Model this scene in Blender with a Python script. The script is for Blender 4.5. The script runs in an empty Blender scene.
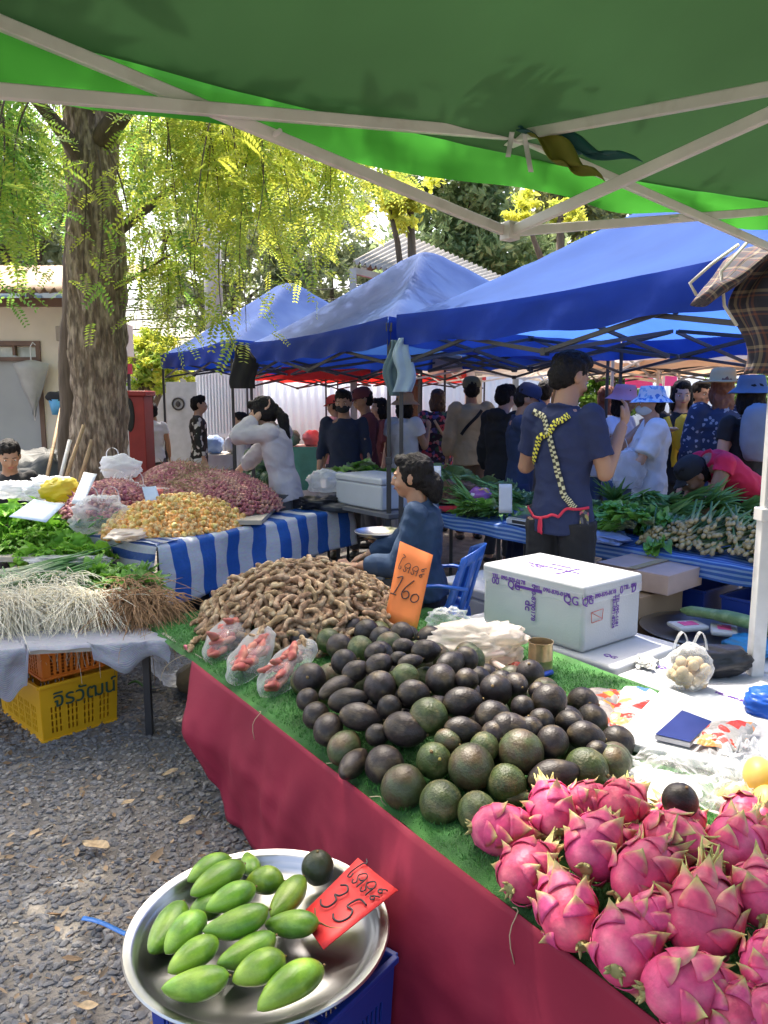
import bpy, math, random
import numpy as np
from mathutils import Vector, Matrix, noise
from mathutils.bvhtree import BVHTree
R = random.Random(7)
PI = math.pi
sc = bpy.context.scene
COL = sc.collection
V = Vector
# ------------------------------------------------------------------ camera
F = 760.0; CH = 1.55; PITCH = math.radians(8.4)
CP, SP = math.cos(PITCH), math.sin(PITCH)
cam = bpy.data.cameras.new('camera'); camo = bpy.data.objects.new('camera', cam); COL.objects.link(camo)
cam.sensor_fit = 'VERTICAL'; cam.sensor_height = 36; cam.lens = 36 * F / 1024
camo.location = (0, 0, CH); camo.rotation_euler = (PI / 2 - PITCH, 0, 0)
cam.clip_start = .05; cam.clip_end = 500
sc.camera = camo

def ray(px, py):
    x = (px - 384) / F; u = (512 - py) / F
    return V((x, CP + SP * u, -SP + CP * u))
def on(px, py, z):
    d = ray(px, py); t = (z - CH) / d.z
    return V((0, 0, CH)) + d * t
def at(px, py, Y):
    d = ray(px, py); return V((0, 0, CH)) + d * (Y / d.y)
def depth(p): return p.y * CP - (p.z - CH) * SP
def proj(p):
    d = depth(p); u = ((p.z - CH) * CP + p.y * SP) / d
    return 384 + p.x / d * F, 512 - u * F
E1 = V((.79, .613, 0)).normalized(); E2 = V((.613, -.79, 0)).normalized()
def T(a, b, z=0): return E1 * a + E2 * b + V((0, 0, z))
def AB(p): return p.dot(E1), p.dot(E2)
YAW1 = math.atan2(E1.y, E1.x)          # rotation that turns +X into E1
YAW2 = math.atan2(E2.y, E2.x)

# ------------------------------------------------------------------ materials
MATS = {}
def nmat(name):
    m = bpy.data.materials.new(name); m.use_nodes = True
    nt = m.node_tree; nt.nodes.clear()
    return m, nt, nt.nodes, nt.links
def mat(name, col, rough=.6, var=.12, vs=6, bump=0, bs=40, metal=0, col2=None, c2s=3, c2lo=.45, c2hi=.6, orand=0, huer=0,
        trans=0, spec=.5, sheen=0, tip=None, sub=0, stretch=None, emis=0, alpha=1, coat=0):
    if name in MATS: return MATS[name]
    m, nt, N, L = nmat(name)
    out = N.new('ShaderNodeOutputMaterial'); b = N.new('ShaderNodeBsdfPrincipled')
    tc = N.new('ShaderNodeTexCoord'); src = tc.outputs['Object']
    if stretch:
        mp = N.new('ShaderNodeMapping'); mp.inputs['Scale'].default_value = stretch; L.new(src, mp.inputs['Vector']); src = mp.outputs['Vector']
    def noi(s, d=4):
        n = N.new('ShaderNodeTexNoise'); n.inputs['Scale'].default_value = s; n.inputs['Detail'].default_value = d
        L.new(src, n.inputs['Vector']); return n.outputs['Fac']
    def mixc(f, a, c, mode='MIX'):
        x = N.new('ShaderNodeMix'); x.data_type = 'RGBA'; x.blend_type = mode
        if isinstance(f, float) or isinstance(f, int): x.inputs[0].default_value = f
        else: L.new(f, x.inputs[0])
        for s, val in ((6, a), (7, c)):
            if isinstance(val, tuple): x.inputs[s].default_value = (*val[:3], 1)
            else: L.new(val, x.inputs[s])
        return x.outputs[2]
    def rng(f, lo, hi, a=0, c=1):
        x = N.new('ShaderNodeMapRange'); x.inputs[1].default_value = lo; x.inputs[2].default_value = hi
        x.inputs[3].default_value = a; x.inputs[4].default_value = c; L.new(f, x.inputs[0]); return x.outputs[0]
    c = tuple(col)
    if col2: c = mixc(rng(noi(c2s), c2lo, c2hi), c, tuple(col2))
    if tip:
        at_ = N.new('ShaderNodeAttribute'); at_.attribute_name = 'tip'
        c = mixc(at_.outputs['Fac'], c, tuple(tip))
    hs = None
    if var or orand or huer:
        hs = N.new('ShaderNodeHueSaturation')
        if isinstance(c, tuple): hs.inputs['Color'].default_value = (*c, 1)
        else: L.new(c, hs.inputs['Color'])
        v = rng(noi(vs), .25, .75, 1 - var * 1.4, 1 + var * 1.4)
        if orand or huer:
            oi = N.new('ShaderNodeObjectInfo')
            if orand:
                mu = N.new('ShaderNodeMath'); mu.operation = 'MULTIPLY'
                L.new(v, mu.inputs[0]); L.new(rng(oi.outputs['Random'], 0, 1, 1 - orand, 1 + orand), mu.inputs[1]); v = mu.outputs[0]
            if huer: 
                m1 = N.new('ShaderNodeMath'); m1.operation = 'MULTIPLY'; m1.inputs[1].default_value = 7.31; L.new(oi.outputs['Random'], m1.inputs[0])
                m2 = N.new('ShaderNodeMath'); m2.operation = 'FRACT'; L.new(m1.outputs[0], m2.inputs[0])
                L.new(rng(m2.outputs[0], 0, 1, .5 - huer, .5 + huer), hs.inputs['Hue'])
        L.new(v, hs.inputs['Value']); c = hs.outputs['Color']
    if isinstance(c, tuple): b.inputs['Base Color'].default_value = (*c, 1)
    else: L.new(c, b.inputs['Base Color'])
    b.inputs['Roughness'].default_value = rough; b.inputs['Metallic'].default_value = metal
    b.inputs['Specular IOR Level'].default_value = spec
    if sheen: b.inputs['Sheen Weight'].default_value = sheen
    if coat: b.inputs['Coat Weight'].default_value = coat; b.inputs['Coat Roughness'].default_value = .15
    if sub: b.inputs['Subsurface Weight'].default_value = sub; b.inputs['Subsurface Scale'].default_value = .01
    if emis: 
        b.inputs['Emission Color'].default_value = (*col, 1); b.inputs['Emission Strength'].default_value = emis
    if bump:
        bp = N.new('ShaderNodeBump'); bp.inputs['Strength'].default_value = min(1, bump); bp.inputs['Distance'].default_value = .01 * max(1, bump)
        L.new(noi(bs, 6), bp.inputs['Height']); L.new(bp.outputs[0], b.inputs['Normal'])
    sh = b.outputs[0]
    if trans:
        t = N.new('ShaderNodeBsdfTranslucent')
        if isinstance(c, tuple): t.inputs[0].default_value = (*c, 1)
        else: L.new(c, t.inputs[0])
        mx = N.new('ShaderNodeMixShader'); mx.inputs[0].default_value = trans
        L.new(sh, mx.inputs[1]); L.new(t.outputs[0], mx.inputs[2]); sh = mx.outputs[0]
    if alpha < 1:
        t = N.new('ShaderNodeBsdfTransparent'); mx = N.new('ShaderNodeMixShader'); mx.inputs[0].default_value = alpha
        L.new(t.outputs[0], mx.inputs[1]); L.new(sh, mx.inputs[2]); sh = mx.outputs[0]
    L.new(sh, out.inputs[0]); MATS[name] = m
    return m
def clear_plastic(name='clear_plastic', col=(.93, .95, .96), body=.22, rough=.18, bs=22, bd=.008):
    if name in MATS: return MATS[name]
    m, nt, N, L = nmat(name)
    out = N.new('ShaderNodeOutputMaterial'); tr = N.new('ShaderNodeBsdfTransparent'); tr.inputs[0].default_value = (*col, 1)
    pb = N.new('ShaderNodeBsdfPrincipled'); pb.inputs['Base Color'].default_value = (*col, 1); pb.inputs['Roughness'].default_value = rough
    tl = N.new('ShaderNodeBsdfTranslucent'); tl.inputs[0].default_value = (*col, 1)
    m0 = N.new('ShaderNodeMixShader'); m0.inputs[0].default_value = .35; L.new(pb.outputs[0], m0.inputs[1]); L.new(tl.outputs[0], m0.inputs[2])
    tc = N.new('ShaderNodeTexCoord')
    no = N.new('ShaderNodeTexNoise'); no.inputs['Scale'].default_value = bs; no.inputs['Detail'].default_value = 5; no.inputs['Distortion'].default_value = 1.5
    L.new(tc.outputs['Object'], no.inputs['Vector'])
    bp = N.new('ShaderNodeBump'); bp.inputs['Strength'].default_value = 1; bp.inputs['Distance'].default_value = bd
    L.new(no.outputs[0], bp.inputs['Height']); L.new(bp.outputs[0], pb.inputs['Normal'])
    lw = N.new('ShaderNodeLayerWeight'); lw.inputs[0].default_value = .35; L.new(bp.outputs[0], lw.inputs['Normal'])
    rg = N.new('ShaderNodeMapRange'); rg.inputs[1].default_value = 0; rg.inputs[2].default_value = 1; rg.inputs[3].default_value = body; rg.inputs[4].default_value = min(1, body + .6)
    L.new(lw.outputs['Facing'], rg.inputs[0])
    mx = N.new('ShaderNodeMixShader'); L.new(rg.outputs[0], mx.inputs[0]); L.new(tr.outputs[0], mx.inputs[1]); L.new(m0.outputs[0], mx.inputs[2])
    L.new(mx.outputs[0], out.inputs[0]); MATS[name] = m
    return m
def pattern_mat(name, fn, rough=.6, trans=0, coord='UV', bump=0, bs=40):
    """fn(N, L, coordinate_output, helpers) -> colour output"""
    if name in MATS: return MATS[name]
    m, nt, N, L = nmat(name)
    out = N.new('ShaderNodeOutputMaterial'); b = N.new('ShaderNodeBsdfPrincipled'); tc = N.new('ShaderNodeTexCoord')
    b.inputs['Roughness'].default_value = rough
    c = fn(N, L, tc.outputs[coord])
    L.new(c, b.inputs['Base Color']); sh = b.outputs[0]
    if bump:
        n = N.new('ShaderNodeTexNoise'); n.inputs['Scale'].default_value = bs; n.inputs['Detail'].default_value = 5; L.new(tc.outputs['Object'], n.inputs['Vector'])
        bp = N.new('ShaderNodeBump'); bp.inputs['Strength'].default_value = bump; bp.inputs['Distance'].default_value = .02
        L.new(n.outputs[0], bp.inputs['Height']); L.new(bp.outputs[0], b.inputs['Normal'])
    if trans:
        t = N.new('ShaderNodeBsdfTranslucent'); L.new(c, t.inputs[0]); mx = N.new('ShaderNodeMixShader'); mx.inputs[0].default_value = trans
        L.new(sh, mx.inputs[1]); L.new(t.outputs[0], mx.inputs[2]); sh = mx.outputs[0]
    L.new(sh, out.inputs[0]); MATS[name] = m
    return m
def stripes(col_a, col_b, freq, axis=0, duty=.5, wob=.02):
    def fn(N, L, co):
        no = N.new('ShaderNodeTexNoise'); no.inputs['Scale'].default_value = 3; L.new(co, no.inputs['Vector'])
        sp = N.new('ShaderNodeSeparateXYZ'); L.new(co, sp.inputs[0])
        a = N.new('ShaderNodeMath'); a.operation = 'MULTIPLY_ADD'; a.inputs[1].default_value = wob; L.new(no.outputs[0], a.inputs[0]); L.new(sp.outputs[axis], a.inputs[2])
        mu = N.new('ShaderNodeMath'); mu.operation = 'MULTIPLY'; mu.inputs[1].default_value = freq; L.new(a.outputs[0], mu.inputs[0])
        fr = N.new('ShaderNodeMath'); fr.operation = 'FRACT'; L.new(mu.outputs[0], fr.inputs[0])
        gt = N.new('ShaderNodeMath'); gt.operation = 'GREATER_THAN'; gt.inputs[1].default_value = duty; L.new(fr.outputs[0], gt.inputs[0])
        n2 = N.new('ShaderNodeTexNoise'); n2.inputs['Scale'].default_value = 60; L.new(co, n2.inputs['Vector'])
        mx = N.new('ShaderNodeMix'); mx.data_type = 'RGBA'; L.new(gt.outputs[0], mx.inputs[0]); mx.inputs[6].default_value = (*col_a, 1); mx.inputs[7].default_value = (*col_b, 1)
        m2 = N.new('ShaderNodeMix'); m2.data_type = 'RGBA'; m2.blend_type = 'MULTIPLY'; m2.inputs[0].default_value = .35; L.new(mx.outputs[2], m2.inputs[6]); L.new(n2.outputs['Color'], m2.inputs[7])
        return m2.outputs[2]
    return fn
def speckle(base, cols, scale=30, coordscale=1):
    """blotchy print made of voronoi cells that take one of the colours"""
    def fn(N, L, co):
        vo = N.new('ShaderNodeTexVoronoi'); vo.inputs['Scale'].default_value = scale; L.new(co, vo.inputs['Vector'])
        sp = N.new('ShaderNodeSeparateColor'); L.new(vo.outputs['Color'], sp.inputs[0])
        cr = N.new('ShaderNodeValToRGB'); cr.color_ramp.interpolation = 'CONSTANT'; L.new(sp.outputs[0], cr.inputs[0])
        el = cr.color_ramp.elements
        allc = [base] + cols
        el[0].position = 0; el[0].color = (*base, 1); el[1].position = .5; el[1].color = (*allc[1 % len(allc)], 1)
        for i, c in enumerate(cols[1:]):
            e = el.new(.5 + .5 * (i + 1) / len(cols)); e.color = (*c, 1)
        return cr.outputs[0]
    return fn

# ------------------------------------------------------------------ mesh builder
def rotz(a): return Matrix.Rotation(a, 3, 'Z')
def frame(d, up=V((0, 0, 1))):
    d = V(d).normalized()
    x = up.cross(d)
    if x.length < 1e-4: x = V((1, 0, 0)).cross(d)
    x.normalize(); y = d.cross(x)
    return Matrix((x, y, d)).transposed()      # local z -> d
class MB:
    def __init__(s): s.v = []; s.f = []; s.uv = {}; s.tip = []; s.mi = []
    def add(s, vs, fs, tip=None, uvs=None):
        o = len(s.v); s.v += [V(p) for p in vs]
        s.tip += (list(tip) if tip is not None else [0] * len(vs))
        if uvs is not None:
            for i, q in enumerate(uvs): s.uv[o + i] = q
        s.f += [tuple(i + o for i in f) for f in fs]
        return s
    def box(s, c, size, rot=None, taper=1.0):
        c = V(c); hx, hy, hz = size[0] / 2, size[1] / 2, size[2] / 2
        vs = []
        for z, k in ((-hz, taper), (hz, 1)):
            for x, y in ((-hx, -hy), (hx, -hy), (hx, hy), (-hx, hy)): vs.append(V((x * k, y * k, z)))
        if rot is not None: vs = [rot @ q for q in vs]
        return s.add([q + c for q in vs], [(3, 2, 1, 0), (4, 5, 6, 7), (0, 1, 5, 4), (1, 2, 6, 5), (2, 3, 7, 6), (3, 0, 4, 7)])
    def bar(s, a, b, w, h=None):
        a, b = V(a), V(b); h = h or w
        return s.box((a + b) / 2, (w, h, (b - a).length), frame(b - a))
    def tube(s, pts, r, n=8, flat=1.0, up=V((0, 0, 1)), tip=None, closed=False, cap=True):
        pts = [V(p) for p in pts]; m = len(pts)
        rs = r if isinstance(r, (list, tuple)) else [r] * m
        vs = []; tp = []; uvs = []
        prev = None
        for i, p in enumerate(pts):
            d = pts[min(i + 1, m - 1)] - pts[max(i - 1, 0)]
            if closed: d = pts[(i + 1) % m] - pts[i - 1]
            if d.length < 1e-7: d = V((0, 0, 1))
            d.normalize()
            if prev is None: fr = frame(d, up); x = fr.col[0].copy()
            else:
                x = prev - d * prev.dot(d)
                x = x.normalized() if x.length > 1e-5 else frame(d).col[0].copy()
            prev = x; y = d.cross(x)
            for k in range(n):
                a = 2 * PI * k / n
                vs.append(p + (x * math.cos(a) + y * math.sin(a) * flat) * rs[i]); tp.append(tip[i] if tip else 0)
                uvs.append((k / n, i / max(1, m - 1)))
        fs = []
        for i in range(m if closed else m - 1):
            j = (i + 1) % m
            for k in range(n): fs.append((i * n + k, i * n + (k + 1) % n, j * n + (k + 1) % n, j * n + k))
        if cap and not closed:
            fs.append(tuple(reversed(range(n)))); fs.append(tuple((m - 1) * n + k for k in range(n)))
        return s.add(vs, fs, tp, uvs)
    def lathe(s, prof, n=24, c=(0, 0, 0), rot=None, tip=None, squash=(1, 1)):
        c = V(c); vs = []; fs = []; tp = []
        for i, (r, z) in enumerate(prof):
            for k in range(n):
                a = 2 * PI * k / n; q = V((r * math.cos(a) * squash[0], r * math.sin(a) * squash[1], z))
                vs.append((rot @ q if rot is not None else q) + c); tp.append(tip[i] if tip else 0)
        m = len(prof)
        for i in range(m - 1):
            for k in range(n): fs.append((i * n + k, i * n + (k + 1) % n, (i + 1) * n + (k + 1) % n, (i + 1) * n + k))
        return s.add(vs, fs, tp)
    def ell(s, c, r, rot=None, n=12, m=8):
        c = V(c); r = (r, r, r) if isinstance(r, (int, float)) else r
        vs = [V((0, 0, -r[2]))]; fs = []
        for i in range(1, m):
            ph = -PI / 2 + PI * i / m
            for k in range(n):
                a = 2 * PI * k / n; vs.append(V((r[0] * math.cos(ph) * math.cos(a), r[1] * math.cos(ph) * math.sin(a), r[2] * math.sin(ph))))
        vs.append(V((0, 0, r[2])))
        for k in range(n): fs.append((0, 1 + (k + 1) % n, 1 + k))
        for i in range(m - 2):
            for k in range(n):
                a = 1 + i * n + k; b2 = 1 + i * n + (k + 1) % n; fs.append((a, b2, b2 + n, a + n))
        top = len(vs) - 1
        for k in range(n): fs.append((1 + (m - 2) * n + k, 1 + (m - 2) * n + (k + 1) % n, top))
        return s.add([(rot @ q if rot is not None else q) + c for q in vs], fs)
    def grid(s, nu, nv, fn, uv=True, tipf=None):
        vs = []; uvs = []; tp = []
        for i in range(nu + 1):
            for j in range(nv + 1):
                u, w = i / nu, j / nv; vs.append(fn(u, w)); uvs.append((u, w)); tp.append(tipf(u, w) if tipf else 0)
        fs = [(i * (nv + 1) + j, (i + 1) * (nv + 1) + j, (i + 1) * (nv + 1) + j + 1, i * (nv + 1) + j + 1) for i in range(nu) for j in range(nv)]
        return s.add(vs, fs, tp, uvs if uv else None)
    def merge(s, o, M=None, c=None):
        vs = o.v
        if M is not None: vs = [M @ q for q in vs]
        if c is not None: vs = [q + c for q in vs]
        base = len(s.v); s.add(vs, o.f, o.tip)
        for k, q in o.uv.items(): s.uv[base + k] = q
        return s
    def mesh(s, name, m=None, smooth=True, off=V((0, 0, 0))):
        me = bpy.data.meshes.new(name)
        me.from_pydata([tuple(p - off) for p in s.v], [], s.f)
        if s.uv:
            ul = me.uv_layers.new(name='UVMap')
            li = np.empty(len(me.loops), dtype=np.int32); me.loops.foreach_get('vertex_index', li)
            arr = np.zeros((len(s.v), 2), dtype=np.float32)
            for k, q in s.uv.items(): arr[k] = q
            ul.data.foreach_set('uv', arr[li].ravel())
        if any(s.tip):
            at_ = me.attributes.new('tip', 'FLOAT', 'POINT'); at_.data.foreach_set('value', np.array(s.tip, dtype=np.float32))
        if m: me.materials.append(m)
        if smooth: me.polygons.foreach_set('use_smooth', [True] * len(me.polygons))
        me.update()
        return me
OFF = {}
def tag(o, label=None, cat=None, group=None, kind=None):
    if label: o['label'] = label
    if cat: o['category'] = cat
    if group: o['group'] = group
    if kind: o['kind'] = kind
    return o
def thing(name, label, cat, loc=(0, 0, 0), group=None):
    o = bpy.data.objects.new(name, None); COL.objects.link(o); o.location = loc; o.empty_display_size = .1
    OFF[o.name] = V(loc); return tag(o, label, cat, group)
def obj(name, mb, m, parent=None, smooth=True, bevel=0, thick=0, angle=None, sub=0, label=None, local=False, bseg=2):
    """links an MB (or a mesh) as one mesh object; the builder works in world coordinates unless local"""
    if parent is not None: off = V((0, 0, 0)) if local else OFF[parent.name]
    else:
        if isinstance(mb, MB) and not local:
            n = len(mb.v); off = V((sum(p.x for p in mb.v) / n, sum(p.y for p in mb.v) / n, min(p.z for p in mb.v)))
        else: off = V((0, 0, 0))
    me = mb.mesh(name, m, smooth, off) if isinstance(mb, MB) else mb
    o = bpy.data.objects.new(name, me); COL.objects.link(o)
    if parent is None: o.location = off
    else: o.parent = parent
    OFF[o.name] = off if parent is None else OFF[parent.name]
    if thick:
        md = o.modifiers.new('solid', 'SOLIDIFY'); md.thickness = thick; md.offset = 0
    if bevel:
        md = o.modifiers.new('bevel', 'BEVEL'); md.width = bevel; md.segments = bseg; md.limit_method = 'ANGLE'; md.angle_limit = .6
    if sub:
        md = o.modifiers.new('sub', 'SUBSURF'); md.levels = sub; md.render_levels = sub
    if smooth and angle is not None:
        me.shade_smooth() if hasattr(me, 'shade_smooth') else None
        me.set_sharp_from_angle(angle=angle)
    if label: o['label'] = label
    return o
KIDS = {}
def dup(root, loc, rot=(0, 0, 0), label=None, group=None, scale=None):
    r = root.copy(); COL.objects.link(r); r.location = loc; r.rotation_euler = rot
    if scale: r.scale = (scale,) * 3 if isinstance(scale, (int, float)) else scale
    if label: r['label'] = label
    if group: r['group'] = group
    OFF[r.name] = V(loc)
    def rec(a, b):
        for ch in kids(a):
            c = ch.copy(); COL.objects.link(c); c.parent = b; rec(ch, c)
    rec(root, r)
    return r
def kids(a):
    return [o for o in COL.objects if o.parent == a] if a.name not in KIDS else KIDS[a.name]
def cachekids(a):
    ks = [o for o in COL.objects if o.parent == a]; KIDS[a.name] = ks
    for k in ks: cachekids(k)
class Inst:
    """first placement moves the prototype itself, later ones copy it with its parts"""
    def __init__(s, root): s.r = root; s.used = False; cachekids(root); s.l = root.get('label'); s.g = root.get('group')
    def put(s, loc, rot=(0, 0, 0), label=None, group=None, scale=None):
        if not s.used:
            s.used = True; r = s.r; r.location = loc; r.rotation_euler = rot
            if scale: r.scale = (scale,) * 3 if isinstance(scale, (int, float)) else scale
            if label: r['label'] = label
            if group: r['group'] = group
            return r
        return dup(s.r, loc, rot, label or s.l, group or s.g, scale)
def randrot(rr=R): return (rr.uniform(0, 6.28), rr.uniform(0, 6.28), rr.uniform(0, 6.28))
def nz(p, s=1.0, seed=0): return noise.noise(V((p[0] * s + seed * 13.1, p[1] * s + seed * 5.7, p[2] * s - seed * 3.3)))
def lerp(a, b, t): return a + (b - a) * t
def jitter(mb, amp, scale, seed=0):
    for p in mb.v:
        n = noise.noise_vector(p * scale + V((seed * 3.1, seed * 7.7, 0))); p += n * amp
    return mb
def bezier(p0, p1, p2, n):
    p0, p1, p2 = V(p0), V(p1), V(p2)
    return [p0 * (1 - t) ** 2 + p1 * 2 * t * (1 - t) + p2 * t * t for t in [i / n for i in range(n + 1)]]
def text_mesh(s, size, m, loc, xdir, ydir, name, parent, extrude=.0006, shear=0, off=.001, bold=0):
    """lettering laid flat on a surface: xdir along the line, ydir up the letters"""
    cu = bpy.data.curves.new('t', 'FONT'); cu.body = s; cu.size = size; cu.extrude = extrude; cu.align_x = 'CENTER'; cu.align_y = 'CENTER'; cu.shear = shear; cu.offset = bold
    o = bpy.data.objects.new('t', cu); COL.objects.link(o); bpy.context.view_layer.update()
    me = bpy.data.meshes.new_from_object(o.evaluated_get(bpy.context.evaluated_depsgraph_get()))
    bpy.data.objects.remove(o); bpy.data.curves.remove(cu)
    x = V(xdir).normalized(); y = V(ydir); y = (y - x * y.dot(x)).normalized(); z = x.cross(y)
    M = Matrix((x, y, z)).transposed().to_4x4(); M.translation = V(loc) + z * off - OFF[parent.name]
    me.transform(M); me.materials.clear(); me.materials.append(m)
    return obj(name, me, m, parent)
def strokes(lines, w, m, loc, xdir, ydir, size, name, parent, off=.0015, ysc=1):
    """marker strokes: polylines in a unit square, written as thin ribbons of ink"""
    x = V(xdir).normalized(); y = V(ydir); y = (y - x * y.dot(x)).normalized(); z = x.cross(y)
    mb = MB()
    for ln in [[(q[0], q[1] * ysc) for q in l] for l in lines]:
        pts = [V(p) for p in [(q[0], q[1], 0) for q in ln]]
        fine = []
        for i in range(len(pts) - 1):          # catmull-rom
            a, b, c, d = pts[max(i - 1, 0)], pts[i], pts[i + 1], pts[min(i + 2, len(pts) - 1)]
            for k in range(5):
                t = k / 5
                fine.append(.5 * ((2 * b) + (c - a) * t + (2 * a - 5 * b + 4 * c - d) * t * t + (3 * b - a - 3 * c + d) * t ** 3))
        fine.append(pts[-1])
        wp = [V(loc) + x * p.x * size + y * p.y * size + z * off for p in fine]
        mb.tube(wp, w, n=6)
    return obj(name, mb, m, parent)
# ------------------------------------------------------------------ light
SUN_EL = math.radians(63); SUN_AZ = math.atan2(-.42, .91)     # azimuth measured from +Y towards +X
sd = V((math.sin(SUN_AZ) * math.cos(SUN_EL), math.cos(SUN_AZ) * math.cos(SUN_EL), math.sin(SUN_EL)))
sun = bpy.data.lights.new('sun', 'SUN'); suno = bpy.data.objects.new('sun', sun); COL.objects.link(suno)
sun.energy = 2.0; sun.angle = math.radians(.5); sun.color = (1, .93, .82)
suno.rotation_euler = sd.to_track_quat('Z', 'Y').to_euler(); suno.location = (-3, 6, 12)
w = bpy.data.worlds.new('World'); sc.world = w; w.use_nodes = True
wn = w.node_tree; wn.nodes.clear()
sky = wn.nodes.new('ShaderNodeTexSky'); sky.sky_type = 'NISHITA'; sky.sun_disc = False
sky.sun_elevation = SUN_EL; sky.sun_rotation = SUN_AZ; sky.air_density = 1.0; sky.dust_density = 7.0; sky.ozone_density = .6
bg = wn.nodes.new('ShaderNodeBackground'); bg.inputs[1].default_value = .15
wo = wn.nodes.new('ShaderNodeOutputWorld'); wn.links.new(sky.outputs[0], bg.inputs[0]); wn.links.new(bg.outputs[0], wo.inputs[0])
sc.view_settings.view_transform = 'Standard'; sc.view_settings.look = 'None'; sc.view_settings.gamma = 1
sc.view_settings.exposure = 1.95; sc.view_settings.use_curve_mapping = False
sc.cycles.use_denoising = True
sc.cycles.max_bounces = 8; sc.cycles.transparent_max_bounces = 16; sc.cycles.diffuse_bounces = 4
sc.cycles.sample_clamp_indirect = 6; sc.cycles.caustics_reflective = False; sc.cycles.caustics_refractive = False
# ------------------------------------------------------------------ ground
def gz(x, y): return .012 * nz((x, y, 0), .9) + .006 * nz((x, y, 3), 4)
g = MB()
N_ = 120
def gfn(u, w_):
    x = -14 + 28 * u; y = -2 + 24 * w_
    return V((x, y, gz(x, y) if 0 else .012 * nz((x, y, 0), .9)))
g.grid(N_, N_, gfn, uv=False)
m_ground = mat('gravel_soil', (.13, .12, .11), .95, var=.3, vs=9, bump=1, bs=60, col2=(.25, .22, .18), c2s=1.7, c2lo=.5, c2hi=.65)
o = obj('ground', g, m_ground, local=True); tag(o, kind='structure')
far = MB(); far.add([(-200, -60, -.03), (200, -60, -.03), (200, 300, -.03), (-200, 300, -.03)], [(0, 1, 2, 3)])
o = obj('ground', far, m_ground, local=True); tag(o, kind='structure')
def gh(x, y): return .012 * nz((x, y, 0), .9)
# loose stones: nobody could count them
ico_v = []; ico_f = []
t_ = (1 + 5 ** .5) / 2
for a_, b_ in ((-1, t_), (1, t_), (-1, -t_), (1, -t_)): ico_v.append((a_, b_, 0))
for a_, b_ in ((-1, t_), (1, t_), (-1, -t_), (1, -t_)): ico_v.append((0, a_, b_))
for a_, b_ in ((t_, -1), (t_, 1), (-t_, -1), (-t_, 1)): ico_v.append((a_, 0, b_))
ico_v = [V(p).normalized() for p in ico_v]
ico_f = [(0, 11, 5), (0, 5, 1), (0, 1, 7), (0, 7, 10), (0, 10, 11), (1, 5, 9), (5, 11, 4), (11, 10, 2), (10, 7, 6), (7, 1, 8), (3, 9, 4), (3, 4, 2), (3, 2, 6), (3, 6, 8), (3, 8, 9), (4, 9, 5), (2, 4, 11), (6, 2, 10), (8, 6, 7), (9, 8, 1)]
def stones(n, seed, smin, smax, region, tips):
    rr = random.Random(seed); mb = MB()
    for i in range(n):
        x, y = region(rr)
        s_ = smin + (smax - smin) * rr.random() ** 2.2
        M = Matrix.Rotation(rr.uniform(0, 6.3), 3, 'Z') @ Matrix.Rotation(rr.gauss(0, .35), 3, 'X')
        sx, sy, sz = s_ * rr.uniform(.8, 1.3), s_ * rr.uniform(.55, .9), s_ * rr.uniform(.25, .55)
        c = V((x, y, gh(x, y) + sz * rr.uniform(.1, .55)))
        vs = [M @ V((p.x * sx, p.y * sy, p.z * sz)) * rr.uniform(.8, 1.15) + c for p in ico_v]
        mb.add(vs, ico_f, [rr.choice(tips)] * 12)
        mb.tip[-12:] = [mb.tip[-1]] * 12
    return mb
def reg(rr):
    while True:
        y = 1.15 + 5 * rr.random() ** 1.4; x = rr.uniform(-2.9, .5)
        px, py = proj(V((x, y, 0)))
        if -60 < px < 470 and py > 600: return x, y
m_st1 = mat('grey_stone', (.135, .135, .14), .85, var=.3, vs=30, tip=(.30, .275, .24), bump=.3, bs=200)
o = obj('gravel', stones(36000, 3, .007, .018, reg, [0, 0, .1, .2, .3, .05, .5, .8]), m_st1, local=True, smooth=False); tag(o, 'loose grey crushed stone gravel covering the market ground', 'gravel', kind='stuff')
# dry leaves and woody chips between the stones
def chips(n, seed):
    rr = random.Random(seed); mb = MB()
    for i in range(n):
        x, y = reg(rr); a = rr.uniform(0, 6.3); L = rr.uniform(.006, .02) * (2 if rr.random() < .05 else 1); W = L * rr.uniform(.2, .6)
        z = gh(x, y) + rr.uniform(.008, .02); M = Matrix.Rotation(a, 3, 'Z') @ Matrix.Rotation(rr.gauss(0, .3), 3, 'X') @ Matrix.Rotation(rr.gauss(0, .3), 3, 'Y')
        k = rr.uniform(.2, .6)
        pts = [(-L, 0, 0), (-L * .3, W, L * k * .3), (L * .5, W * .7, L * k * .2), (L, 0, L * k * .5), (L * .4, -W, L * k * .3), (-L * .4, -W * .8, 0), (0, 0, -L * .1)]
        mb.add([M @ V(p) + V((x, y, z)) for p in pts], [(0, 1, 6), (1, 2, 6), (2, 3, 6), (3, 4, 6), (4, 5, 6), (5, 0, 6)], [rr.random()] * 7)
    return mb
m_leafd = mat('dry_leaf', (.2, .12, .06), .8, var=.2, tip=(.33, .25, .16), trans=.05)
o = obj('dry_leaf_litter', chips(2200, 5), m_leafd, local=True); tag(o, 'brown dry leaf litter scattered over the gravel', 'leaf litter', kind='stuff')
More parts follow.
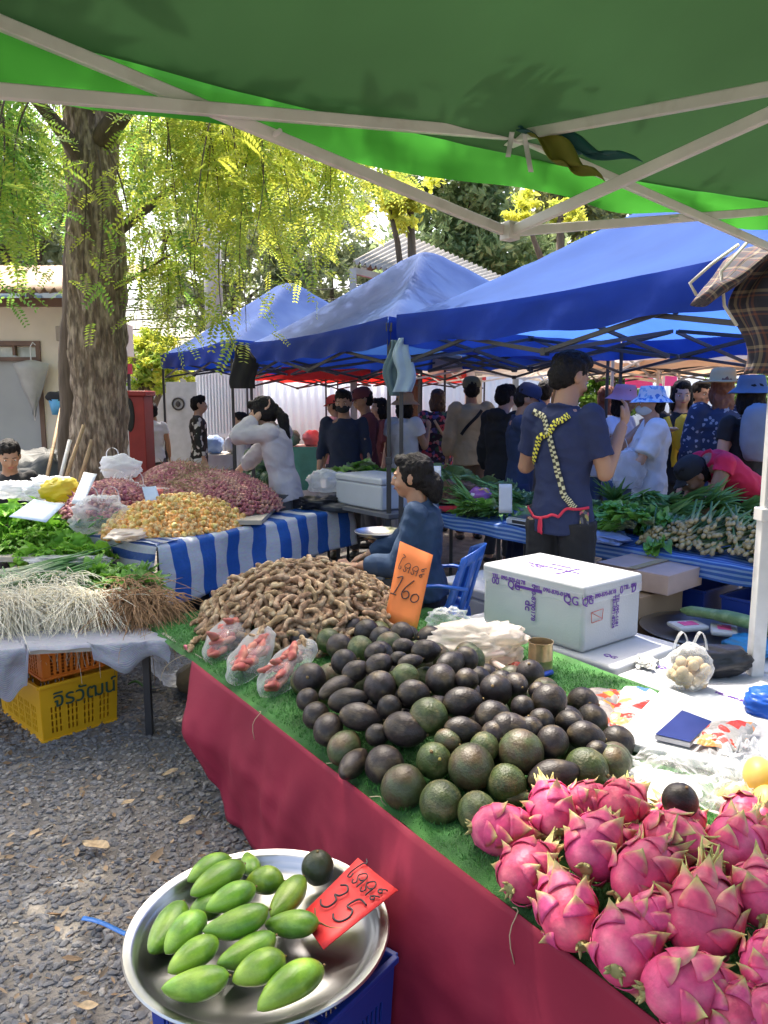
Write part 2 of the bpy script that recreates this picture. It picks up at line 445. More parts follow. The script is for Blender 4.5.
# a few big dead leaves one can point at
rr = random.Random(12)
for i, (px, py, L, lab) in enumerate([(255, 0, 0, 0)] and [(96, 848, .075, 'large pale dead leaf lying on gravel beside the blue strip'), (170, 775, .05, 'curled brown dead leaf on gravel near the table leg'), (187, 823, .05, 'dry brown leaf on gravel under the red cloth'),
        (128, 805, .04, 'small tan dead leaf in the middle of the gravel'), (88, 1010, .04, 'round pale dead leaf at the bottom edge of the gravel')]):
    p = on(px, py, .02); a = rr.uniform(0, 6); mb = MB(); k = L * .5
    def lf(u, w_):
        s_ = math.sin(PI * min(1, u * 1.02)) ** .7 * .42
        return rotz(a) @ V(((u - .5) * 2 * k * 1.5, (w_ - .5) * 2 * k * s_ * 1.6, .012 + .25 * k * abs(w_ - .5) + .12 * k * math.sin(u * 7 + w_ * 5))) + p
    mb.grid(10, 6, lf); o = obj('dead_leaf', mb, mat('dead_leaf_tan', (.46, .34, .2), .8, var=.25, vs=60, trans=.1)); tag(o, lab, 'leaf', 'large dead leaves on the gravel')
mb = MB(); a = on(82, 918, .03); b = on(134, 935, .035)
mb.grid(10, 2, lambda u, w_: a.lerp(b, u) + V((0, (w_ - .5) * .018, .006 * math.sin(u * 5))))
o = obj('plastic_strap', mb, mat('strap_blue', (.03, .16, .5), .4), thick=.001); tag(o, 'flat blue plastic strap lying on the gravel beside the steel tray', 'strap')

# ------------------------------------------------------------------ pop-up tents
def lp(a, b, t): return a + (b - a) * t
def popup(name, label, group, F1, U, W_, su, sw, eave, peak, m_cloth, m_val, m_bar, bar=.028, val=.17, seed=0, skip_legs=(), vm=None, legz=0, flat=.06, wr=.02, trussd=.24, hio=.06, tilt=0, cup=0, legw=None):
    """F1 corner, U and W_ unit vectors of its sides; legs, scissor trusses, four-facet roof, valance"""
    F1 = V((F1[0], F1[1], 0)); cs = [F1, F1 + U * su, F1 + U * su + W_ * sw, F1 + W_ * sw]
    root = thing(name, label, 'tent', tuple(F1), group)
    ce = (cs[0] + cs[2]) / 2
    def roof(u, w_):
        a, b = 2 * u - 1, 2 * w_ - 1
        m_ = max(abs(a), abs(b)); t = max(0, (1 - m_ - flat) / (1 - flat)) if m_ < 1 - flat else 0
        t = 1 - min(1, max(0, (m_ - flat) / (1 - flat)))
        along = min(abs(a), abs(b)) / max(m_, 1e-6)
        z = eave + (peak - eave) * (t ** 1.12) - (1 - along ** 2) * .07 * math.sin(PI * min(1, t)) * 1.0
        ed = 1.0
        p = cs[0] + U * su * u + W_ * sw * w_
        z -= tilt * u
        n = nz((p.x, p.y, seed), 2.2, seed) * wr + nz((p.x * 3, p.y, seed), 3.5, seed) * wr * .5
        # slack between the corners along the hem
        sag = .035 * (1 - along ** 2) * (1 - t) ** 3
        return V((p.x, p.y, z + n * (t + .15) - sag))
    mb = MB(); mb.grid(44, 44, roof)
    obj('canopy', mb, m_cloth, root)
    mv = MB()
    n = 40
    for k in range(4):
        A, B = cs[k], cs[(k + 1) % 4]; out = ((A + B) / 2 - ce).normalized()
        def vf(u, w_, A=A, B=B, out=out, k=k):
            p = lp(A, B, u); a = 2 * u - 1
            z = eave + .022 - tilt * (p - cs[0]).dot(U) / su - .035 * (1 - a * a) - w_ * (val + .022 + .012 * math.sin(u * 23 + k * 2))
            return V((p.x, p.y, z)) + out * (.004 + .014 * math.sin(u * 31 + w_ * 3 + seed) * w_ + .01 * nz((p.x, p.y, w_), 6, seed))
        mv.grid(n, 4, vf)
    obj('valance', mv, vm or m_val, root)
    for k, c in enumerate(cs):
        if k in skip_legs: continue
        lg = MB(); q = c + (ce - c).normalized() * .03; bar0 = bar; bar = legw or bar
        lg.bar((q.x, q.y, legz), (q.x, q.y, eave - .02), bar); lg.bar((q.x, q.y, legz), (q.x, q.y, 1.1), bar * 1.25); lg.box((q.x, q.y, legz + .005), (bar * 2.2, bar * 2.2, .008))
        lg.box((q.x, q.y, 1.12), (bar * 1.7, bar * 1.7, .05)); lg.box((q.x, q.y, eave - .05), (bar * 1.6, bar * 1.6, .06))
        bar = bar0; obj('leg', lg, m_bar, root, smooth=False, bevel=.003, bseg=1)
    hi, lo = eave - hio, eave - hio - trussd
    for k in range(4):
        A, B = cs[k], cs[(k + 1) % 4]; A = A + (ce - A).normalized() * .05; B = B + (ce - B).normalized() * .05
        M_ = (A + B) / 2; tb = MB(); w2, h2 = bar * .5, bar * .85
        nrm = (B - A).normalized().cross(V((0, 0, 1))) * (bar * .35)
        for P, Q in ((A, M_), (B, M_)):
            tb.bar(P + V((0, 0, hi)) + nrm, Q + V((0, 0, lo)) + nrm, w2, h2); tb.bar(P + V((0, 0, lo + cup)) - nrm, Q + V((0, 0, hi)) - nrm, w2, h2)
            tb.tube([(P + Q) / 2 + V((0, 0, (hi + lo) / 2)) - nrm * 2.4, (P + Q) / 2 + V((0, 0, (hi + lo) / 2)) + nrm * 2.4], bar * .2, 8)
        for z in (hi, lo): tb.box(M_ + V((0, 0, z)), (bar * 1.3, bar * 1.3, bar * 1.5), rotz(math.atan2(U.y, U.x)))
        obj('side_truss', tb, m_bar, root, smooth=False, bevel=.002, bseg=1)
        cb = MB(); q = ce
        cb.bar(M_ + V((0, 0, hi)) + nrm, ce.lerp(M_, .03) + V((0, 0, lo + .03)) + nrm, w2, h2); cb.bar(M_ + V((0, 0, lo)) - nrm, ce.lerp(M_, .03) + V((0, 0, hi - .05)) - nrm, w2, h2)
        obj('roof_truss', cb, m_bar, root, smooth=False, bevel=.002, bseg=1)
    pb = MB(); pb.bar((ce.x, ce.y, lo + .3), (ce.x, ce.y, peak - .03), bar)
    obj('centre_post', pb, m_bar, root, smooth=False)
    return root, cs
Uc = V((.5, -.866, 0)); Wc = V((.72, .69, 0)).normalized()
m_blue = mat('shaded_blue_tent_cloth', (.018, .06, .23), .7, var=.1, vs=2, trans=.3, bump=.25, bs=9, col2=(.05, .11, .3), c2s=1.4, c2lo=.45, c2hi=.75, spec=.12)  # tree shade on the two farther blue roofs is put into this darker colour
m_bluev = mat('blue_tent_valance', (.012, .045, .32), .55, spec=.15, var=.1, vs=3, trans=.25, bump=.3, bs=10)
m_blue2 = mat('bright_blue_tent_cloth', (.045, .13, .46), .8, spec=.2, var=.1, vs=2, trans=.58, bump=.25, bs=9)
m_dbar = mat('dark_steel_tube', (.06, .06, .065), .45, var=.15, metal=.5)
m_wbar = mat('white_painted_tube', (.72, .7, .68), .4, var=.08, vs=8, col2=(.5, .47, .43), c2s=9, c2lo=.55, c2hi=.8)
tg = 'pop up canopy tents of the market'
F3 = V((.09, 5.3, 0)); F2 = F3 + V((-.5, .866, 0)) * 2.9; Ft1 = F2 + V((-.5, .866, 0)) * .12
popup('canopy_tent', 'bright blue pop up tent over the man in the navy tee', tg, F3, Uc, Wc, 2.9, 3.0, 2.1, 2.82, m_blue2, m_bluev, m_dbar, seed=1)
popup('canopy_tent', 'blue pop up tent with flat topped peak in front of the corrugated roof', tg, F2 + Uc * -.04, Uc, Wc, 2.82, 3.0, 2.1, 2.96, m_blue, m_bluev, m_dbar, seed=2, flat=.06)
popup('canopy_tent', 'faded blue pop up tent nearest the big tree trunk', tg, F2 + V((-.5, .866, 0)) * 3.1 + V((-.12, 0, 0)), Uc, Wc, 2.9, 2.9, 2.15, 3.05, m_blue, m_bluev, m_dbar, seed=3)
m_red = mat('red_tent_cloth', (.7, .04, .03), .6, trans=.5, var=.1)
m_beige = mat('cream_tent_cloth', (.75, .64, .54), .7, trans=.72, var=.08, vs=2)
m_peach = mat('peach_tent_cloth', (.78, .55, .38), .7, trans=.6, var=.08, vs=2)
popup('canopy_tent', 'red tent behind the blue ones, over the far stalls on the left', tg, (-2.2, 12.2), V((.9, -.43, 0)).normalized(), V((.43, .9, 0)).normalized(), 3.0, 3, 2.05, 2.35, m_red, m_red, m_dbar, seed=4)
popup('canopy_tent', 'cream tent with plain valance behind the woman in the floral jacket', tg, (.25, 9.9), V((.93, -.36, 0)).normalized(), V((.36, .93, 0)).normalized(), 3.1, 3, 2.1, 2.75, m_beige, m_beige, m_wbar, seed=5)
popup('canopy_tent', 'peach coloured tent behind the man in the navy tee', tg, (2.15, 8.9), V((.9, -.43, 0)).normalized(), V((.43, .9, 0)).normalized(), 3.0, 3, 2.1, 2.75, m_peach, m_peach, m_dbar, seed=6)
popup('canopy_tent', 'white tent with a grey leg over the women with shopping bags', tg, (2.25, 7.7), V((.83, -.55, 0)).normalized(), V((.55, .83, 0)).normalized(), 3.0, 2.9, 2.12, 2.7, mat('offwhite_tent_cloth', (.74, .7, .7), .7, trans=.4), mat('offwhite_valance', (.76, .68, .68), .7, trans=.3), mat('grey_tube', (.4, .4, .42), .4, metal=.4), seed=7)
# the green tent the photographer stands under
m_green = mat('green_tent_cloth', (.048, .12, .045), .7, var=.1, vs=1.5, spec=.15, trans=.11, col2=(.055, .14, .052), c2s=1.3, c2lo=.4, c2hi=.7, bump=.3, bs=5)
m_greenv = mat('sunlit_green_valance', (.05, .27, .03), .55, var=.1, vs=2, trans=.55, bump=.3, bs=8)  # same cloth as the roof; its sunlit brightness is put into the colour
A_ = V((1.458, 2.885, 0)); Ug = V((-.83, -.56, 0)).normalized(); Wg = V((.56, -.83, 0)).normalized()
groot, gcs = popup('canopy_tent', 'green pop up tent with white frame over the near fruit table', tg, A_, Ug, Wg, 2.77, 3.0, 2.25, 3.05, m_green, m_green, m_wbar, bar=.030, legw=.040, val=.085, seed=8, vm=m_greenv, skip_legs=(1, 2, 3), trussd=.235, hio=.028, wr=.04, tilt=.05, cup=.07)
# ------------------------------------------------------------------ trees
def leaf_quads(mb, c, L, W, rr, droop=0, tipv=0):
    d = V((rr.gauss(0, 1), rr.gauss(0, 1), rr.gauss(0, .7) - droop)).normalized()
    s_ = d.cross(V((rr.gauss(0, 1), rr.gauss(0, 1), rr.gauss(0, 1)))).normalized()
    o = len(mb.v)
    n_ = d.cross(s_)
    mb.v += [c - d * L, c + s_ * W + n_ * W * .4, c + d * L, c - s_ * W + n_ * W * .4]; mb.tip += [tipv] * 4; mb.f += [(o, o + 1, o + 2), (o, o + 2, o + 3)]
def clumps(cs, n, L, W, rr, sq=.8, tipf=None):
    """cs: (centre, radius); small leaves gathered in many loose sub-clumps"""
    mb = MB(); tot = sum(r_ ** 2 for c, r_ in cs)
    for c, r_ in cs:
        k = int(n * r_ ** 2 / tot); subs = max(3, int(k / 55))
        for s_ in range(subs):
            u = V((rr.gauss(0, 1), rr.gauss(0, 1), rr.gauss(0, 1))).normalized() * r_ * rr.random() ** .45
            u.z *= sq; cc = V(c) + u; rad = r_ * rr.uniform(.12, .3); tv = tipf(cc, rr) if tipf else rr.random()
            for i in range(k // subs):
                q = cc + V((rr.gauss(0, rad * .6), rr.gauss(0, rad * .6), rr.gauss(0, rad * .4)))
                leaf_quads(mb, q, L * rr.uniform(.6, 1.3), W * rr.uniform(.7, 1.2), rr, .4, min(1, max(0, tv + rr.gauss(0, .15))))
    return mb
m_bark = mat('bark', (.17, .125, .09), .95, var=.4, vs=14, bump=5, bs=9, col2=(.3, .24, .18), c2s=7, stretch=(3, 3, .8))
m_bark2 = mat('dark_bark', (.10, .075, .055), .95, var=.3, vs=8, bump=1, bs=14, stretch=(3, 3, .5))
m_leaf = mat('backlit_leaf', (.16, .34, .06), .5, var=.15, vs=3, tip=(.72, .70, .10), trans=.66)
m_leafg = mat('green_leaf', (.15, .24, .10), .5, var=.15, vs=3, tip=(.36, .44, .2), trans=.6)
def trunk_mb(pts, rs, n=20, amp=.03):
    mb = MB(); fine = []; fr = []
    for i in range(len(pts) - 1):
        for k in range(26):
            t = k / 26; fine.append(lp(V(pts[i]), V(pts[i + 1]), t)); fr.append(lp(rs[i], rs[i + 1], t))
    fine.append(V(pts[-1])); fr.append(rs[-1])
    mb.tube(fine, fr, n)
    for p in mb.v:
        a = nz((p.x, p.y, p.z * .25), 7) * amp + nz((p.x, p.y, p.z * .3), 20) * amp * .5; d = noise.noise_vector(V((p.x * 3, p.y * 3, p.z * .6))) * amp * .6
        p += d; p.x += a; p.y += a * .5
        rg = abs(noise.noise(V((p.x * 26, p.y * 26, p.z * 5)))) + .5 * abs(noise.noise(V((p.x * 60, p.y * 60, p.z * 16)))); c_ = V((p.x - fine[0].x, p.y - fine[0].y, 0)); p += V((c_.x, c_.y, 0)).normalized() * (rg * .028 - .008) if c_.length > .01 and n > 40 else V((0, 0, 0))
    return mb
YT = 6.5
tree = thing('big_tree', 'big rough barked tree with hanging yellow green leaves behind the shallot heap', 'tree', tuple(on(100, 585, 0)))
base = at(103, 585, YT); 
tp = [V((base.x + .06, YT, -.05)), at(101, 450, YT), at(97, 300, YT), at(93, 200, YT), at(88, 100, YT + .1), at(80, 0, YT + .3), at(70, -150, YT + .5)]
obj('trunk', trunk_mb(tp, [.27, .215, .205, .19, .18, .16, .12], 96, .05), m_bark, tree)
tp2 = [V((base.x - .32, YT + .35, -.05)), at(72, 440, YT + .3), at(74, 330, YT + .3), at(78, 230, YT + .25), at(84, 160, YT + .1)]
obj('trunk', trunk_mb(tp2, [.15, .12, .1, .09, .08], 16, .03), m_bark2, tree)
rr = random.Random(21)
lm = MB(); lv = MB()
def frond(c, d, L, tv, rr):
    d = d.normalized(); side = d.cross(V((rr.gauss(0, .6), rr.gauss(0, .6), 1))).normalized(); nrm = side.cross(d)
    n = 9
    for i in range(n):
        t = (i + .6) / n; q = c + d * L * t - V((0, 0, L * .35 * t * t)); l = L * .27 * (1 - .5 * abs(t - .4)); w2 = l * .24
        for s_ in (-1, 1):
            e = (side * s_ + d * .35 + nrm * rr.uniform(-.25, .25)).normalized(); b = q + e * l; f = d * w2
            o = len(lv.v); lv.v += [q, q + e * l * .55 + f, b, q + e * l * .5 - f]; lv.tip += [min(1, max(0, tv + rr.gauss(0, .12)))] * 4; lv.f.append((o, o + 1, o + 2, o + 3))
tips = []
def drop(px, py, Y, px2, py2, Y2, n=30, hang=.0, yel=.5, L=.17, force=False):
    if not force and (48 < px < 138 or 48 < px2 < 138): Y = rr.uniform(7.1, 8.0); Y2 = Y - .1
    n = int(n * .8)
    a, b = at(px, py, Y), at(px2, py2, Y2); m_ = (a + b) / 2 + V((rr.uniform(-.15, .15), rr.uniform(-.15, .15), .05 + hang))
    pts = bezier(a, m_, b, 14); lm.tube(pts, [.006 * (1 - i / 15) + .0015 for i in range(15)], 4)
    for i in range(n):
        t = rr.uniform(.12, 1); k = int(t * 13.9); q = pts[k].lerp(pts[min(14, k + 1)], t * 14 - k)
        d = V((rr.gauss(0, 1), rr.gauss(0, 1), rr.gauss(-.45, .5)))
        frond(q + d.normalized() * rr.uniform(0, .30), d, L * rr.uniform(.7, 1.3), yel + rr.gauss(0, .18), rr)
# limbs
for pts, r_ in (([at(95, 150, YT), at(150, 30, 6.2), at(260, -60, 5.8), at(360, -60, 5.6)], .09), ([at(93, 180, YT), at(45, 90, 6.2), at(-40, 40, 5.8)], .08), ([at(97, 250, YT), at(150, 190, 6.8), at(230, 140, 7.2), at(330, 90, 7.4)], .05),
                ([at(95, 100, YT), at(60, -60, 5), at(60, -300, 3.8)], .1), ([at(99, 300, YT), at(128, 275, 6.4), at(165, 262, 6.2), at(195, 240, 6)], .022)):
    f = bezier(pts[0], pts[1], pts[-1], 12) if len(pts) == 3 else bezier(pts[0], (pts[1] + pts[2]) / 2, pts[3], 12)
    lm.tube(f, [r_ * (1 - i / 14) for i in range(13)], 8)
for i in range(105):           # right side curtain
    px = rr.uniform(110, 368); py = rr.uniform(60, 110); Y = rr.uniform(5.2, 8.2)
    low = 262 + 62 * math.sin(px * .045 + 1.3) * rr.uniform(.2, 1) if px < 255 else lerp(300, 235, (px - 255) / 115) + 18 * rr.uniform(-1, .6)
    drop(px, py, Y, px + rr.uniform(-30, 45), rr.uniform(150, low), Y - rr.uniform(0, .4), 38, 0, .58 if px > 190 else .38)
for i in range(44):           # left side, greener
    px = rr.uniform(-40, 75); py = rr.uniform(60, 120); Y = rr.uniform(4.8, 6.2)
    drop(px, py, Y, px + rr.uniform(-25, 25), rr.uniform(150, 300), Y - .2, 26, 0, .18)
for i in range(9):           # sprays in front of the trunk and low over the first blue tent
    px = rr.uniform(60, 150); drop(px, 150, 5.6, px + rr.uniform(-15, 35), rr.uniform(230, 335), 5.5, 16, 0, .3, .17, i % 3 == 0)
for i in range(12):
    px = rr.uniform(140, 240); drop(px, 230, 6.4, px + rr.uniform(-10, 25), rr.uniform(300, 345), 6.2, 22, 0, .4)
obj('limbs', lm, m_bark2, tree); obj('leaves', lv, m_leaf, tree, smooth=False)
# unseen leaf clumps added to the crown overhead to shade the stalls below
ov = []
for i in range(90):
    y = rr.uniform(.8, 6.2); x = rr.uniform(-5.6, -.2) - .12 * (y - 4); z = 1.9 + .5 * max(y, 2) + rr.uniform(.5, 3.0)
    r_ov = rr.uniform(.45, .85); hitp = V((x, y, 0)) - V((sd.x, sd.y, 0)) / sd.z * (z - 2.5); ua = (hitp - gcs[0]).dot(Ug); wa = (hitp - gcs[0]).dot(Wg)
    if -.5 < ua < 2.7 and -.45 < wa < 3.4: continue
    ov.append((V((x, y, z)), r_ov))
for i in range(46):
    gx, gy, z = rr.uniform(-2.9, -.15), rr.uniform(1.0, 4.2), rr.uniform(4.3, 6.2); q_ = V((gx, gy, 0)) + sd / sd.z * z; ov.append((q_, rr.uniform(.35, .6)))  # extra unseen clumps set along the sun's path to keep this ground shaded
obj('added_shade_leaves', clumps(ov, 36000, .075, .032, rr, .7, lambda c, q: q.uniform(.1, .8)), m_leaf, tree, smooth=False)
def bush(name, label, cat, cs, n, L, W, m, seed, group=None, stem=None, tipf=None):
    q = random.Random(seed); c0 = cs[0][0]
    r0 = thing(name, label, cat, (c0[0], c0[1], 0), group)
    obj('crown', clumps([(V(c), r_) for c, r_ in cs], n, L, W, q, .9, tipf), m, r0, smooth=False)
    tb = MB(); top = V(c0)
    tb.tube([(top.x, top.y, -.05), (top.x + .1, top.y, top.z * .5), tuple(top)], [stem or .15, (stem or .15) * .7, .05], 10)
    for c, r_ in cs[1:]: tb.tube([(top.x, top.y, top.z * .55), tuple(lp(V((top.x, top.y, top.z * .7)), V(c), .5)), tuple(c)], [.07, .05, .02], 6)
    obj('trunk', tb, m_bark2, r0)
    return r0
def A3(px, py, Y): return tuple(at(px, py, Y))
bush('leafy_tree', 'dark green climber covered tree above the blue tent peaks', 'tree', [(A3(450, 245, 17), 1.4), (A3(470, 200, 17), 1.3), (A3(430, 280, 17), 1.2), (A3(500, 260, 17), 1.3), (A3(440, 160, 17), 1.2), (A3(490, 150, 17), 1.0)], 15000, .11, .05, m_leafg, 31, 'trees behind the market')
bush('leafy_tree', 'pale grey green tree right of the dark climber covered tree', 'tree', [(A3(540, 230, 19), 1.5), (A3(580, 200, 19), 1.5), (A3(545, 290, 19), 1.2), (A3(620, 250, 19), 1.4)], 9000, .12, .05, mat('pale_leaf', (.13, .17, .08), .6, tip=(.3, .3, .1), trans=.5), 32, 'trees behind the market')
bush('leafy_tree', 'thin yellow leaved tree just under the green canopy hem', 'tree', [(A3(410, 200, 12), .5), (A3(385, 190, 12), .5)], 1800, .07, .03, m_leaf, 33, 'trees behind the market', tipf=lambda c, q: q.uniform(.7, 1))
bush('leafy_tree', 'small yellow leaved tree showing above the bright blue tent', 'tree', [(A3(560, 212, 12.3), .4), (A3(524, 214, 12.2), .4), (A3(578, 236, 12.2), .3)], 1500, .06, .025, m_leaf, 63, 'trees behind the market', tipf=lambda c, q: q.uniform(.6, 1))
bush('leafy_bush', 'tall yellow green bush between the tree trunk and the white fence', 'bush', [(A3(145, 372, 14.5), .55), (A3(160, 355, 14.5), .45), (A3(132, 350, 14.5), .5), (A3(175, 378, 14.5), .4)], 3800, .09, .03, m_leaf, 34, tipf=lambda c, q: q.uniform(.2, .9))
bush('leafy_bush', 'green bush behind the head of the man in navy', 'bush', [(A3(598, 388, 13), .5), (A3(630, 395, 13), .5), (A3(580, 392, 13), .4)], 3200, .07, .035, mat('fresh_leaf', (.08, .2, .03), .5, tip=(.2, .33, .05), trans=.5), 35)
bush('leafy_bush', 'green bush at the far right behind the hats', 'bush', [(A3(735, 395, 14), .6), (A3(768, 390, 14), .6), (A3(790, 385, 14), .6)], 3200, .07, .035, MATS['fresh_leaf'], 36)
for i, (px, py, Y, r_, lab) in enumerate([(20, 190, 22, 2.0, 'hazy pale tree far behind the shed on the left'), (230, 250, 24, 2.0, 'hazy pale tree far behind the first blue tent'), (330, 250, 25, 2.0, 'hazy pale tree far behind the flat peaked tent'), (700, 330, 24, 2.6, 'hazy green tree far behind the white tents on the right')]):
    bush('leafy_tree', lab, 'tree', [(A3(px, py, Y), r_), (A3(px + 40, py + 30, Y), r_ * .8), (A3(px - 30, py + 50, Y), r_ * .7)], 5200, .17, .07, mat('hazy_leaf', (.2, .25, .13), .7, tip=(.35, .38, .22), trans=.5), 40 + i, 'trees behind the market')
# ------------------------------------------------------------------ buildings and walls
m_cream = mat('cream_plaster', (.7, .6, .48), .85, var=.07, vs=3, bump=.1, bs=30)
m_greyp = mat('grey_painted_door', (.36, .36, .355), .5, var=.06, vs=3)
m_dark = mat('dark_void', (.03, .03, .03), .8, var=0)
YB = 8.6
x0, x1 = -7.5, at(70, 400, YB).x
zt = at(0, 298, YB).z
sh = thing('shed', 'cream plastered shed with brown sheet roof and grey door on the left', 'shed', ((x0 + x1) / 2, YB, 0))
dx0, dx1 = at(-60, 400, YB).x, at(44, 400, YB).x; dz = at(0, 341, YB).z; tz = at(0, 359, YB).z
wb = MB(); wb.box(((x0 + dx0) / 2, YB + 1.6, zt / 2), (dx0 - x0, 3.2, zt)); wb.box(((dx1 + x1) / 2, YB + .6, zt / 2), (x1 - dx1, 1.2, zt)); wb.box(((dx0 + dx1) / 2, YB + 1.6, (dz + zt) / 2), (dx1 - dx0, 3.2, zt - dz))
obj('wall', wb, m_cream, sh, smooth=False)
fb = MB(); fw = .05
for x in (dx0 + fw / 2, dx1 - fw / 2): fb.box((x, YB + .03, dz / 2), (fw, .1, dz))
fb.box(((dx0 + dx1) / 2, YB + .03, dz - fw / 2), (dx1 - dx0 - .1, .1, fw)); fb.box(((dx0 + dx1) / 2, YB + .03, tz), (dx1 - dx0 - .1, .09, .04)); fb.box((at(17, 400, YB).x, YB + .03, (dz + tz) / 2), (.03, .06, dz - tz - .08))
obj('door_frame', fb, mat('brown_frame', (.16, .09, .06), .6), sh, smooth=False)
db = MB(); db.box(((dx0 + dx1) / 2, YB + .06, tz / 2), (dx1 - dx0 - .104, .04, tz - .045)); dr = obj('door', db, m_greyp, sh, smooth=False)
gb = MB(); gb.box(((dx0 + dx1) / 2, YB + .07, (dz + tz) / 2 - .02), (dx1 - dx0 - .11, .01, dz - tz - .08)); obj('window', gb, mat('window_glass', (.5, .55, .5), .1, var=.3, vs=4, col2=(.8, .8, .75), c2s=2), sh, smooth=False)
rb = MB()
def rf(u, w_):
    x = lerp(x0, x1 + .25, u); return V((x, YB - .45 + w_ * 4, zt + .02 + w_ * .9 + .03 * math.sin(x * 60)))
rb.grid(160, 6, rf); obj('roof', rb, mat('rusty_sheet_roof', (.3, .2, .14), .8, var=.25, vs=4), sh, thick=.01)
eb = MB(); eb.box(((x0 + x1) / 2, YB - .02, zt - .05), (x1 - x0 + .3, .05, .09)); obj('fascia', eb, mat('brown_frame', (0, 0, 0)), sh, smooth=False)
bb = MB(); bb.box((at(64, 334, YB).x, YB - .04, at(64, 334, YB).z), (.12, .08, .16)); obj('meter_box', bb, mat('grey_brown_box', (.33, .27, .22), .7), sh, smooth=False, bevel=.008)
# far blocks
def slab(name, label, cat, px0, px1, py0, Y, dpt, m, zb=0, group=None, corr=0, parts=None):
    a, b = at(px0, py0, Y), at(px1, py0, Y); zt_ = a.z
    r0 = thing(name, label, cat, ((a.x + b.x) / 2, Y, 0), group)
    mb = MB()
    if corr:
        n = int((b.x - a.x) / corr) * 4
        mb.grid(n, 1, lambda u, w_: V((lerp(a.x, b.x, u), Y + .02 * math.sin(u * n * PI / 2), lerp(zb, zt_, w_)))); obj('sheet_panel', mb, m, r0, thick=.004)
        q = MB(); 
        for k in range(int((b.x - a.x) / 2) + 1): q.box((a.x + .1 + k * 2, Y + .07, zt_ / 2), (.06, .06, zt_))
        q.box(((a.x + b.x) / 2, Y + .06, zt_ - .04), (b.x - a.x, .05, .06)); obj('post', q, m_dbar, r0, smooth=False)
    else:
        mb.box(((a.x + b.x) / 2, Y + dpt / 2, (zb + zt_) / 2), (b.x - a.x, dpt, zt_ - zb)); obj('wall', mb, m, r0, smooth=False)
        q = MB(); q.box(((a.x + b.x) / 2, Y + dpt / 2, zt_ + .04), (b.x - a.x + .1, dpt + .1, .08)); obj('coping', q, mat('grey_concrete', (.42, .41, .39), .9, var=.15, vs=3), r0, smooth=False)
    return r0, a, b, zt_
m_conc = mat('weathered_concrete', (.36, .35, .33), .9, var=.2, vs=2, bump=.2, bs=20)
m_whitep = mat('white_sheet_metal', (.8, .82, .86), .5, var=.04, vs=2)
slab('concrete_wall', 'weathered grey concrete wall behind the black and white jacket', 'wall', 120, 262, 368, 17, .2, m_conc)
slab('sheet_fence', 'white corrugated metal fence behind the shoppers in the middle', 'fence', 262, 780, 362, 16, .2, m_whitep, corr=.16)
r0, a, b, zt_ = slab('grey_building', 'low grey building strip over the white fence left of centre', 'building', 255, 345, 338, 19, 3, mat('brown_grey_render', (.36, .33, .29), .9, var=.15, vs=1))
r0, a, b, zt_ = slab('pale_building', 'pale blue white building far behind the tree on the left', 'building', -60, 66, 236, 24, 5, mat('pale_blue_wall', (.55, .62, .7), .8, var=.06))
wbm = MB()
for i in range(4):
    for j in range(3): wbm = MB(); wbm.box((a.x + .7 + i * 1.0, 24 - .02, zt_ - .8 - j * 1.3), (.55, .06, .7)); obj('window', wbm, mat('blue_window', (.2, .3, .42), .2), r0, smooth=False)
# white framed gate with bars
gt = thing('white_gate', 'white barred metal gate behind the first blue tent', 'gate', tuple(at(228, 400, 14)[:2]) + (0,))
a, b = at(196, 366, 14), at(262, 366, 14)
for z in (.08, .9, a.z - .03): gm = MB(); gm.box(((a.x + b.x) / 2, 14, z), (b.x - a.x, .05, .06)); obj('rail', gm, m_whitep, gt, smooth=False)
gm = MB()
for i in range(22): gm.box((lerp(a.x, b.x, i / 21), 14, a.z / 2), (.03, .03, a.z - .15))
obj('bars', gm, m_whitep, gt, smooth=False)
gm = MB(); gm.box(((a.x + b.x) / 2, 14.03, a.z * .5), (b.x - a.x, .01, a.z - .2)); obj('sheet_panel', gm, m_whitep, gt, smooth=False)
# round emblem gate panel (grey) left of the white gate
gp = thing('grey_gate', 'grey metal gate panel with a round black emblem behind the white shirt', 'gate', tuple(at(180, 400, 13.5)[:2]) + (0,))
gm = MB(); a, b = at(166, 382, 13.5), at(196, 382, 13.5); gm.box(((a.x + b.x) / 2, 13.5, a.z / 2), (b.x - a.x, .05, a.z)); obj('panel', gm, mat('blue_grey_metal', (.38, .42, .45), .5), gp, smooth=False)
gm = MB(); c = at(178, 404, 13.45); q = [(c.x + math.cos(t * PI / 12) * .1, 13.46, c.z + math.sin(t * PI / 12) * .1) for t in range(24)]; gm.tube(q, .016, 6, closed=True); gm.ell(c, (.045, .02, .055)); obj('emblem', gm, m_dark, gp)
# red shrine like cabinet beside the tree trunk
rc = thing('red_cabinet', 'dark red cabinet with an arched black opening right of the trunk', 'cabinet', tuple(at(134, 430, 9)[:2]) + (0,))
gm = MB(); a, b = at(126, 396, 9), at(143, 396, 9); gm.box(((a.x + b.x) / 2, 9.2, a.z / 2), (b.x - a.x, .35, a.z)); gm.box(((a.x + b.x) / 2, 9.2, a.z + .03), (b.x - a.x + .06, .41, .06)); obj('body', gm, mat('dark_red_paint', (.3, .025, .02), .5), rc, smooth=False, bevel=.01)
gm = MB(); c = at(129, 415, 9); gm.ell((c.x, 9.02, c.z), (.06, .02, .2)); obj('opening', gm, m_dark, rc)
sg = thing('pink_sign', 'small pink red board above the cabinet beside the trunk', 'sign', tuple(at(127, 369, 9)))
gm = MB(); c = at(127, 369, 9.3); gm.box(c, (.12, .03, .12)); obj('board', gm, mat('pink_red_board', (.6, .06, .12), .5), sg, smooth=False)
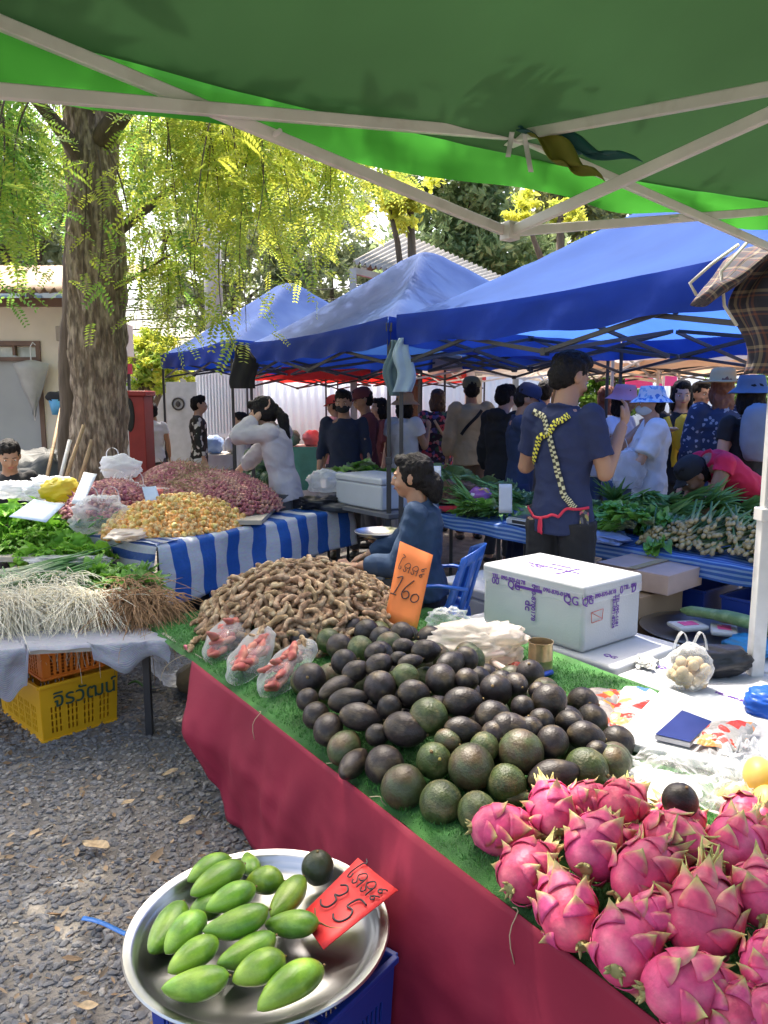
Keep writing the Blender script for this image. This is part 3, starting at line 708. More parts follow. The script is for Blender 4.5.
gm = MB(); gm.bar((c.x, 9.35, 0), (c.x, 9.35, c.z + .05), .03); obj('post', gm, m_dbar, sg, smooth=False)
# corrugated lean-to roof over the tents
rt = thing('sheet_roof_shelter', 'open shelter with a tilted grey corrugated roof behind the tents', 'shelter', tuple(at(430, 290, 13)[:2]) + (0,))
c4 = [at(353, 262, 11.5), at(480, 292, 11.5), at(518, 284, 14.5), at(404, 234, 14.5)]
rb = MB(); nn = 96
def rr_(u, w_):
    p = lp(lp(c4[0], c4[1], u), lp(c4[3], c4[2], u), w_); return p + V((0, 0, .03 * math.sin(u * nn * PI / 2)))
rb.grid(nn * 2, 3, rr_); obj('roof', rb, mat('grey_roof_sheet', (.3, .29, .28), .5, var=.15, vs=2, metal=.3), rt, thick=.01)
rb = MB()
for t in (.08, .5, .92): rb.bar(lp(c4[0], c4[1], t) - V((0, 0, .1)), lp(c4[3], c4[2], t) - V((0, 0, .1)), .09)
rb.bar(c4[0] - V((0, 0, .12)), c4[1] - V((0, 0, .12)), .09); rb.bar(c4[3] - V((0, 0, .12)), c4[2] - V((0, 0, .12)), .09); obj('beams', rb, mat('tan_beam', (.35, .3, .24), .7), rt, smooth=False)
for c in c4:
    rb = MB(); rb.bar((c.x, c.y, 0), (c.x, c.y, c.z - .1), .1); obj('post', rb, m_conc, rt, smooth=False)
# utility poles and wires
def pole(px, py, Y, r_, label):
    p = at(px, py, Y); r0 = thing('utility_pole', label, 'pole', (p.x, Y, 0), 'concrete utility poles'); mb = MB(); mb.tube([(p.x, Y, 0), (p.x, Y, p.z)], [r_ * 1.3, r_], 10); obj('shaft', mb, m_conc, r0)
    mb = MB(); mb.box((p.x, Y, p.z - .5), (1.6, .1, .12)); mb.box((p.x, Y, p.z - 1.3), (1.3, .1, .1)); obj('crossarm', mb, m_conc, r0, smooth=False); return p
p1_ = pole(208, 120, 16, .16, 'concrete utility pole left of the faded blue tent'); p2_ = pole(395, 130, 20, .16, 'concrete utility pole rising behind the corrugated roof')
for i in range(11):
    mb = MB(); a = V((p1_.x - .7 + .14 * i, 16, 1.55 + 16 * (.155 - .012 * i))); b = V((p2_.x, 20, a.z + .6)); c = V((-14, 13 + .1 * i, a.z - .2 + .1 * (i % 3)))
    mb.tube(bezier(c, (a + c) / 2 - V((0, 0, .5)), a, 12) + bezier(a, (a + b) / 2 - V((0, 0, .6 + .1 * (i % 4))), b, 12)[1:], .014, 5)
    o = obj('overhead_wire', mb, m_dark); tag(o, 'thin black overhead wire strung between the concrete poles', 'wire', 'overhead wires')
# ------------------------------------------------------------------ tables, boxes and crates
m_cardb = mat('cardboard', (.36, .24, .14), .85, var=.12, vs=4)
m_steel = mat('polished_steel', (.5, .5, .5), .3, var=.06, vs=6, metal=1, bump=.06, bs=20)
m_ply = mat('table_board', (.4, .36, .3), .7, var=.12)
m_foam = mat('white_foam', (.5, .51, .53), .75, var=.04, vs=4, bump=.12, bs=120)
m_purple = mat('purple_print', (.12, .03, .3), .6, var=0)
m_ink = mat('black_marker', (.02, .015, .02), .5, var=0)
def table(name, label, a0, a1, b0, b1, z, legs, m=None):
    c = T((a0 + a1) / 2, (b0 + b1) / 2); r0 = thing(name, label, 'table', tuple(c))
    mb = MB(); mb.box(c + V((0, 0, z - .015)), (a1 - a0, b1 - b0, .028), rotz(YAW1)); obj('tabletop', mb, m or m_ply, r0, smooth=False)
    for a, b in legs:
        q = MB(); q.bar(T(a, b, 0), T(a, b, z - .03), .026); obj('leg', q, m_dbar, r0, smooth=False, bevel=.003)
    for b in sorted({l[1] for l in legs}):
        q = MB(); q.bar(T(a0 + .08, b, z * .35), T(a1 - .08, b, z * .35), .018); q.bar(T(a0 + .05, b, z - .045), T(a1 - .05, b, z - .045), .02); obj('brace', q, m_dbar, r0, smooth=False)
    return r0
ZT = .49
table('market_table', 'long low folding table carrying the green turf and the near fruit', 1.26, 2.42, -3.3, .15, ZT, [(1.3, -3.0), (2.36, -3.0), (1.3, -.4), (2.36, -.4), (1.32, -1.8), (2.36, -1.8)])
def edge(b): return 1.225 + .02 * min(1, max(0, (-2.8 - b) * 1.5)) - .055 * max(0, b + 2.8) * 1.05
mb = MB()
nb, na = 90, 16
mb.grid(nb, na, lambda u, w_: (lambda b: T(lerp(edge(b) - .005 + .006 * math.sin(b * 17), 2.47 - .03 * math.sin(b * 3) - .07 * max(0, b + 1.8), w_), b, ZT + .009 + .004 * nz((b, w_, 0), 6) - (.02 if w_ == 0 else 0)))(lerp(-3.5, .15, u)))
turf = obj('turf_mat', mb, mat('turf_green', (.035, .14, .03), .8, var=.3, vs=12, bump=.6, bs=300, col2=(.06, .2, .04), c2s=4)); tag(turf, 'green artificial turf mat spread over the near fruit table', 'turf mat')
rr = random.Random(77); bl = MB()
for i in range(60000):
    b = rr.uniform(-3.5, -.5); a = rr.uniform(edge(b), 2.4)
    p = T(a, b, ZT + .01); h = rr.uniform(.006, .013); d = V((rr.gauss(0, .5), rr.gauss(0, .5), 1)) * h; s_ = V((rr.uniform(-1, 1), rr.uniform(-1, 1), 0)).normalized() * .0018
    o_ = len(bl.v); bl.v += [p - s_, p + s_, p + d]; bl.tip += [rr.random()] * 3; bl.f.append((o_, o_ + 1, o_ + 2))
o = obj('blades', bl, mat('turf_blade', (.025, .12, .02), .6, var=.15, tip=(.09, .3, .06), trans=.25), turf, smooth=False); o['kind'] = 'stuff'
def redf(u, w_):
    b = lerp(-2.84 + .42 * w_ ** 1.3, .15, u); zz = lerp(ZT + .004, .02, w_)
    k = min(1, w_ * 2.2)
    bb_ = b + .12 * w_ * math.sin(b * 2.1); fold = (.05 * math.sin(bb_ * 4.2 + 1) + .028 * math.sin(bb_ * 9.3 + w_ * 1.5) + .012 * math.sin(bb_ * 23 + 2 * w_) * (.4 + w_)) * k ** .8 + .03 * w_ * w_
    return T(edge(b) - .016 - max(0, fold) * 1.0 - .045 * k + .022 * nz((b * 1.6, zz, 0), 5) * k + .008 * nz((b, zz, 4), 17) * k, b, zz)
mb = MB(); mb.grid(120, 26, redf)
o = obj('red_tablecloth', mb, mat('crimson_cloth', (.27, .008, .035), .75, var=.08, vs=4, sheen=0, trans=.08, bump=.2, bs=10), thick=.002); tag(o, 'crimson cloth hanging from the front edge of the fruit table', 'tablecloth')
# stray fibres on the turf edge
for i, b in enumerate((-3.28, -2.9, -1.75, -1.52, -2.2, -.98)):
    mb = MB(); p = T(edge(b) - .02, b, ZT + .012); sx_, sy_ = rr.uniform(-1, 1), rr.uniform(.4, 1); pts = [p + V((.016 * k * sx_ + .01 * math.sin(k * .9), -.004 * k * sy_, .004 * k - .0028 * k * k * sy_)) for k in range(8)]
    mb.tube(pts, .0013, 5); o = obj('root_fibre', mb, mat('fibre_tan', (.5, .4, .25), .8)); tag(o, 'thin pale root fibre hanging over the turf edge above the red cloth', 'fibre', 'stray root fibres on the turf edge')
mb = MB(); mb.box(T(1.25, -2.98, ZT + .012), (.012, .05, .02), rotz(YAW1)); o = obj('pink_clip', mb, mat('pink_plastic', (.7, .12, .2), .4), smooth=False, bevel=.003); tag(o, 'small pink clip at the corner of the turf above the table leg', 'clip')

# foam boxes
def foam_box(label, a0, a1, b0, b1, z0, z1, lid=.05, seed=0, yaw=0, sag=0):
    c = T((a0 + a1) / 2, (b0 + b1) / 2, z0); r0 = thing('foam_box', label, 'foam box', tuple(c)); sx, sy = a1 - a0, b1 - b0
    mb = MB(); mb.box(c + V((0, 0, (z1 - lid - z0) / 2)), (sx * .985, sy * .985, z1 - lid - z0), rotz(YAW1)); obj('body', mb, m_foam, r0, smooth=True, bevel=.018, bseg=3, angle=.9)
    mb = MB(); mb.box(c + V((0, 0, z1 - lid / 2 - z0)), (sx, sy, lid), rotz(YAW1)); obj('lid', mb, m_foam, r0, bevel=.014, bseg=3, angle=.9)
    return r0
m_tape = mat('clear_tape', (.75, .76, .82), .15, var=0, alpha=.45)
big = foam_box('large white foam fish box with purple printed tape behind the avocados', 2.52, 2.93, -2.49, -1.90, .5, .79, .055)
# tape bands and printing on the big box
def tband(p, q, r_, s_, name='tape'):
    mb = MB(); mb.add([p, q, r_, s_], [(0, 1, 2, 3)]); return obj(name, mb, m_tape, big, smooth=False)
aF = 2.52 - .003; bR = -1.90 + .003; zt_ = .79
tband(T(aF, -2.48, .755), T(aF, -1.91, .755), T(aF, -1.91, .71), T(aF, -2.48, .71)); tband(T(2.53, bR, .755), T(2.92, bR, .755), T(2.92, bR, .71), T(2.53, bR, .71))
def fprint(s_, b, z, size, vert=False, face='F', name='printed_text'):
    size *= 1.3
    up = V((0, 0, 1))
    z += .035
    if face == 'F': loc, xd = T(aF, b, z), E2
    elif face == 'R': loc, xd = T(b + .03, bR, z), E1
    if vert: return text_mesh(s_, size, m_purple, loc, -up, xd, name, big, bold=.0006)
    return text_mesh(s_, size, m_purple, loc, xd, up, name, big, bold=.0006)
fprint('TEL. 090-870-0178', -2.32, .708, .02); fprint('TEL. 090-870-0178', -2.07, .700, .02); fprint('00', -2.4, .684, .035); fprint('▬▬▬▬', -2.2, .69, .03); fprint('QG', -1.965, .684, .04); fprint('QG', -2.285, .684, .038)
fprint('090-8700178', -2.17, .63, .024, True); fprint('dc', -2.20, .61, .04, True)
fprint('TEL. 090-870-0178', 2.60, .703, .02, face='R'); fprint('TEL. 090', 2.8, .71, .02, face='R'); fprint('QG', 2.51, .69, .038, face='R'); fprint('D', 2.83, .695, .036, face='R'); fprint('0', 2.74, .702, .036, face='R')
fprint('TEL.090-6681', 2.715, .615, .02, True, 'R'); fprint('TEL.091-8704', 2.69, .615, .02, True, 'R')
mb = MB(); 
for k, (p, q) in enumerate((((2.565, .672), (2.645, .676)), ((2.645, .676), (2.64, .63)), ((2.64, .63), (2.57, .627)), ((2.57, .627), (2.565, .672)), ((2.57, .67), (2.64, .635)))): mb.tube([T(p[0], bR + .001, p[1]), T(q[0], bR + .001, q[1])], .0016, 5)
obj('red_stamp', mb, mat('faded_red_ink', (.6, .15, .12), .7), big)
for a, b, t_, sz in ((2.69, -2.21, 'TEL. 090-870-0178 QG TEL. 090', .022), (2.75, -2.21, '090-8700178', .022)):
    text_mesh(t_, sz, m_purple, T(a, b, zt_), E2, E1, 'printed_text', big, bold=.0008)
text_mesh('TEL. 090-870-0178', .022, m_purple, T(2.69, -2.12, zt_), E1, -E2, 'printed_text', big, bold=.0008); text_mesh('QG', .045, m_purple, T(2.66, -2.28, zt_), E2, E1, 'printed_text', big, bold=.001)
def lowbox(label, a0, a1, b0, b1, z1, texts):
    r0 = foam_box(label, a0, a1, b0, b1, .0, z1, .06)
    for s_, a, b, sz, face, vert in texts:
        if face == 'T': text_mesh(s_, sz, m_purple, T(a, b, z1), E2 if not vert else E1, E1 if not vert else -E2, 'printed_text', r0, bold=.0008)
        elif face == 'F': text_mesh(s_, sz, m_purple, T(a0 - .001, b, z1 + a), E2, V((0, 0, 1)), 'printed_text', r0, bold=.0008)
        else: text_mesh(s_, sz, m_purple, T(a, b1 + .001, z1 + b), E1, V((0, 0, 1)), 'printed_text', r0, bold=.0008)
    return r0
lowbox('closed white foam box under the big one, beside the tin can', 2.5, 2.98, -2.62, -1.72, .497, [('ACCC. TEL. 090', -.03, -1.9, .025, 'F', 0), ('QG', 2.6, -1.82, .04, 'T', 0)])
lowbox('closed white foam box holding the bag of potatoes', 2.47, 2.95, -1.7, -.98, .485, [('QG TEL', 2.68, -1.58, .04, 'T', 0), ('TEL. 090-870', 2.6, -1.3, .024, 'T', 0), ('090-870-0178 TEL', -.028, -1.52, .026, 'F', 0), ('QG', -.03, -1.32, .05, 'F', 0), ('TEL 090-870', 2.75, -1.08, .03, 'T', 1)])
lowbox('white foam box with red print behind the blue chair seat', 2.95, 3.35, -3.3, -2.72, .5, [])
def wallgrid(mb, o, x, z, w_, h, xs, zs, holes):
    """flat wall with real openings; holes: set of (column, row) cells left open"""
    for i in range(len(xs) - 1):
        for j in range(len(zs) - 1):
            if (i, j) in holes: continue
            mb.add([o + x * xs[i] + z * zs[j], o + x * xs[i + 1] + z * zs[j], o + x * xs[i + 1] + z * zs[j + 1], o + x * xs[i] + z * zs[j + 1]], [(0, 1, 2, 3)])
def crate(label, c, L, W_, h, yaw, m, cols=12, rows=4, z_lo=.22, z_hi=.7, taper=.94, group=None, hole=.55, gx=3):
    r0 = thing('plastic_crate', label, 'crate', tuple(c), group); mb = MB(); Rz = rotz(yaw); c = V(c)
    def cell(n, a0, a1, f):
        out = [0.0]; st = (a1 - a0) / n
        for k in range(n): out += [a0 + st * k + st * (1 - f) / 2, a0 + st * k + st * (1 + f) / 2]
        return out + [1.0]
    for sx, sy, l1, l2 in ((0, -1, L, W_), (0, 1, L, W_), (-1, 0, W_, L), (1, 0, W_, L)):
        n = cols if sy else max(4, int(cols * W_ / L)); xs = cell(n, .1, .9, hole); zs = cell(rows, z_lo, z_hi, .78)
        holes = {(1 + 2 * i, 1 + 2 * j) for i in range(n) for j in range(rows) if gx == 0 or i % (gx + 1) != gx}
        w = MB()
        for i in range(len(xs) - 1):
            for j in range(len(zs) - 1):
                if (i, j) in holes: continue
                q = []
                for x, z in ((xs[i], zs[j]), (xs[i + 1], zs[j]), (xs[i + 1], zs[j + 1]), (xs[i], zs[j + 1])):
                    k = lerp(taper, 1, z); hx, hy = L / 2 * k, W_ / 2 * k
                    p = V(((x - .5) * 2 * hx, sy * hy, z * h)) if sy else V((sx * hx, (x - .5) * 2 * hy, z * h))
                    q.append(Rz @ p + c)
                w.add(q, [(0, 1, 2, 3)])
        mb.merge(w)
    obj('wall', mb, m, r0, smooth=False, thick=.004)
    rb = MB(); cs_ = [(-1, -1), (1, -1), (1, 1), (-1, 1)]
    for zz, k, t_ in ((h, 1.0, .016), (.006, taper, .012)):
        rb = MB()
        for i in range(4):
            p, q = cs_[i], cs_[(i + 1) % 4]; e = .004
            rb.bar(Rz @ V((p[0] * (L / 2 * k + e), p[1] * (W_ / 2 * k + e), zz)) + c, Rz @ V((q[0] * (L / 2 * k + e), q[1] * (W_ / 2 * k + e), zz)) + c, t_)
        obj('rim', rb, m, r0, smooth=False, bevel=.003)
    bb = MB(); bb.box(c + V((0, 0, .012)), (L * taper * .97, W_ * taper * .97, .006), Rz); obj('bottom', bb, m, r0, smooth=False)
    return r0
m_yel = mat('yellow_plastic', (.75, .4, .01), .45, var=.08, vs=5, sub=0); m_ora = mat('orange_plastic', (.75, .2, .02), .45, var=.08); m_bluep = mat('blue_plastic', (.015, .05, .33), .4, var=.08)
pa, pb = on(44, 745, 0), on(117, 722, 0); dx = (pb - pa).normalized(); dyv = V((-dx.y, dx.x, 0)); ya = math.atan2(dx.y, dx.x)
yc = pa + dx * .18 + dyv * .27
ycr = crate('yellow plastic crate lettered in dark green at the bottom of the left stack', yc, .37, .54, .27, ya, m_yel, cols=15, rows=4, z_lo=.12, z_hi=.62, hole=.45)
text_mesh('จิรวัฒน์', .1, mat('dark_green_paint', (.02, .07, .05), .6), yc - dyv * .275 + V((0, 0, .195)) + dx * .02, dx, V((0, 0, 1)) - dyv * .06, 'painted_name', ycr, bold=.0006, off=.006)
crate('orange plastic crate stacked on the yellow crate', yc + V((0, 0, .285)) + dx * -.01 + dyv * -.02, .30, .46, .145, ya, m_ora, cols=9, rows=6, z_lo=.12, z_hi=.8, gx=0, hole=.5)
# pan on the blue basket
PZ = .37; pc = on(259, 926, PZ); crate('blue plastic crate carrying the steel tray of mangoes', V((pc.x + .03, pc.y - .02, 0)), .42, .36, PZ - .075, YAW2 + .25, m_bluep, cols=22, rows=3, z_lo=.1, z_hi=.75, gx=0, hole=.55)
PR = .293
tray = thing('steel_tray', 'large round steel tray full of green mangoes on a blue crate', 'tray', (pc.x, pc.y, PZ - .045))
mb = MB(); mb.lathe([(0, -.045), (.1, -.0451), (.2, -.045), (.235, -.042), (.258, -.026), (.270, -.004), (.278, .002), (PR, .004), (PR + .003, .0), (PR, -.005), (.28, -.006), (.264, -.014), (.25, -.04), (.2, -.049), (0, -.049)], 72, pc)
obj('dish', mb, m_steel, tray, angle=.8)
# left stall board and cover sheet
L0, L1, L2, L3 = on(-90, 657, .47), on(160, 643, .47), on(150, 573, .47), on(-110, 573, .47)
lt = thing('market_table', 'low board on crates carrying the root bundles on the left', 'table', tuple((L0 + L1 + L2 + L3) / 4 * 1.0 - V((0, 0, .47))))
mb = MB(); mb.add([L0, L1, L2, L3] + [p - V((0, 0, .02)) for p in (L0, L1, L2, L3)], [(0, 1, 2, 3), (7, 6, 5, 4), (0, 4, 5, 1), (1, 5, 6, 2), (2, 6, 7, 3), (3, 7, 4, 0)]); obj('tabletop', mb, m_ply, lt, smooth=False)
for p in (L0, L1, L2, L3):
    q = p.lerp((L0 + L2) / 2, .12); mb = MB(); mb.bar((q.x, q.y, 0), (q.x, q.y, .43), .03); obj('leg', mb, m_dbar, lt, smooth=False)
def sheetf(u, w_):
    p = L0.lerp(L1, u * 1.03); n = (L0 - L3).normalized()
    drop = lerp(.09, .0, abs(math.sin(u * 9)) * .4) + (.13 if (.37 < u < .6) else .06 if u > .6 else .1)
    if u < .44: drop = .2 + .03 * math.sin(u * 40)
    elif u < .70: drop = .012
    else: drop = .1 + .03 * math.sin(u * 25)
    s_ = w_ * (drop + .34) - .34
    crumple = V((nz((p.x, w_, 1), 9) * .02, nz((p.x, w_, 2), 11) * .02, nz((p.x, w_, 3), 13) * .012))
    if s_ < 0: return p + n * (s_ + .012) + V((0, 0, .012)) + crumple * .5
    return p + n * (.018 + .025 * math.sin(u * 26) * min(1, s_ * 12)) + V((0, 0, .012 - s_)) + crumple
mb = MB(); mb.grid(90, 20, sheetf); o = obj('cover_sheet', mb, pattern_mat('striped_white_sheet', stripes((.56, .56, .6), (.38, .4, .5), 70, 1, .6, .05), .8, .25, bump=.4, bs=30)); tag(o, 'crumpled white sheet with faint stripes hanging over the orange crate', 'cover sheet')
# striped tarpaulin table
TZ = .68
s0, s1 = V((-1.36, 4.5, 0)), V((-.3, 6.05, 0)); sd_ = (s1 - s0).normalized(); sn = V((-sd_.y, sd_.x, 0)); SL = (s1 - s0).length
def S(u, v, z=0): return s0 + sd_ * u + sn * v + V((0, 0, z))
st = thing('market_table', 'table wrapped in blue and white striped tarpaulin with the brown fruit heap', 'table', tuple(S(.9, .5)))
mb = MB(); mb.box(S(SL / 2, .48, TZ - .02), (SL, .96, .03), rotz(math.atan2(sd_.y, sd_.x))); obj('tabletop', mb, m_ply, st, smooth=False)
for u, v in ((.05, .05), (SL - .05, .05), (.05, .9), (SL - .05, .9)):
    mb = MB(); mb.bar(S(u, v, 0), S(u, v, TZ - .03), .03); obj('leg', mb, m_dbar, st, smooth=False)
m_stripe = pattern_mat('blue_white_tarpaulin', stripes((.75, .79, .88), (.025, .15, .6), 8.2, 0, .5, .03), .45, .25, bump=.5, bs=14)
def tarp(u, w_):
    x = lerp(-.02, SL + .05, u); s_ = w_ * .68 - .3; cr = V((nz((x, w_, 1), 5), nz((x, w_, 2), 5), nz((x, w_, 3), 5))) * .012
    if s_ < 0: return S(x, -s_, TZ + .012) + cr * .6
    dr = s_ * (1.02 - .25 * u); return S(x, -.02 - .03 * math.sin(u * 14) * min(1, s_ * 6) - .06 * s_, TZ + .01 - dr) + cr
mb = MB(); mb.grid(80, 30, tarp); o = obj('striped_tarpaulin', mb, m_stripe, thick=.001); tag(o, 'blue and white striped tarpaulin hanging over the long side of the table', 'tarpaulin')
def tarp2(u, w_):
    y = lerp(-.01, 1.0, u); s_ = w_ * .75 - .15; cr = V((nz((y, w_, 5), 4), nz((y, w_, 6), 4), nz((y, w_, 7), 4))) * .03
    if s_ < 0: return S(-s_, y, TZ + .018) + cr * .3
    return S(-.02 - .12 * s_ - .05 * math.sin(u * 11) * min(1, s_ * 5), y, TZ + .016 - s_ * (1 if u < .5 else 1 - .5 * (u - .5))) + cr * min(1, s_ * 4)
mb = MB(); mb.grid(50, 36, tarp2); o = obj('striped_tarpaulin', mb, pattern_mat('grey_blue_tarpaulin', stripes((.5, .53, .58), (.02, .08, .3), 8, 1, .5, .05), .5, .25, bump=.5, bs=14)); tag(o, 'duller horizontally striped tarpaulin hanging over the short left end of the table', 'tarpaulin')
mb = MB(); mb.grid(30, 14, lambda u, w_: S(.45 + u * 1.1, .06 + .04 * math.sin(u * 12), .46 - w_ * .44) + V((nz((u, w_, 0), 5) * .05, nz((u, w_, 5), 5) * .05, 0))); o = obj('blue_sheet', mb, mat('sky_blue_plastic', (.01, .16, .55), .4, trans=.3, bump=.5, bs=20)); tag(o, 'bright blue plastic sheet under the striped table', 'sheet')
for i, (u, v, r_, lab) in enumerate([(.15, .35, .2, 'dark bag lumped on the ground under the left end of the striped table'), (.6, .45, .23, 'black bag lumped under the middle of the striped table')]):
    mb = MB(); mb.ell(S(u, v, r_ * .75), (r_ * 1.3, r_, r_), n=24, m=16); jitter(mb, .07, 5, i); o = obj('sack', mb, mat('dark_sack', (.03, .035, .05), .5, bump=.5, bs=20)); tag(o, lab, 'sack')

# middle vegetable tables
for (b0, b1, lab) in ((-5.9, -3.55, 'middle vegetable table under blue striped cover left of the man in navy'), (-3.5, -1.2, 'right vegetable table under blue cover beyond the foam boxes')):
    table('market_table', lab, 3.78, 4.85, b0, b1, .69, [(3.85, b0 + .1), (4.75, b0 + .1), (3.85, b1 - .1), (4.75, b1 - .1)])
    mb = MB()
    def cv(u, w_, b0=b0, b1=b1):
        b = lerp(b0 - .03, b1 + .03, u); s_ = w_ * .75 - .6; c = nz((b, w_, 1), 5) * .01
        return T(3.78 - s_, b, .702 + c) if s_ < 0 else T(3.765 + .02 * math.sin(b * 13) * s_ * 5, b, .70 - s_ * .6 + c)
    mb.grid(60, 20, cv); o = obj('blue_cover', mb, pattern_mat('blue_stripe_cover', stripes((.03, .13, .5), (.25, .4, .7), 16, 1, .55, .05), .5, .1, bump=.3, bs=20)); tag(o, ('blue striped plastic cover on the ' + lab.split(' table')[0] + ' table'), 'table cover')
for i, (b, lab) in enumerate(((-1.75, 'blue plastic crate nearest the white tent leg'), (-2.35, 'blue plastic crate in the shade under the right vegetable table'))):
    crate(lab, T(4.0, b, .12), .5, .36, .4, YAW2, m_bluep, cols=16, rows=4, gx=3, group='blue crates under the vegetable table')
def carton(label, c, size, yaw, m=m_cardb, lidm=None):
    r0 = thing('cardboard_box', label, 'box', tuple(c)); c = V(c); mb = MB(); mb.box(c + V((0, 0, size[2] / 2)), size, rotz(yaw)); obj('body', mb, m, r0, smooth=False, bevel=.004)
    mb = MB(); Rz = rotz(yaw)
    for s_ in (-1, 1): mb.box(c + Rz @ V((0, s_ * size[1] * .26, size[2] + .004 + .003 * s_)), (size[0], size[1] * .48, .004), Rz)
    obj('flap', mb, m, r0, smooth=False); mb = MB(); mb.box(c + V((0, 0, size[2] + .0095)), (size[0] * 1.003, .05, .001), Rz); obj('tape', mb, mat('brown_tape', (.5, .38, .22), .25), r0, smooth=False); return r0
carton('brown cardboard box right of the big foam box', T(3.52, -2.42, .3), (.42, .5, .25), YAW1, m_cardb); carton('cardboard box wrapped in clear film on top of the brown one', T(3.6, -2.3, .565), (.36, .42, .1), YAW1 + .06, mat('pinkish_cardboard', (.5, .36, .3), .5))
carton('brown cardboard box at the bottom beside the blue crate', T(3.5, -2.35, 0), (.45, .6, .29), YAW1, m_cardb)
mb = MB(); mb.box(T(3.55, -1.45, .2), (.7, .9, .4), rotz(YAW1)); o = obj('foam_slab', mb, m_foam, smooth=False, bevel=.01); tag(o, 'white foam block under the wide steel tray', 'foam block')
q = on(704, 630, .44); tr2 = thing('steel_tray', 'wide steel tray lying by the white tent leg', 'tray', (q.x, q.y, .42)); mb = MB(); mb.lathe([(0, -.015), (.22, -.015), (.255, .006), (.3, .012), (.3, .008), (.25, -.002), (.22, -.02), (0, -.02)], 56, q); obj('dish', mb, m_steel, tr2, angle=.8)
for i, (px, py) in enumerate(((688, 626), (724, 630))):
    p = on(px, py, .46); r0 = thing('foam_tray_pack', ('left' if i == 0 else 'right') + ' one of two wrapped packs with pink labels on the wide steel tray', 'pack', tuple(p)); mb = MB(); mb.box(p, (.16, .12, .025), rotz(.2 + i)); obj('pack', mb, m_foam, r0, smooth=False, bevel=.01)
    mb = MB(); mb.box(p + V((0, 0, .014)), (.08, .06, .002), rotz(.2 + i)); obj('label', mb, pattern_mat('pink_label', speckle((.7, .1, .3), [(.7, .1, .3), (.85, .6, .65)], 40), .5, coord='Object'), r0, smooth=False)
# ------------------------------------------------------------------ fruit and vegetables
def surf(px, py, hf, z0=.5):
    d = ray(px, py); o = V((0, 0, CH)); t = .6
    while t < 8:
        p = o + d * t
        if p.z < hf(*AB(p)): return p
        t += .008
    return on(px, py, z0)
def yawpx(px, py, ang, z):
    """world yaw of a direction drawn in the picture at angle ang (degrees, up positive) at a point of height z"""
    a = math.radians(ang); p, q = on(px, py, z), on(px + 12 * math.cos(a), py - 12 * math.sin(a), z); return math.atan2(q.y - p.y, q.x - p.x)
def bumpf(a, b, a0, b0, ra, rb, h, p=.6):
    d = ((a - a0) / ra) ** 2 + ((b - b0) / rb) ** 2
    return h * (1 - d) ** p if d < 1 else -.2
# ---- avocados
m_av = {'d': mat('avocado_dark', (.026, .019, .019), .43, var=.4, vs=45, bump=.22, bs=170, col2=(.10, .075, .04), c2s=20, c2lo=.52, c2hi=.8, orand=.45, spec=.45),
        'b': mat('avocado_brown', (.10, .068, .034), .42, var=.35, vs=45, bump=.25, bs=170, col2=(.06, .075, .03), c2s=22, c2lo=.4, c2hi=.6, orand=.2),
        'g': mat('avocado_green', (.055, .08, .022), .42, var=.35, vs=45, bump=.35, bs=170, col2=(.13, .12, .05), c2s=24, c2lo=.5, c2hi=.7, orand=.2)}
m_scar = mat('yellow_scar', (.5, .42, .1), .6)
avo = {}
for k, lab, nm, grp in (('d', 'dark purple black avocado in the heap on the green turf', 'dark', 'dark ripe avocados in the heap'), ('b', 'brownish mottled avocado in the heap on the green turf', 'brown', 'brownish avocados in the heap'), ('g', 'dull green rough avocado in the heap on the green turf', 'green', 'dull green avocados in the heap')):
    for v in range(3):
        r0 = thing('avocado', lab, 'avocado', (0, 0, -5), grp); e = (.04, .16, .34)[v]
        prof = [(0, -1.0)]
        for i in range(1, 20):
            t = i / 20; th = PI * t; r_ = math.sin(th) * (1 - e * 1.3 * max(0, t - .5)); prof.append((r_ * .98, -math.cos(th) * (1 + e * (t > .5) * (t - .5))))
        prof.append((0, prof[-1][1] + .02)); mb = MB(); mb.lathe(prof, 28)
        for p in mb.v: p *= 1 + .035 * nz(p, 1.4, v + ord(k))
        mb.v = [p * .05 for p in mb.v]
        obj('skin', mb, m_av[k], r0, local=True)
        s_ = MB(); zt_ = prof[-1][1] * .05; s_.lathe([(0, -.003), (.005, -.002), (.0045, .003), (.002, .004), (0, .003)], 10, (0, 0, zt_)); obj('stem_scar', s_, mat('stem_brown', (.2, .13, .05), .8), r0, local=True)
        avo[k, v] = Inst(r0)
hA = lambda a, b: .5 + max(bumpf(a, b, 1.68, -1.98, .52, .92, .215), .03)
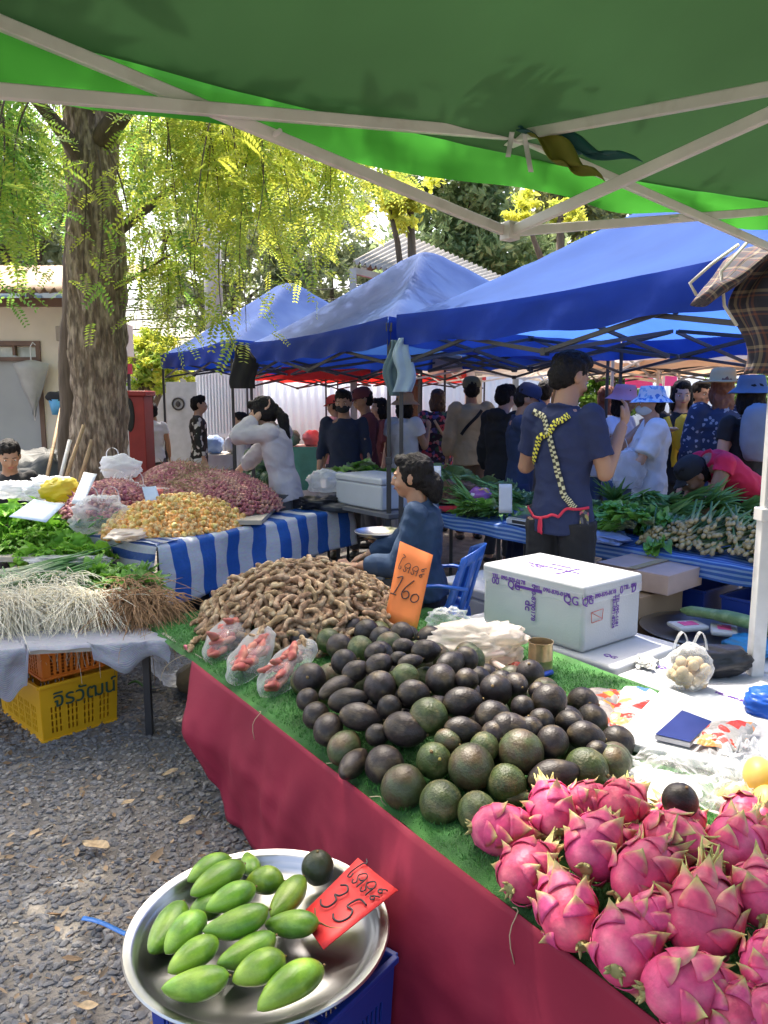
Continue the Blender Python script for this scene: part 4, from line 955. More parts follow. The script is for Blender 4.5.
R5 = [(95, 190, 50, 50, 0), (205, 135, 42, 40, 0), (240, 165, 45, 33, 10), (305, 105, 40, 30, 20), (315, 145, 47, 35, 10), (380, 125, 32, 24, 10), (415, 135, 42, 24, 10), (395, 85, 36, 26, 0), (465, 100, 46, 36, 0), (545, 140, 60, 36, 20), (515, 190, 60, 48, 80),
      (400, 185, 45, 44, 0, 'g'), (320, 215, 52, 50, 0), (425, 235, 50, 42, 0), (597, 192, 40, 36, 0), (350, 280, 40, 38, 70), (185, 215, 76, 32, 20), (215, 258, 62, 38, 0), (255, 310, 66, 42, -5), (88, 255, 40, 34, 60), (115, 305, 48, 40, 50), (155, 350, 58, 46, 60), (205, 410, 62, 50, 40, 'b'),
      (235, 460, 84, 36, 48), (312, 368, 40, 34, 10), (398, 350, 70, 52, -10), (475, 310, 62, 58, 0, 'g'), (582, 265, 62, 48, 0), (335, 465, 64, 60, 30), (395, 535, 74, 68, 60, 'b'), (492, 450, 65, 54, 80, 's'), (612, 470, 80, 70, 80, 'b'), (535, 385, 45, 34, -20, 'b'), (515, 585, 74, 66, 70, 'g'),
      (630, 615, 68, 60, 80, 'g'), (585, 352, 60, 40, 0), (655, 405, 48, 44, 0, 'g'), (720, 345, 56, 46, 40), (690, 225, 60, 50, 0, 't'), (680, 310, 58, 50, 10), (725, 520, 60, 56, 0, 'g')]
R7 = [(178, 145, 46, 38, -40), (285, 195, 58, 52, 10), (200, 215, 38, 36, 0), (165, 285, 70, 48, 0), (350, 262, 50, 36, -30), (195, 358, 72, 68, 0, 'b'), (295, 327, 56, 50, 70), (400, 307, 58, 45, -5), (405, 412, 70, 62, -20, 'g'), (490, 392, 56, 52, 80, 'b'), (295, 437, 80, 50, 0), (150, 460, 62, 58, 0, 'g'),
      (190, 507, 50, 24, 0, 'g'), (75, 345, 46, 44, 0, 'g'), (250, 165, 30, 30, 0), (225, 285, 40, 40, 0), (20, 60, 40, 36, 0), (110, 300, 40, 40, 0), (260, 260, 40, 40, 0), (440, 360, 40, 36, 0)]
rr = random.Random(5)
placed = []
def put_avo(px, py, w_, h_, ang, k, c=None):
    p = c or surf(px, py, hA); d_ = depth(p); la, lb = w_ / F * d_ * 1.06, h_ / F * d_ * 1.06
    lab = None; kk = k
    if k == 's': kk = 'g'; lab = 'green avocado with two yellow scars at the front centre of the heap'
    if k == 't': kk = 'd'; lab = 'dark avocado with a yellow stem spot at the right back of the heap'
    v = 0 if la / lb < 1.15 else 1 if la / lb < 1.4 else 2
    yaw = yawpx(px, py, ang, p.z); dirv = V((math.cos(yaw), math.sin(yaw), rr.uniform(-.15, .35)))
    if ang in (0,) and la / lb < 1.25: dirv = V((rr.gauss(0, 1), rr.gauss(0, 1), rr.gauss(0, .6)))
    if k in 'st': dirv = (V((0, 0, CH)) - p).normalized() + V((-.1, .2, .35 if k == 's' else .1))
    q = dirv.to_track_quat('Z', 'Y').to_euler()
    o = avo[kk, v].put(p, q, lab, None, (lb / .049, lb / .049, la / .052)); 
    if lab and 'group' in o: del o['group']
    if k in 'st' :
        mb = MB(); zz = .0505; mb.ell((0, 0, zz), (.009, .009, .0018)); 
        if k == 's': mb.ell((.022, -.012, zz - .008), (.006, .006, .003), Matrix.Rotation(.5, 3, 'Y'))
        s2 = obj('yellow_scar', mb, m_scar, o, local=True)
    placed.append((p, max(la, lb) * .95)); return o
lst = [(280 + e[0] / 3.2, 620 + e[1] / 3.2, e) for e in R5] + [(460 + e[0] / 3.2, 640 + e[1] / 3.2, e) for e in R7]
for px, py, e in lst:
    kk = e[5] if len(e) > 5 else 'd'
    put_avo(px, py, e[2] / 3.2, e[3] / 3.2, e[4], kk)
# fill the inside of the heap so that no hole shows
n = 0
for it in range(9000):
    a, b = rr.uniform(1.28, 2.4), rr.uniform(-2.85, -1.08); top = hA(a, b) - .06
    if top < .53: continue
    z = rr.uniform(.535, top) if top > .54 else .54; p = T(a, b, z); r_ = .052
    if a > 2.02: continue
    if b < -2.25 and a < 1.6: continue
    if all((p - q).length > (r_ + s_) * .93 for q, s_ in placed):
        k = rr.choice('dddbbg'); q = V((rr.gauss(0, 1), rr.gauss(0, 1), rr.gauss(0, .5))).to_track_quat('Z', 'Y').to_euler()
        avo[k, rr.choice((0, 0, 1))].put(p, q, None, None, r_ / .05); placed.append((p, r_)); n += 1
o = avo['d', 0].put(on(680, 801, .6), (.3, .2, 0), 'single black avocado standing on clear plastic behind the dragon fruits', None, .86)
if 'group' in o: del o['group']
# ---- tamarinds
m_tam = mat('tamarind_pod', (.27, .165, .085), .8, var=.3, vs=40, bump=.5, bs=150, col2=(.42, .31, .19), c2s=22, orand=.22, huer=.012)
m_pink = mat('pink_tamarind', (.42, .085, .07), .55, var=.2, vs=20, bump=.2, bs=60, col2=(.5, .2, .13), c2s=12, orand=.2)
def pod(curv, L, seed):
    mb = MB(); pts = []; rs = []; q = random.Random(seed); x = y = 0; a = -curv / 2; n_ = 22; ph = q.uniform(0, 6)
    for i in range(n_ + 1):
        t = i / n_; pts.append(V((x, y, .004 * math.sin(t * 5 + ph)))); rs.append((.0150 + .0025 * math.sin(t * 17 + ph)) * min(1, (math.sin(PI * min(1, max(.03, t)))) ** .32 if 0 < t < 1 else .15))
        x += L / n_ * math.cos(a); y += L / n_ * math.sin(a); a += curv / n_ * (1 + .4 * math.sin(t * 6 + ph))
    c = V((sum(p.x for p in pts) / len(pts), sum(p.y for p in pts) / len(pts), 0)); mb.tube([p - c for p in pts], rs, 8, .85); return mb
podm = [pod(c, l, i) for i, (c, l) in enumerate([(2.6, .14), (1.6, .12), (.7, .1), (3.3, .155), (1.1, .085), (.3, .07), (2.1, .12)])]
def rowinst(name, meshes, m, label, cat, group):
    out = []
    for mb in meshes:
        o = obj(name, mb, m, local=True); o.location = (0, 0, -5); tag(o, label, cat, group); out.append(Inst(o))
    return out
tam = rowinst('tamarind_pod', podm, m_tam, 'brown tamarind pod in the big heap beside the orange price card', 'tamarind', 'tamarind pods in the heap')
hT = lambda a, b: .5 + max(bumpf(a, b, 1.86, -3.02, .50, .54, .27, .8), .0)
def nrmf(hf, a, b):
    e = .02; return V((-(hf(a + e, b) - hf(a - e, b)) / (2 * e), -(hf(a, b + e) - hf(a, b - e)) / (2 * e), 1)).normalized()
rr = random.Random(9)
def ontilt(nl, yaw, extra=.35):
    w_ = E1 * nl.x + E2 * nl.y + V((0, 0, nl.z)); w_ = (w_ + V((rr.gauss(0, extra), rr.gauss(0, extra), rr.gauss(0, extra)))).normalized()
    M = w_.to_track_quat('Z', 'Y').to_matrix() @ rotz(yaw); return M.to_euler()
core = MB(); tn = 0; pts_t = []
def spaced(hf, box, n, d, dz, lo=.515, tries=30000, vis=None):
    out = []; cell = {}
    for it in range(tries):
        if len(out) >= n: break
        a, b = rr.uniform(box[0], box[1]), rr.uniform(box[2], box[3]); h = hf(a, b)
        if h < lo: continue
        k = (int(a / d), int(b / d)); ok = True
        for i in (-1, 0, 1):
            for j in (-1, 0, 1):
                for q in cell.get((k[0] + i, k[1] + j), []):
                    if (q[0] - a) ** 2 + (q[1] - b) ** 2 < d * d: ok = False
        if ok: cell.setdefault(k, []).append((a, b)); out.append((a, b, h + dz))
    return out
for a, b, z in spaced(hT, (1.3, 2.6, -3.6, -2.3), 290, .040, .0):
    if b < -3.34 and a > 1.9 and z < .52: pass
    tam[rr.choice((0, 0, 1, 1, 2, 3, 4, 5, 6, 6))].put(T(a, b, z + .012), ontilt(nrmf(hT, a, b), rr.uniform(0, 6.3), .28), None, None, rr.uniform(.85, 1.1))
for a, b, z in spaced(hT, (1.35, 2.7, -3.75, -2.3), 600, .026, -.018):
    k = rr.randrange(7); E = ontilt(nrmf(hT, a, b), rr.uniform(0, 6.3), .3).to_matrix(); core.merge(podm[k], E, T(a, b, z))
for a, b, z in spaced(hT, (1.4, 2.6, -3.7, -2.35), 300, .034, -.05):
    k = rr.randrange(7); E = ontilt(nrmf(hT, a, b), rr.uniform(0, 6.3), .2).to_matrix(); core.merge(podm[k], E, T(a, b, z))
o = obj('tamarind_pods', core, m_tam); tag(o, 'the packed brown tamarind pods underneath the top layer of the heap', 'tamarinds', kind='stuff')
for i, (px, py) in enumerate(((190, 648), (196, 640), (207, 628), (217, 622))):
    tam[(2, 4, 5, 2)[i]].put(on(px, py, .52), (0, 0, rr.uniform(0, 6)), ['stray tamarind pod nearest the turf edge at the left of the heap', 'short stray tamarind pod lying against the leftmost one', 'stray tamarind pod just left of the bagged pods', 'stray tamarind pod touching the left foot of the heap'][i])
# bags of pink tamarinds
pnk = rowinst('pink_tamarind', [pod(.9, .11, 40), pod(1.5, .12, 41), pod(.3, .09, 42)], m_pink, 'pink tamarind pod packed in a clear bag on the turf', 'tamarind', 'pink tamarinds in the clear bags')
def bagmesh(p, ax, L, W_, H, seed, mouth=.35, n=26):
    """a filled soft bag lying along ax, its mouth narrowed; closed shape with creases"""
    side = V((-ax.y, ax.x, 0)).normalized(); up = side.cross(ax) if False else V((0, 0, 1)); mb = MB()
    def f(u, w_):
        a = 2 * PI * w_; k = math.sin(PI * min(1, max(0, u))) ** .45 if u < .5 else lerp(1, mouth, ((u - .5) * 2) ** 1.3)
        if u < .03: k = u / .03 * .5
        if u > .97: k *= (1 - u) / .03
        c = 1 + .12 * math.sin(a * 5 + u * 9 + seed) * .5 + .16 * nz((math.cos(a), math.sin(a), u * 3), 1.6, seed)
        return p + ax * (u - .5) * L + side * math.cos(a) * W_ * k * c + up * (math.sin(a) * H * k * c + H * .9)
    mb.grid(n, 28, f); return mb
for i, ((x0, y0), (x1_, y1_), lab) in enumerate([((211, 656), (240, 618), 'clear bag of pink tamarinds, leftmost of three on the turf'), ((236, 678), (264, 634), 'clear bag of pink tamarinds, middle of three on the turf'), ((266, 690), (306, 646), 'clear bag of pink tamarinds, rightmost of three beside the avocados')]):
    q0, q1 = on(x0, y0, .52), on(x1_, y1_, .60); ax = (q1 - q0).normalized(); L = (q1 - q0).length * 1.15; c = (q0 + q1) / 2 - V((0, 0, .02))
    mb = bagmesh(c - V((0, 0, .03)), ax, L, .078, .05, i * 3, .6); o = obj('plastic_bag', mb, clear_plastic('bag_plastic', body=.05, rough=.08, bd=.003)); tag(o, lab, 'bag')
    for k in range(14):
        pnk[k % 3].put(q0 + ax * L * (.12 + .042 * k) + V((rr.uniform(-.03, .03), rr.uniform(-.03, .03), rr.uniform(-.005, .045))), (rr.gauss(0, .3), rr.gauss(0, .3), math.atan2(ax.y, ax.x) + rr.gauss(0, .35)), None, None, 1.2)
    for k in range(3): tam[(1, 4, 2)[k]].put(q0 + ax * L * (.6 + .1 * k) + V((0, 0, .03)), (rr.gauss(0, .4), rr.gauss(0, .4), rr.uniform(0, 6)), 'brown tamarind pod showing inside a clear bag on the turf', 'brown pods inside the clear bags', .8)
# ---- dragon fruits
m_dra = mat('dragon_skin', (.68, .075, .19), .45, var=.22, vs=40, bump=.2, bs=120, tip=(.62, .58, .2), col2=(.75, .2, .26), c2s=26, c2lo=.5, c2hi=.8, orand=.2, huer=.012, spec=.4)
def dragon(seed):
    q = random.Random(seed); r0 = thing('dragon_fruit', 'pink dragon fruit in the heap at the near corner of the table', 'dragon fruit', (0, 0, -5), 'dragon fruits in the heap')
    mb = MB(); mb.ell((0, 0, 0), (.05, .05, .062), n=28, m=20)
    for p in mb.v: p *= 1 + .07 * nz(p * 18, 1, seed)
    obj('flesh_skin', mb, m_dra, r0, local=True)
    sc_ = MB()
    rows = [(-.70, 3, .030), (-.32, 4, .036), (.08, 4, .040), (.45, 4, .042), (.78, 4, .046), (.95, 3, .05)]
    for ri, (h, n_, L) in enumerate(rows):
        for k in range(n_):
            az = 2 * PI * (k + .5 * (ri % 2)) / n_ + q.uniform(-.25, .25); hh = h + q.uniform(-.08, .08); ph = math.asin(max(-.97, min(.97, hh)))
            nrm = V((math.cos(ph) * math.cos(az), math.cos(ph) * math.sin(az), math.sin(ph))); c = V((nrm.x * .05, nrm.y * .05, nrm.z * .062))
            upd = V((-math.sin(ph) * math.cos(az), -math.sin(ph) * math.sin(az), math.cos(ph))); sd2 = upd.cross(nrm); L2 = L * q.uniform(.85, 1.25); lift = q.uniform(.15, .55) + (ri > 3) * .5; W2 = .0225 * q.uniform(.85, 1.15) * (1 if ri < 5 else .6); sk = q.uniform(-.3, .3)
            def f(u, w_):
                ww = (w_ - .5) * 2; wid = W2 * (1 - u) ** .85 * (1 + .25 * math.sin(PI * u)); lf = lift * u ** 2.6 + 1.2 * max(0, u - .65) * lift
                th = u * L2 / .056
                pos = (nrm * math.cos(th) + upd * math.sin(th)); pos = V((pos.x * .05, pos.y * .05, pos.z * .062)) * (1.02 + .06 * (1 - ww * ww)) + nrm * lf * L2 * .9
                return pos + sd2 * (ww * wid + sk * u * L2 * .5) - nrm * .006 * (1 - u) * ww * ww
            sc_.grid(8, 4, f, uv=False, tipf=lambda u, w_: min(1, max(0, (u - .5) / .4) * 1.0 + .35 * (abs(w_ - .5) > .35) * (u > .2)))
    obj('scales', sc_, m_dra, r0, local=True, thick=.0015)
    st_ = MB(); 
    for k in range(5): a = k * 1.26 + q.random(); st_.tube([(math.cos(a) * .006, math.sin(a) * .006, -.058), (math.cos(a) * .012, math.sin(a) * .012, -.068), (math.cos(a) * .016, math.sin(a) * .016, -.073)], [.004, .003, .0008], 5)
    st_.lathe([(0, -.05), (.012, -.058), (.009, -.066), (0, -.064)], 10); obj('stem', st_, mat('stem_olive', (.3, .27, .1), .7), r0, local=True)
    return Inst(r0)
drg = [dragon(s_) for s_ in (1, 2, 3, 4, 5)]
hD = lambda a, b: .5 + max(bumpf(a, b, 1.52, -.60, .50, .66, .15, .55), .045)
D6 = [(125, 170, 75, 60, 0), (250, 120, 62, 68, 110), (415, 105, 68, 52, 50), (355, 210, 85, 78, 60), (190, 270, 78, 72, 40), (470, 275, 85, 76, 20), (535, 190, 75, 70, -30), (285, 368, 76, 88, 120), (425, 448, 90, 90, 70), (610, 378, 100, 92, 75), (570, 552, 104, 84, 0), (690, 205, 80, 68, 40), (752, 325, 72, 86, 100),
      (695, 625, 80, 60, 60), (770, 500, 60, 80, 90), (330, 98, 30, 30, 0), (480, 385, 50, 46, 0), (790, 620, 60, 60, 0), (790, 200, 60, 60, 0)]
rr = random.Random(31); dpl = []
for i, (X, Y_, w_, h_, ang) in enumerate(D6):
    px, py = 450 + X / 2.415, 760 + Y_ / 2.415; p = surf(px, py, hD); d_ = depth(p); s_ = (w_ + h_) / 2 / 2.415 / F * d_ / .056
    s_ = min(1.3, max(.85, s_)); yaw = yawpx(px, py, ang, p.z); dirv = V((math.cos(yaw), math.sin(yaw), rr.uniform(-.1, .7)))
    drg[i % 5].put(p, (dirv.to_track_quat('Z', 'Y').to_matrix() @ rotz(rr.uniform(0, 6))).to_euler(), None, None, s_); dpl.append((p, .05 * s_))
for it in range(4000):
    a, b = rr.uniform(1.2, 1.85), rr.uniform(-1.15, -.05); top = hD(a, b) - .075
    if top < .545: continue
    p = T(a, b, rr.uniform(.55, top) if top > .56 else .55)
    if all((p - q).length > .052 + s_ for q, s_ in dpl): drg[rr.randrange(5)].put(p, randrot(rr), None, None, .95); dpl.append((p, .052))
# ---- yellow mangoes on the right
m_ymg = mat('yellow_mango', (.62, .42, .10), .5, var=.12, vs=8, col2=(.5, .42, .12), c2s=5, orand=.1)
def mango_mb(L, r_, bend=.12, seed=0):
    mb = MB(); prof = []
    n_ = 22; pts = []; rs = []
    for i in range(n_ + 1):
        t = i / n_; rs.append(max(.0006, r_ * (1 - abs(2 * t - 1) ** 2.0) ** .62 * (.80 + .38 * t))); pts.append(V((0, bend * L * math.sin(PI * t * .9 + .2), (t - .5) * L)))
    mb.tube(pts, rs, 22, .86)
    for p in mb.v: p *= 1 + .03 * nz(p * 14, 1, seed)
    return mb
ym = rowinst('yellow_mango', [mango_mb(.11, .04, .03, 3), mango_mb(.12, .042, .06, 4)], m_ymg, 'yellow mango in the small pile at the right edge of the table', 'mango', 'yellow mangoes at the right edge')
for i, (px, py, z, s_) in enumerate([(735, 800, .53, 1), (762, 775, .58, 1.1), (765, 806, .55, 1.1), (790, 790, .6, 1.1), (755, 830, .52, 1), (785, 830, .55, 1), (800, 760, .55, 1)]):
    ym[i % 2].put(on(px, py, z), randrot(rr), None, None, s_)
# ---- green mangoes in the tray
m_gmg = mat('green_mango', (.13, .28, .02), .4, var=.25, vs=30, bump=.12, bs=200, col2=(.2, .33, .03), c2s=14, orand=.16, huer=.012, coat=.15)
gmm = []
for s_, (L, r_, bd) in enumerate([(.135, .036, .07), (.125, .035, .03), (.14, .034, .1)]):
    r0 = thing('green_mango', 'green mango lying in the steel tray', 'mango', (0, 0, -5), 'green mangoes in the tray')
    obj('skin', mango_mb(L, r_, bd, s_), m_gmg, r0, local=True); q = MB(); q.tube([(0, bd * L * .45, L * .49), (.001, bd * L * .4, L * .53)], [.0035, .0025], 7); obj('stem', q, mat('stem_brown', (0, 0, 0)), r0, local=True); gmm.append(Inst(r0))
MG = [(222, 125, 60, 32, 28, 0), (243, 148, 82, 39, 30, .035), (322, 102, 30, 26, -70, 0), (358, 158, 50, 38, 0, .0), (275, 195, 72, 38, 22, .035), (288, 243, 82, 43, 15, .045), (415, 185, 60, 36, 50, .02), (425, 255, 74, 38, -3, .01), (117, 258, 66, 45, 55, 0), (162, 283, 64, 40, 42, .012), (182, 337, 78, 40, 32, .018),
      (315, 315, 78, 43, 28, .02), (187, 398, 86, 43, 8, .03), (345, 370, 76, 46, 22, .03), (425, 420, 92, 50, 32, .012), (215, 225, 50, 36, 20, -.005)]
seen_labels = ['green mango with a yellow patch, nearest the front rim of the tray', 'green mango with blotchy yellow green skin, leftmost in the tray']
for i, (X, Y_, w_, h_, ang, dz) in enumerate(MG):
    px, py = 120 + X / 2.477, 820 + Y_ / 2.477; z = PZ - .03 + .038 + dz; p = on(px, py, z); d_ = depth(p); yaw = yawpx(px, py, ang, z)
    a2 = math.radians(ang); k = (on(px + 10 * math.cos(a2), py - 10 * math.sin(a2), z) - p).length / 10 * 1.0; L = 2 * w_ / 2.477 * k; L = min(.19, max(.085, L))
    dirv = V((math.cos(yaw), math.sin(yaw), rr.uniform(-.02, .12))); rr_s = h_ / 2.477 / F * d_ / .034 * .92
    M = dirv.to_track_quat('Z', 'Y').to_matrix() @ rotz(rr.choice((0, PI)))
    o = gmm[i % 3].put(p, M.to_euler(), seen_labels[0] if i == 14 else seen_labels[1] if i == 8 else None, None, (rr_s, rr_s, L / .135))
    if i in (14, 8) and 'group' in o: del o['group']
p = on(120 + 490 / 2.477, 820 + 118 / 2.477, PZ + .02); o = avo['d', 0].put(p, (0, 0, 0), 'dark green avocado lying among the mangoes at the back of the steel tray', None, .84)
if 'group' in o: del o['group']
for ch in o.children: 
    if ch.name.startswith('skin'): ch.data = ch.data.copy(); ch.data.materials[0] = mat('dark_green_skin', (.03, .04, .015), .45, var=.3, bump=.3, bs=60)
# ---- brown round fruit heap (longans) on the striped table
m_lon = mat('longan', (.62, .34, .07), .6, var=.3, vs=60, col2=(.62, .48, .2), c2s=45, orand=.28, huer=.02, bump=.2, bs=80)
lb = MB(); lb.ell((0, 0, 0), (.021, .021, .022), n=12, m=8); lb2 = MB(); lb2.ell((0, 0, 0), (.024, .02, .018), n=12, m=8)
lon = rowinst('round_fruit', [lb, lb2], m_lon, 'small round yellow brown fruit in the heap on the striped table', 'fruit', 'round yellow brown fruit in the heap')
hl = lambda u, v: TZ + .01 + (lambda d: .2 * (1 - d) ** .8 if d < 1 else -.5)(((u - .52) / .56) ** 2 + ((v - .42) / .40) ** 2)
rr = random.Random(50)
P_ = spaced(hl, (-.1, 1.25, .02, .9), 300, .038, .0, TZ + .015)
for u, v, z in P_: lon[rr.randrange(2)].put(S(u, v, z + .008), randrot(rr), None, None, rr.uniform(.8, 1.15))
core = MB()
for u, v, z in spaced(hl, (-.1, 1.25, .02, .9), 900, .024, -.014, TZ + .015): core.merge(lb, None, S(u, v, z))
o = obj('round_fruits', core, m_lon); tag(o, 'lower layer of small yellow brown fruit packed under the heap top', 'fruit', kind='stuff')
# ---- shallots
m_sha = mat('shallot', (.30, .085, .12), .55, var=.25, vs=30, col2=(.42, .2, .16), c2s=16, orand=.3, huer=.02)
sb = MB(); sb.lathe([(0, -.016), (.008, -.0145), (.015, -.006), (.016, .001), (.012, .010), (.005, .017), (.003, .028), (.001, .036)], 9)
sha = rowinst('shallot', [sb], m_sha, 'small pink shallot in the big heap in front of the tree trunk', 'shallot', 'shallots in the heap')
SZ = .74
sc1, sc2, sc3 = at(178, 500, 5.9), at(215, 503, 5.7), at(112, 512, 5.35)
sht = thing('market_table', 'low table under the shallot heap beside the tree trunk', 'table', (sc1.x - .25, 5.75, 0))
mb = MB(); mb.box((sc1.x - .2, 5.75, SZ - .02), (1.95, 1.25, .03)); obj('tabletop', mb, m_ply, sht, smooth=False)
for x in (-1.1, .7):
    for y in (5.2, 6.3): mb = MB(); mb.bar((sc1.x + x, y, 0), (sc1.x + x, y, SZ - .03), .03); obj('leg', mb, m_dbar, sht, smooth=False)
def hs_(x, y):
    h = -.5
    for c, rx, ry, hh in ((sc1, .42, .5, .32), (sc2, .5, .5, .27), (sc3, .34, .42, .24)):
        d = ((x - c.x) / rx) ** 2 + ((y - c.y) / ry) ** 2
        if d < 1: h = max(h, hh * (1 - d) ** .75)
    return SZ + h
box_ = (sc3.x - .4, sc2.x + .6, 4.9, 6.4)
P_ = spaced(hs_, box_, 2400, .019, .0, SZ + .01, 60000)
P_.sort(key=lambda q: q[1] - q[2] * .8); 
for x, y, z in P_[:300]: sha[0].put(V((x, y, z)), randrot(rr), None, None, rr.uniform(.85, 1.25))
core = MB()
for x, y, z in P_[300:] + spaced(hs_, box_, 1500, .026, -.02, SZ + .01, 20000): core.merge(sb, V(randrot(rr)).to_track_quat('Z', 'Y').to_matrix(), V((x, y, z)))
o = obj('shallots', core, m_sha); tag(o, 'dense mass of pink shallots filling the big heap', 'shallots', kind='stuff')
tops = MB()
for i in range(500):
    x, y = rr.gauss((sc1.x + sc2.x) / 2 + .02, .11), rr.uniform(5.3, 6.2); h = hs_(x, y)
    if h < SZ: continue
    p = V((x, y, h)); d = V((rr.gauss(0, 1), rr.gauss(-.3, 1), .5)).normalized(); tops.tube([p, p + d * .05, p + d * .09 - V((0, 0, .02))], [.0025, .002, .0008], 4)
o = obj('shallot_tops', tops, mat('dry_tops', (.33, .26, .13), .8, var=.2)); tag(o, 'dry yellowish shallot tops tangled between the two humps of the heap', 'dry tops', kind='stuff')
# ---- leafy greens
def leafmesh(L, W_, curl, ruffle, seed, n=9, m_=7, stalk=0, point=.6):
    mb = MB(); q = random.Random(seed); ph = q.uniform(0, 6)
    def f(u, w_):
        ww = (w_ - .5) * 2; wid = W_ * (math.sin(PI * min(1, max(.02, (u * (1 - .02) + .02))) ** point) ** .7)
        if stalk and u < stalk: wid = W_ * .14 + (wid - W_ * .14) * (u / stalk) ** 3
        ang = curl * u; x = L * (math.sin(ang) / curl if abs(curl) > .01 else u); z = L * ((1 - math.cos(ang)) / curl if abs(curl) > .01 else 0)
        r_ = ruffle * abs(ww) ** 1.5 * math.sin(u * 19 + ph + ww * 3) * W_
        return V((x, ww * wid, -z + r_ + .25 * wid * ww * ww))
    mb.grid(n, m_, f, tipf=lambda u, w_: u if not stalk else min(1, max(0, (u - stalk * .6) * 3))); return mb
def plantmesh(nl, L, W_, curl, ruffle, seed, tilt=(.3, 1.2), stalk=0, point=.6, flatdir=None, m_=7, n=9):
    mb = MB(); q = random.Random(seed)
    for i in range(nl):
        lf = leafmesh(L * q.uniform(.7, 1.15), W_ * q.uniform(.8, 1.2), curl * q.uniform(.5, 1.4), ruffle, seed * 50 + i, n, m_, stalk, point)
        if flatdir: M = Matrix.Rotation(q.gauss(0, flatdir), 3, 'Z') @ Matrix.Rotation(-q.uniform(*tilt), 3, 'Y') @ Matrix.Rotation(q.gauss(0, .5), 3, 'X')
        else: M = Matrix.Rotation(2 * PI * i / nl * 2.4, 3, 'Z') @ Matrix.Rotation(-lerp(tilt[1], tilt[0], i / nl), 3, 'Y')
        mb.merge(lf, M)
    return mb
m_let = mat('lettuce', (.16, .42, .03), .5, var=.15, vs=12, tip=(.3, .6, .07), trans=.4, orand=.15)
let = rowinst('lettuce_head', [plantmesh(22, .13, .07, 1.3, .5, s_, (.2, 1.3)) for s_ in (1, 2, 3)], m_let, 'bright green frilly lettuce head in the pile on the left', 'lettuce', 'lettuce heads in the left pile')
lc = at(35, 545, 4.75)
ltt = thing('market_table', 'table holding the lettuce pile at the left edge', 'table', (lc.x - .25, 4.9, 0)); mb = MB(); mb.box((lc.x - .25, 4.95, .60), (1.5, .95, .03)); obj('tabletop', mb, m_ply, ltt, smooth=False)
for x in (-.9, .4):
    for y in (4.55, 5.35): mb = MB(); mb.bar((lc.x + x, y, 0), (lc.x + x, y, .59), .03); obj('leg', mb, m_dbar, ltt, smooth=False)
for px, py in ((5, 552), (28, 556), (50, 557), (68, 556), (15, 540), (40, 541), (62, 541), (80, 545), (-5, 530), (25, 526), (48, 527), (70, 530), (88, 533), (8, 515), (35, 514), (60, 516), (82, 520), (-15, 545), (95, 555), (-30, 530)):
    Y = 4.55 + (557 - py) * .015; let[rr.randrange(3)].put(at(px, py + 4, Y), (rr.gauss(0, .3), rr.gauss(0, .3), rr.uniform(0, 6)), None, None, rr.uniform(.85, 1.15))
# spring onions lying behind, root bundles over the edge
m_root = mat('white_root', (.8, .74, .58), .8, var=.15, vs=30, orand=.1); m_rootb = mat('brown_root', (.34, .2, .1), .85, var=.25, vs=30, orand=.1)
m_onion = mat('onion_stalk', (.5, .52, .36), .5, tip=(.07, .19, .04), var=.15, vs=10)
def rootbundle(name, label, px, py, m, nst, L, seed, spread=.1, group=None, stalks=True, z=.53, yaw=None):
    q = random.Random(seed); c = on(px, py, z); r0 = thing(name, label, name.split('_')[0] + ' bundle' if 0 else 'root bundle', tuple(c), group); mb = MB(); n_ = (L0 - L3).normalized(); sx = (L1 - L0).normalized()
    for i in range(nst):
        p = c + sx * q.gauss(0, spread * .5) + V((0, 0, q.uniform(-.03, .10))) - n_ * q.uniform(-.05, .05); d = (n_ * q.uniform(.3, 1) + sx * q.gauss(0, .45) + V((0, 0, q.uniform(-.1, .55)))).normalized(); pts = [p]; v_ = d * L / 9 * q.uniform(.7, 1.25)
        for k in range(9):
            v_ = v_ + V((q.gauss(0, 1), q.gauss(0, 1), q.gauss(0, .8))) * L * .018 - V((0, 0, L * .017)); pn = pts[-1] + v_
            edge_d = (pn - L0).dot(n_)
            if edge_d < .02 and pn.z < .475: pn.z = .475 + q.random() * .01
            pts.append(pn)
        mb.tube(pts, [.0021] * 4 + [.002, .0018, .0016, .0014, .0011, .0006], 4, cap=False)
    obj('roots', mb, m, r0)
    if stalks:
        mb = MB()
        for i in range(26):
            p = c + sx * q.gauss(0, spread * .45) + V((0, 0, q.uniform(-.02, .04))); e = p - n_ * q.uniform(.28, .45) + sx * q.gauss(0, .06) + V((0, 0, q.uniform(-.02, .05))); mb.tube(bezier(p, (p + e) / 2 + V((0, 0, .03)), e, 6), [.006, .006, .0055, .005, .0045, .004, .003], 6, tip=[0, .1, .4, .8, 1, 1, 1])
        obj('stalks', mb, m_onion, r0)
    return r0
for i, (px, py) in enumerate([(6, 612), (28, 606), (48, 600), (70, 604), (90, 606), (18, 592), (60, 588), (-16, 606)]):
    rootbundle('root_bundle', 'bundle of pale stringy white roots spilling over the sheet edge', px, py + 5, m_root, 300, .22, i, .12, 'bundles of white stringy roots')
for i, (px, py) in enumerate([(118, 604), (138, 606), (128, 592), (150, 604)]):
    rootbundle('root_bundle', 'bundle of brown stringy roots at the right end of the left board', px, py + 5, m_rootb, 240, .20, 20 + i, .1, 'bundles of brown stringy roots')
m_so = mat('spring_onion', (.5, .5, .36), .5, tip=(.07, .2, .04), var=.15, vs=10)
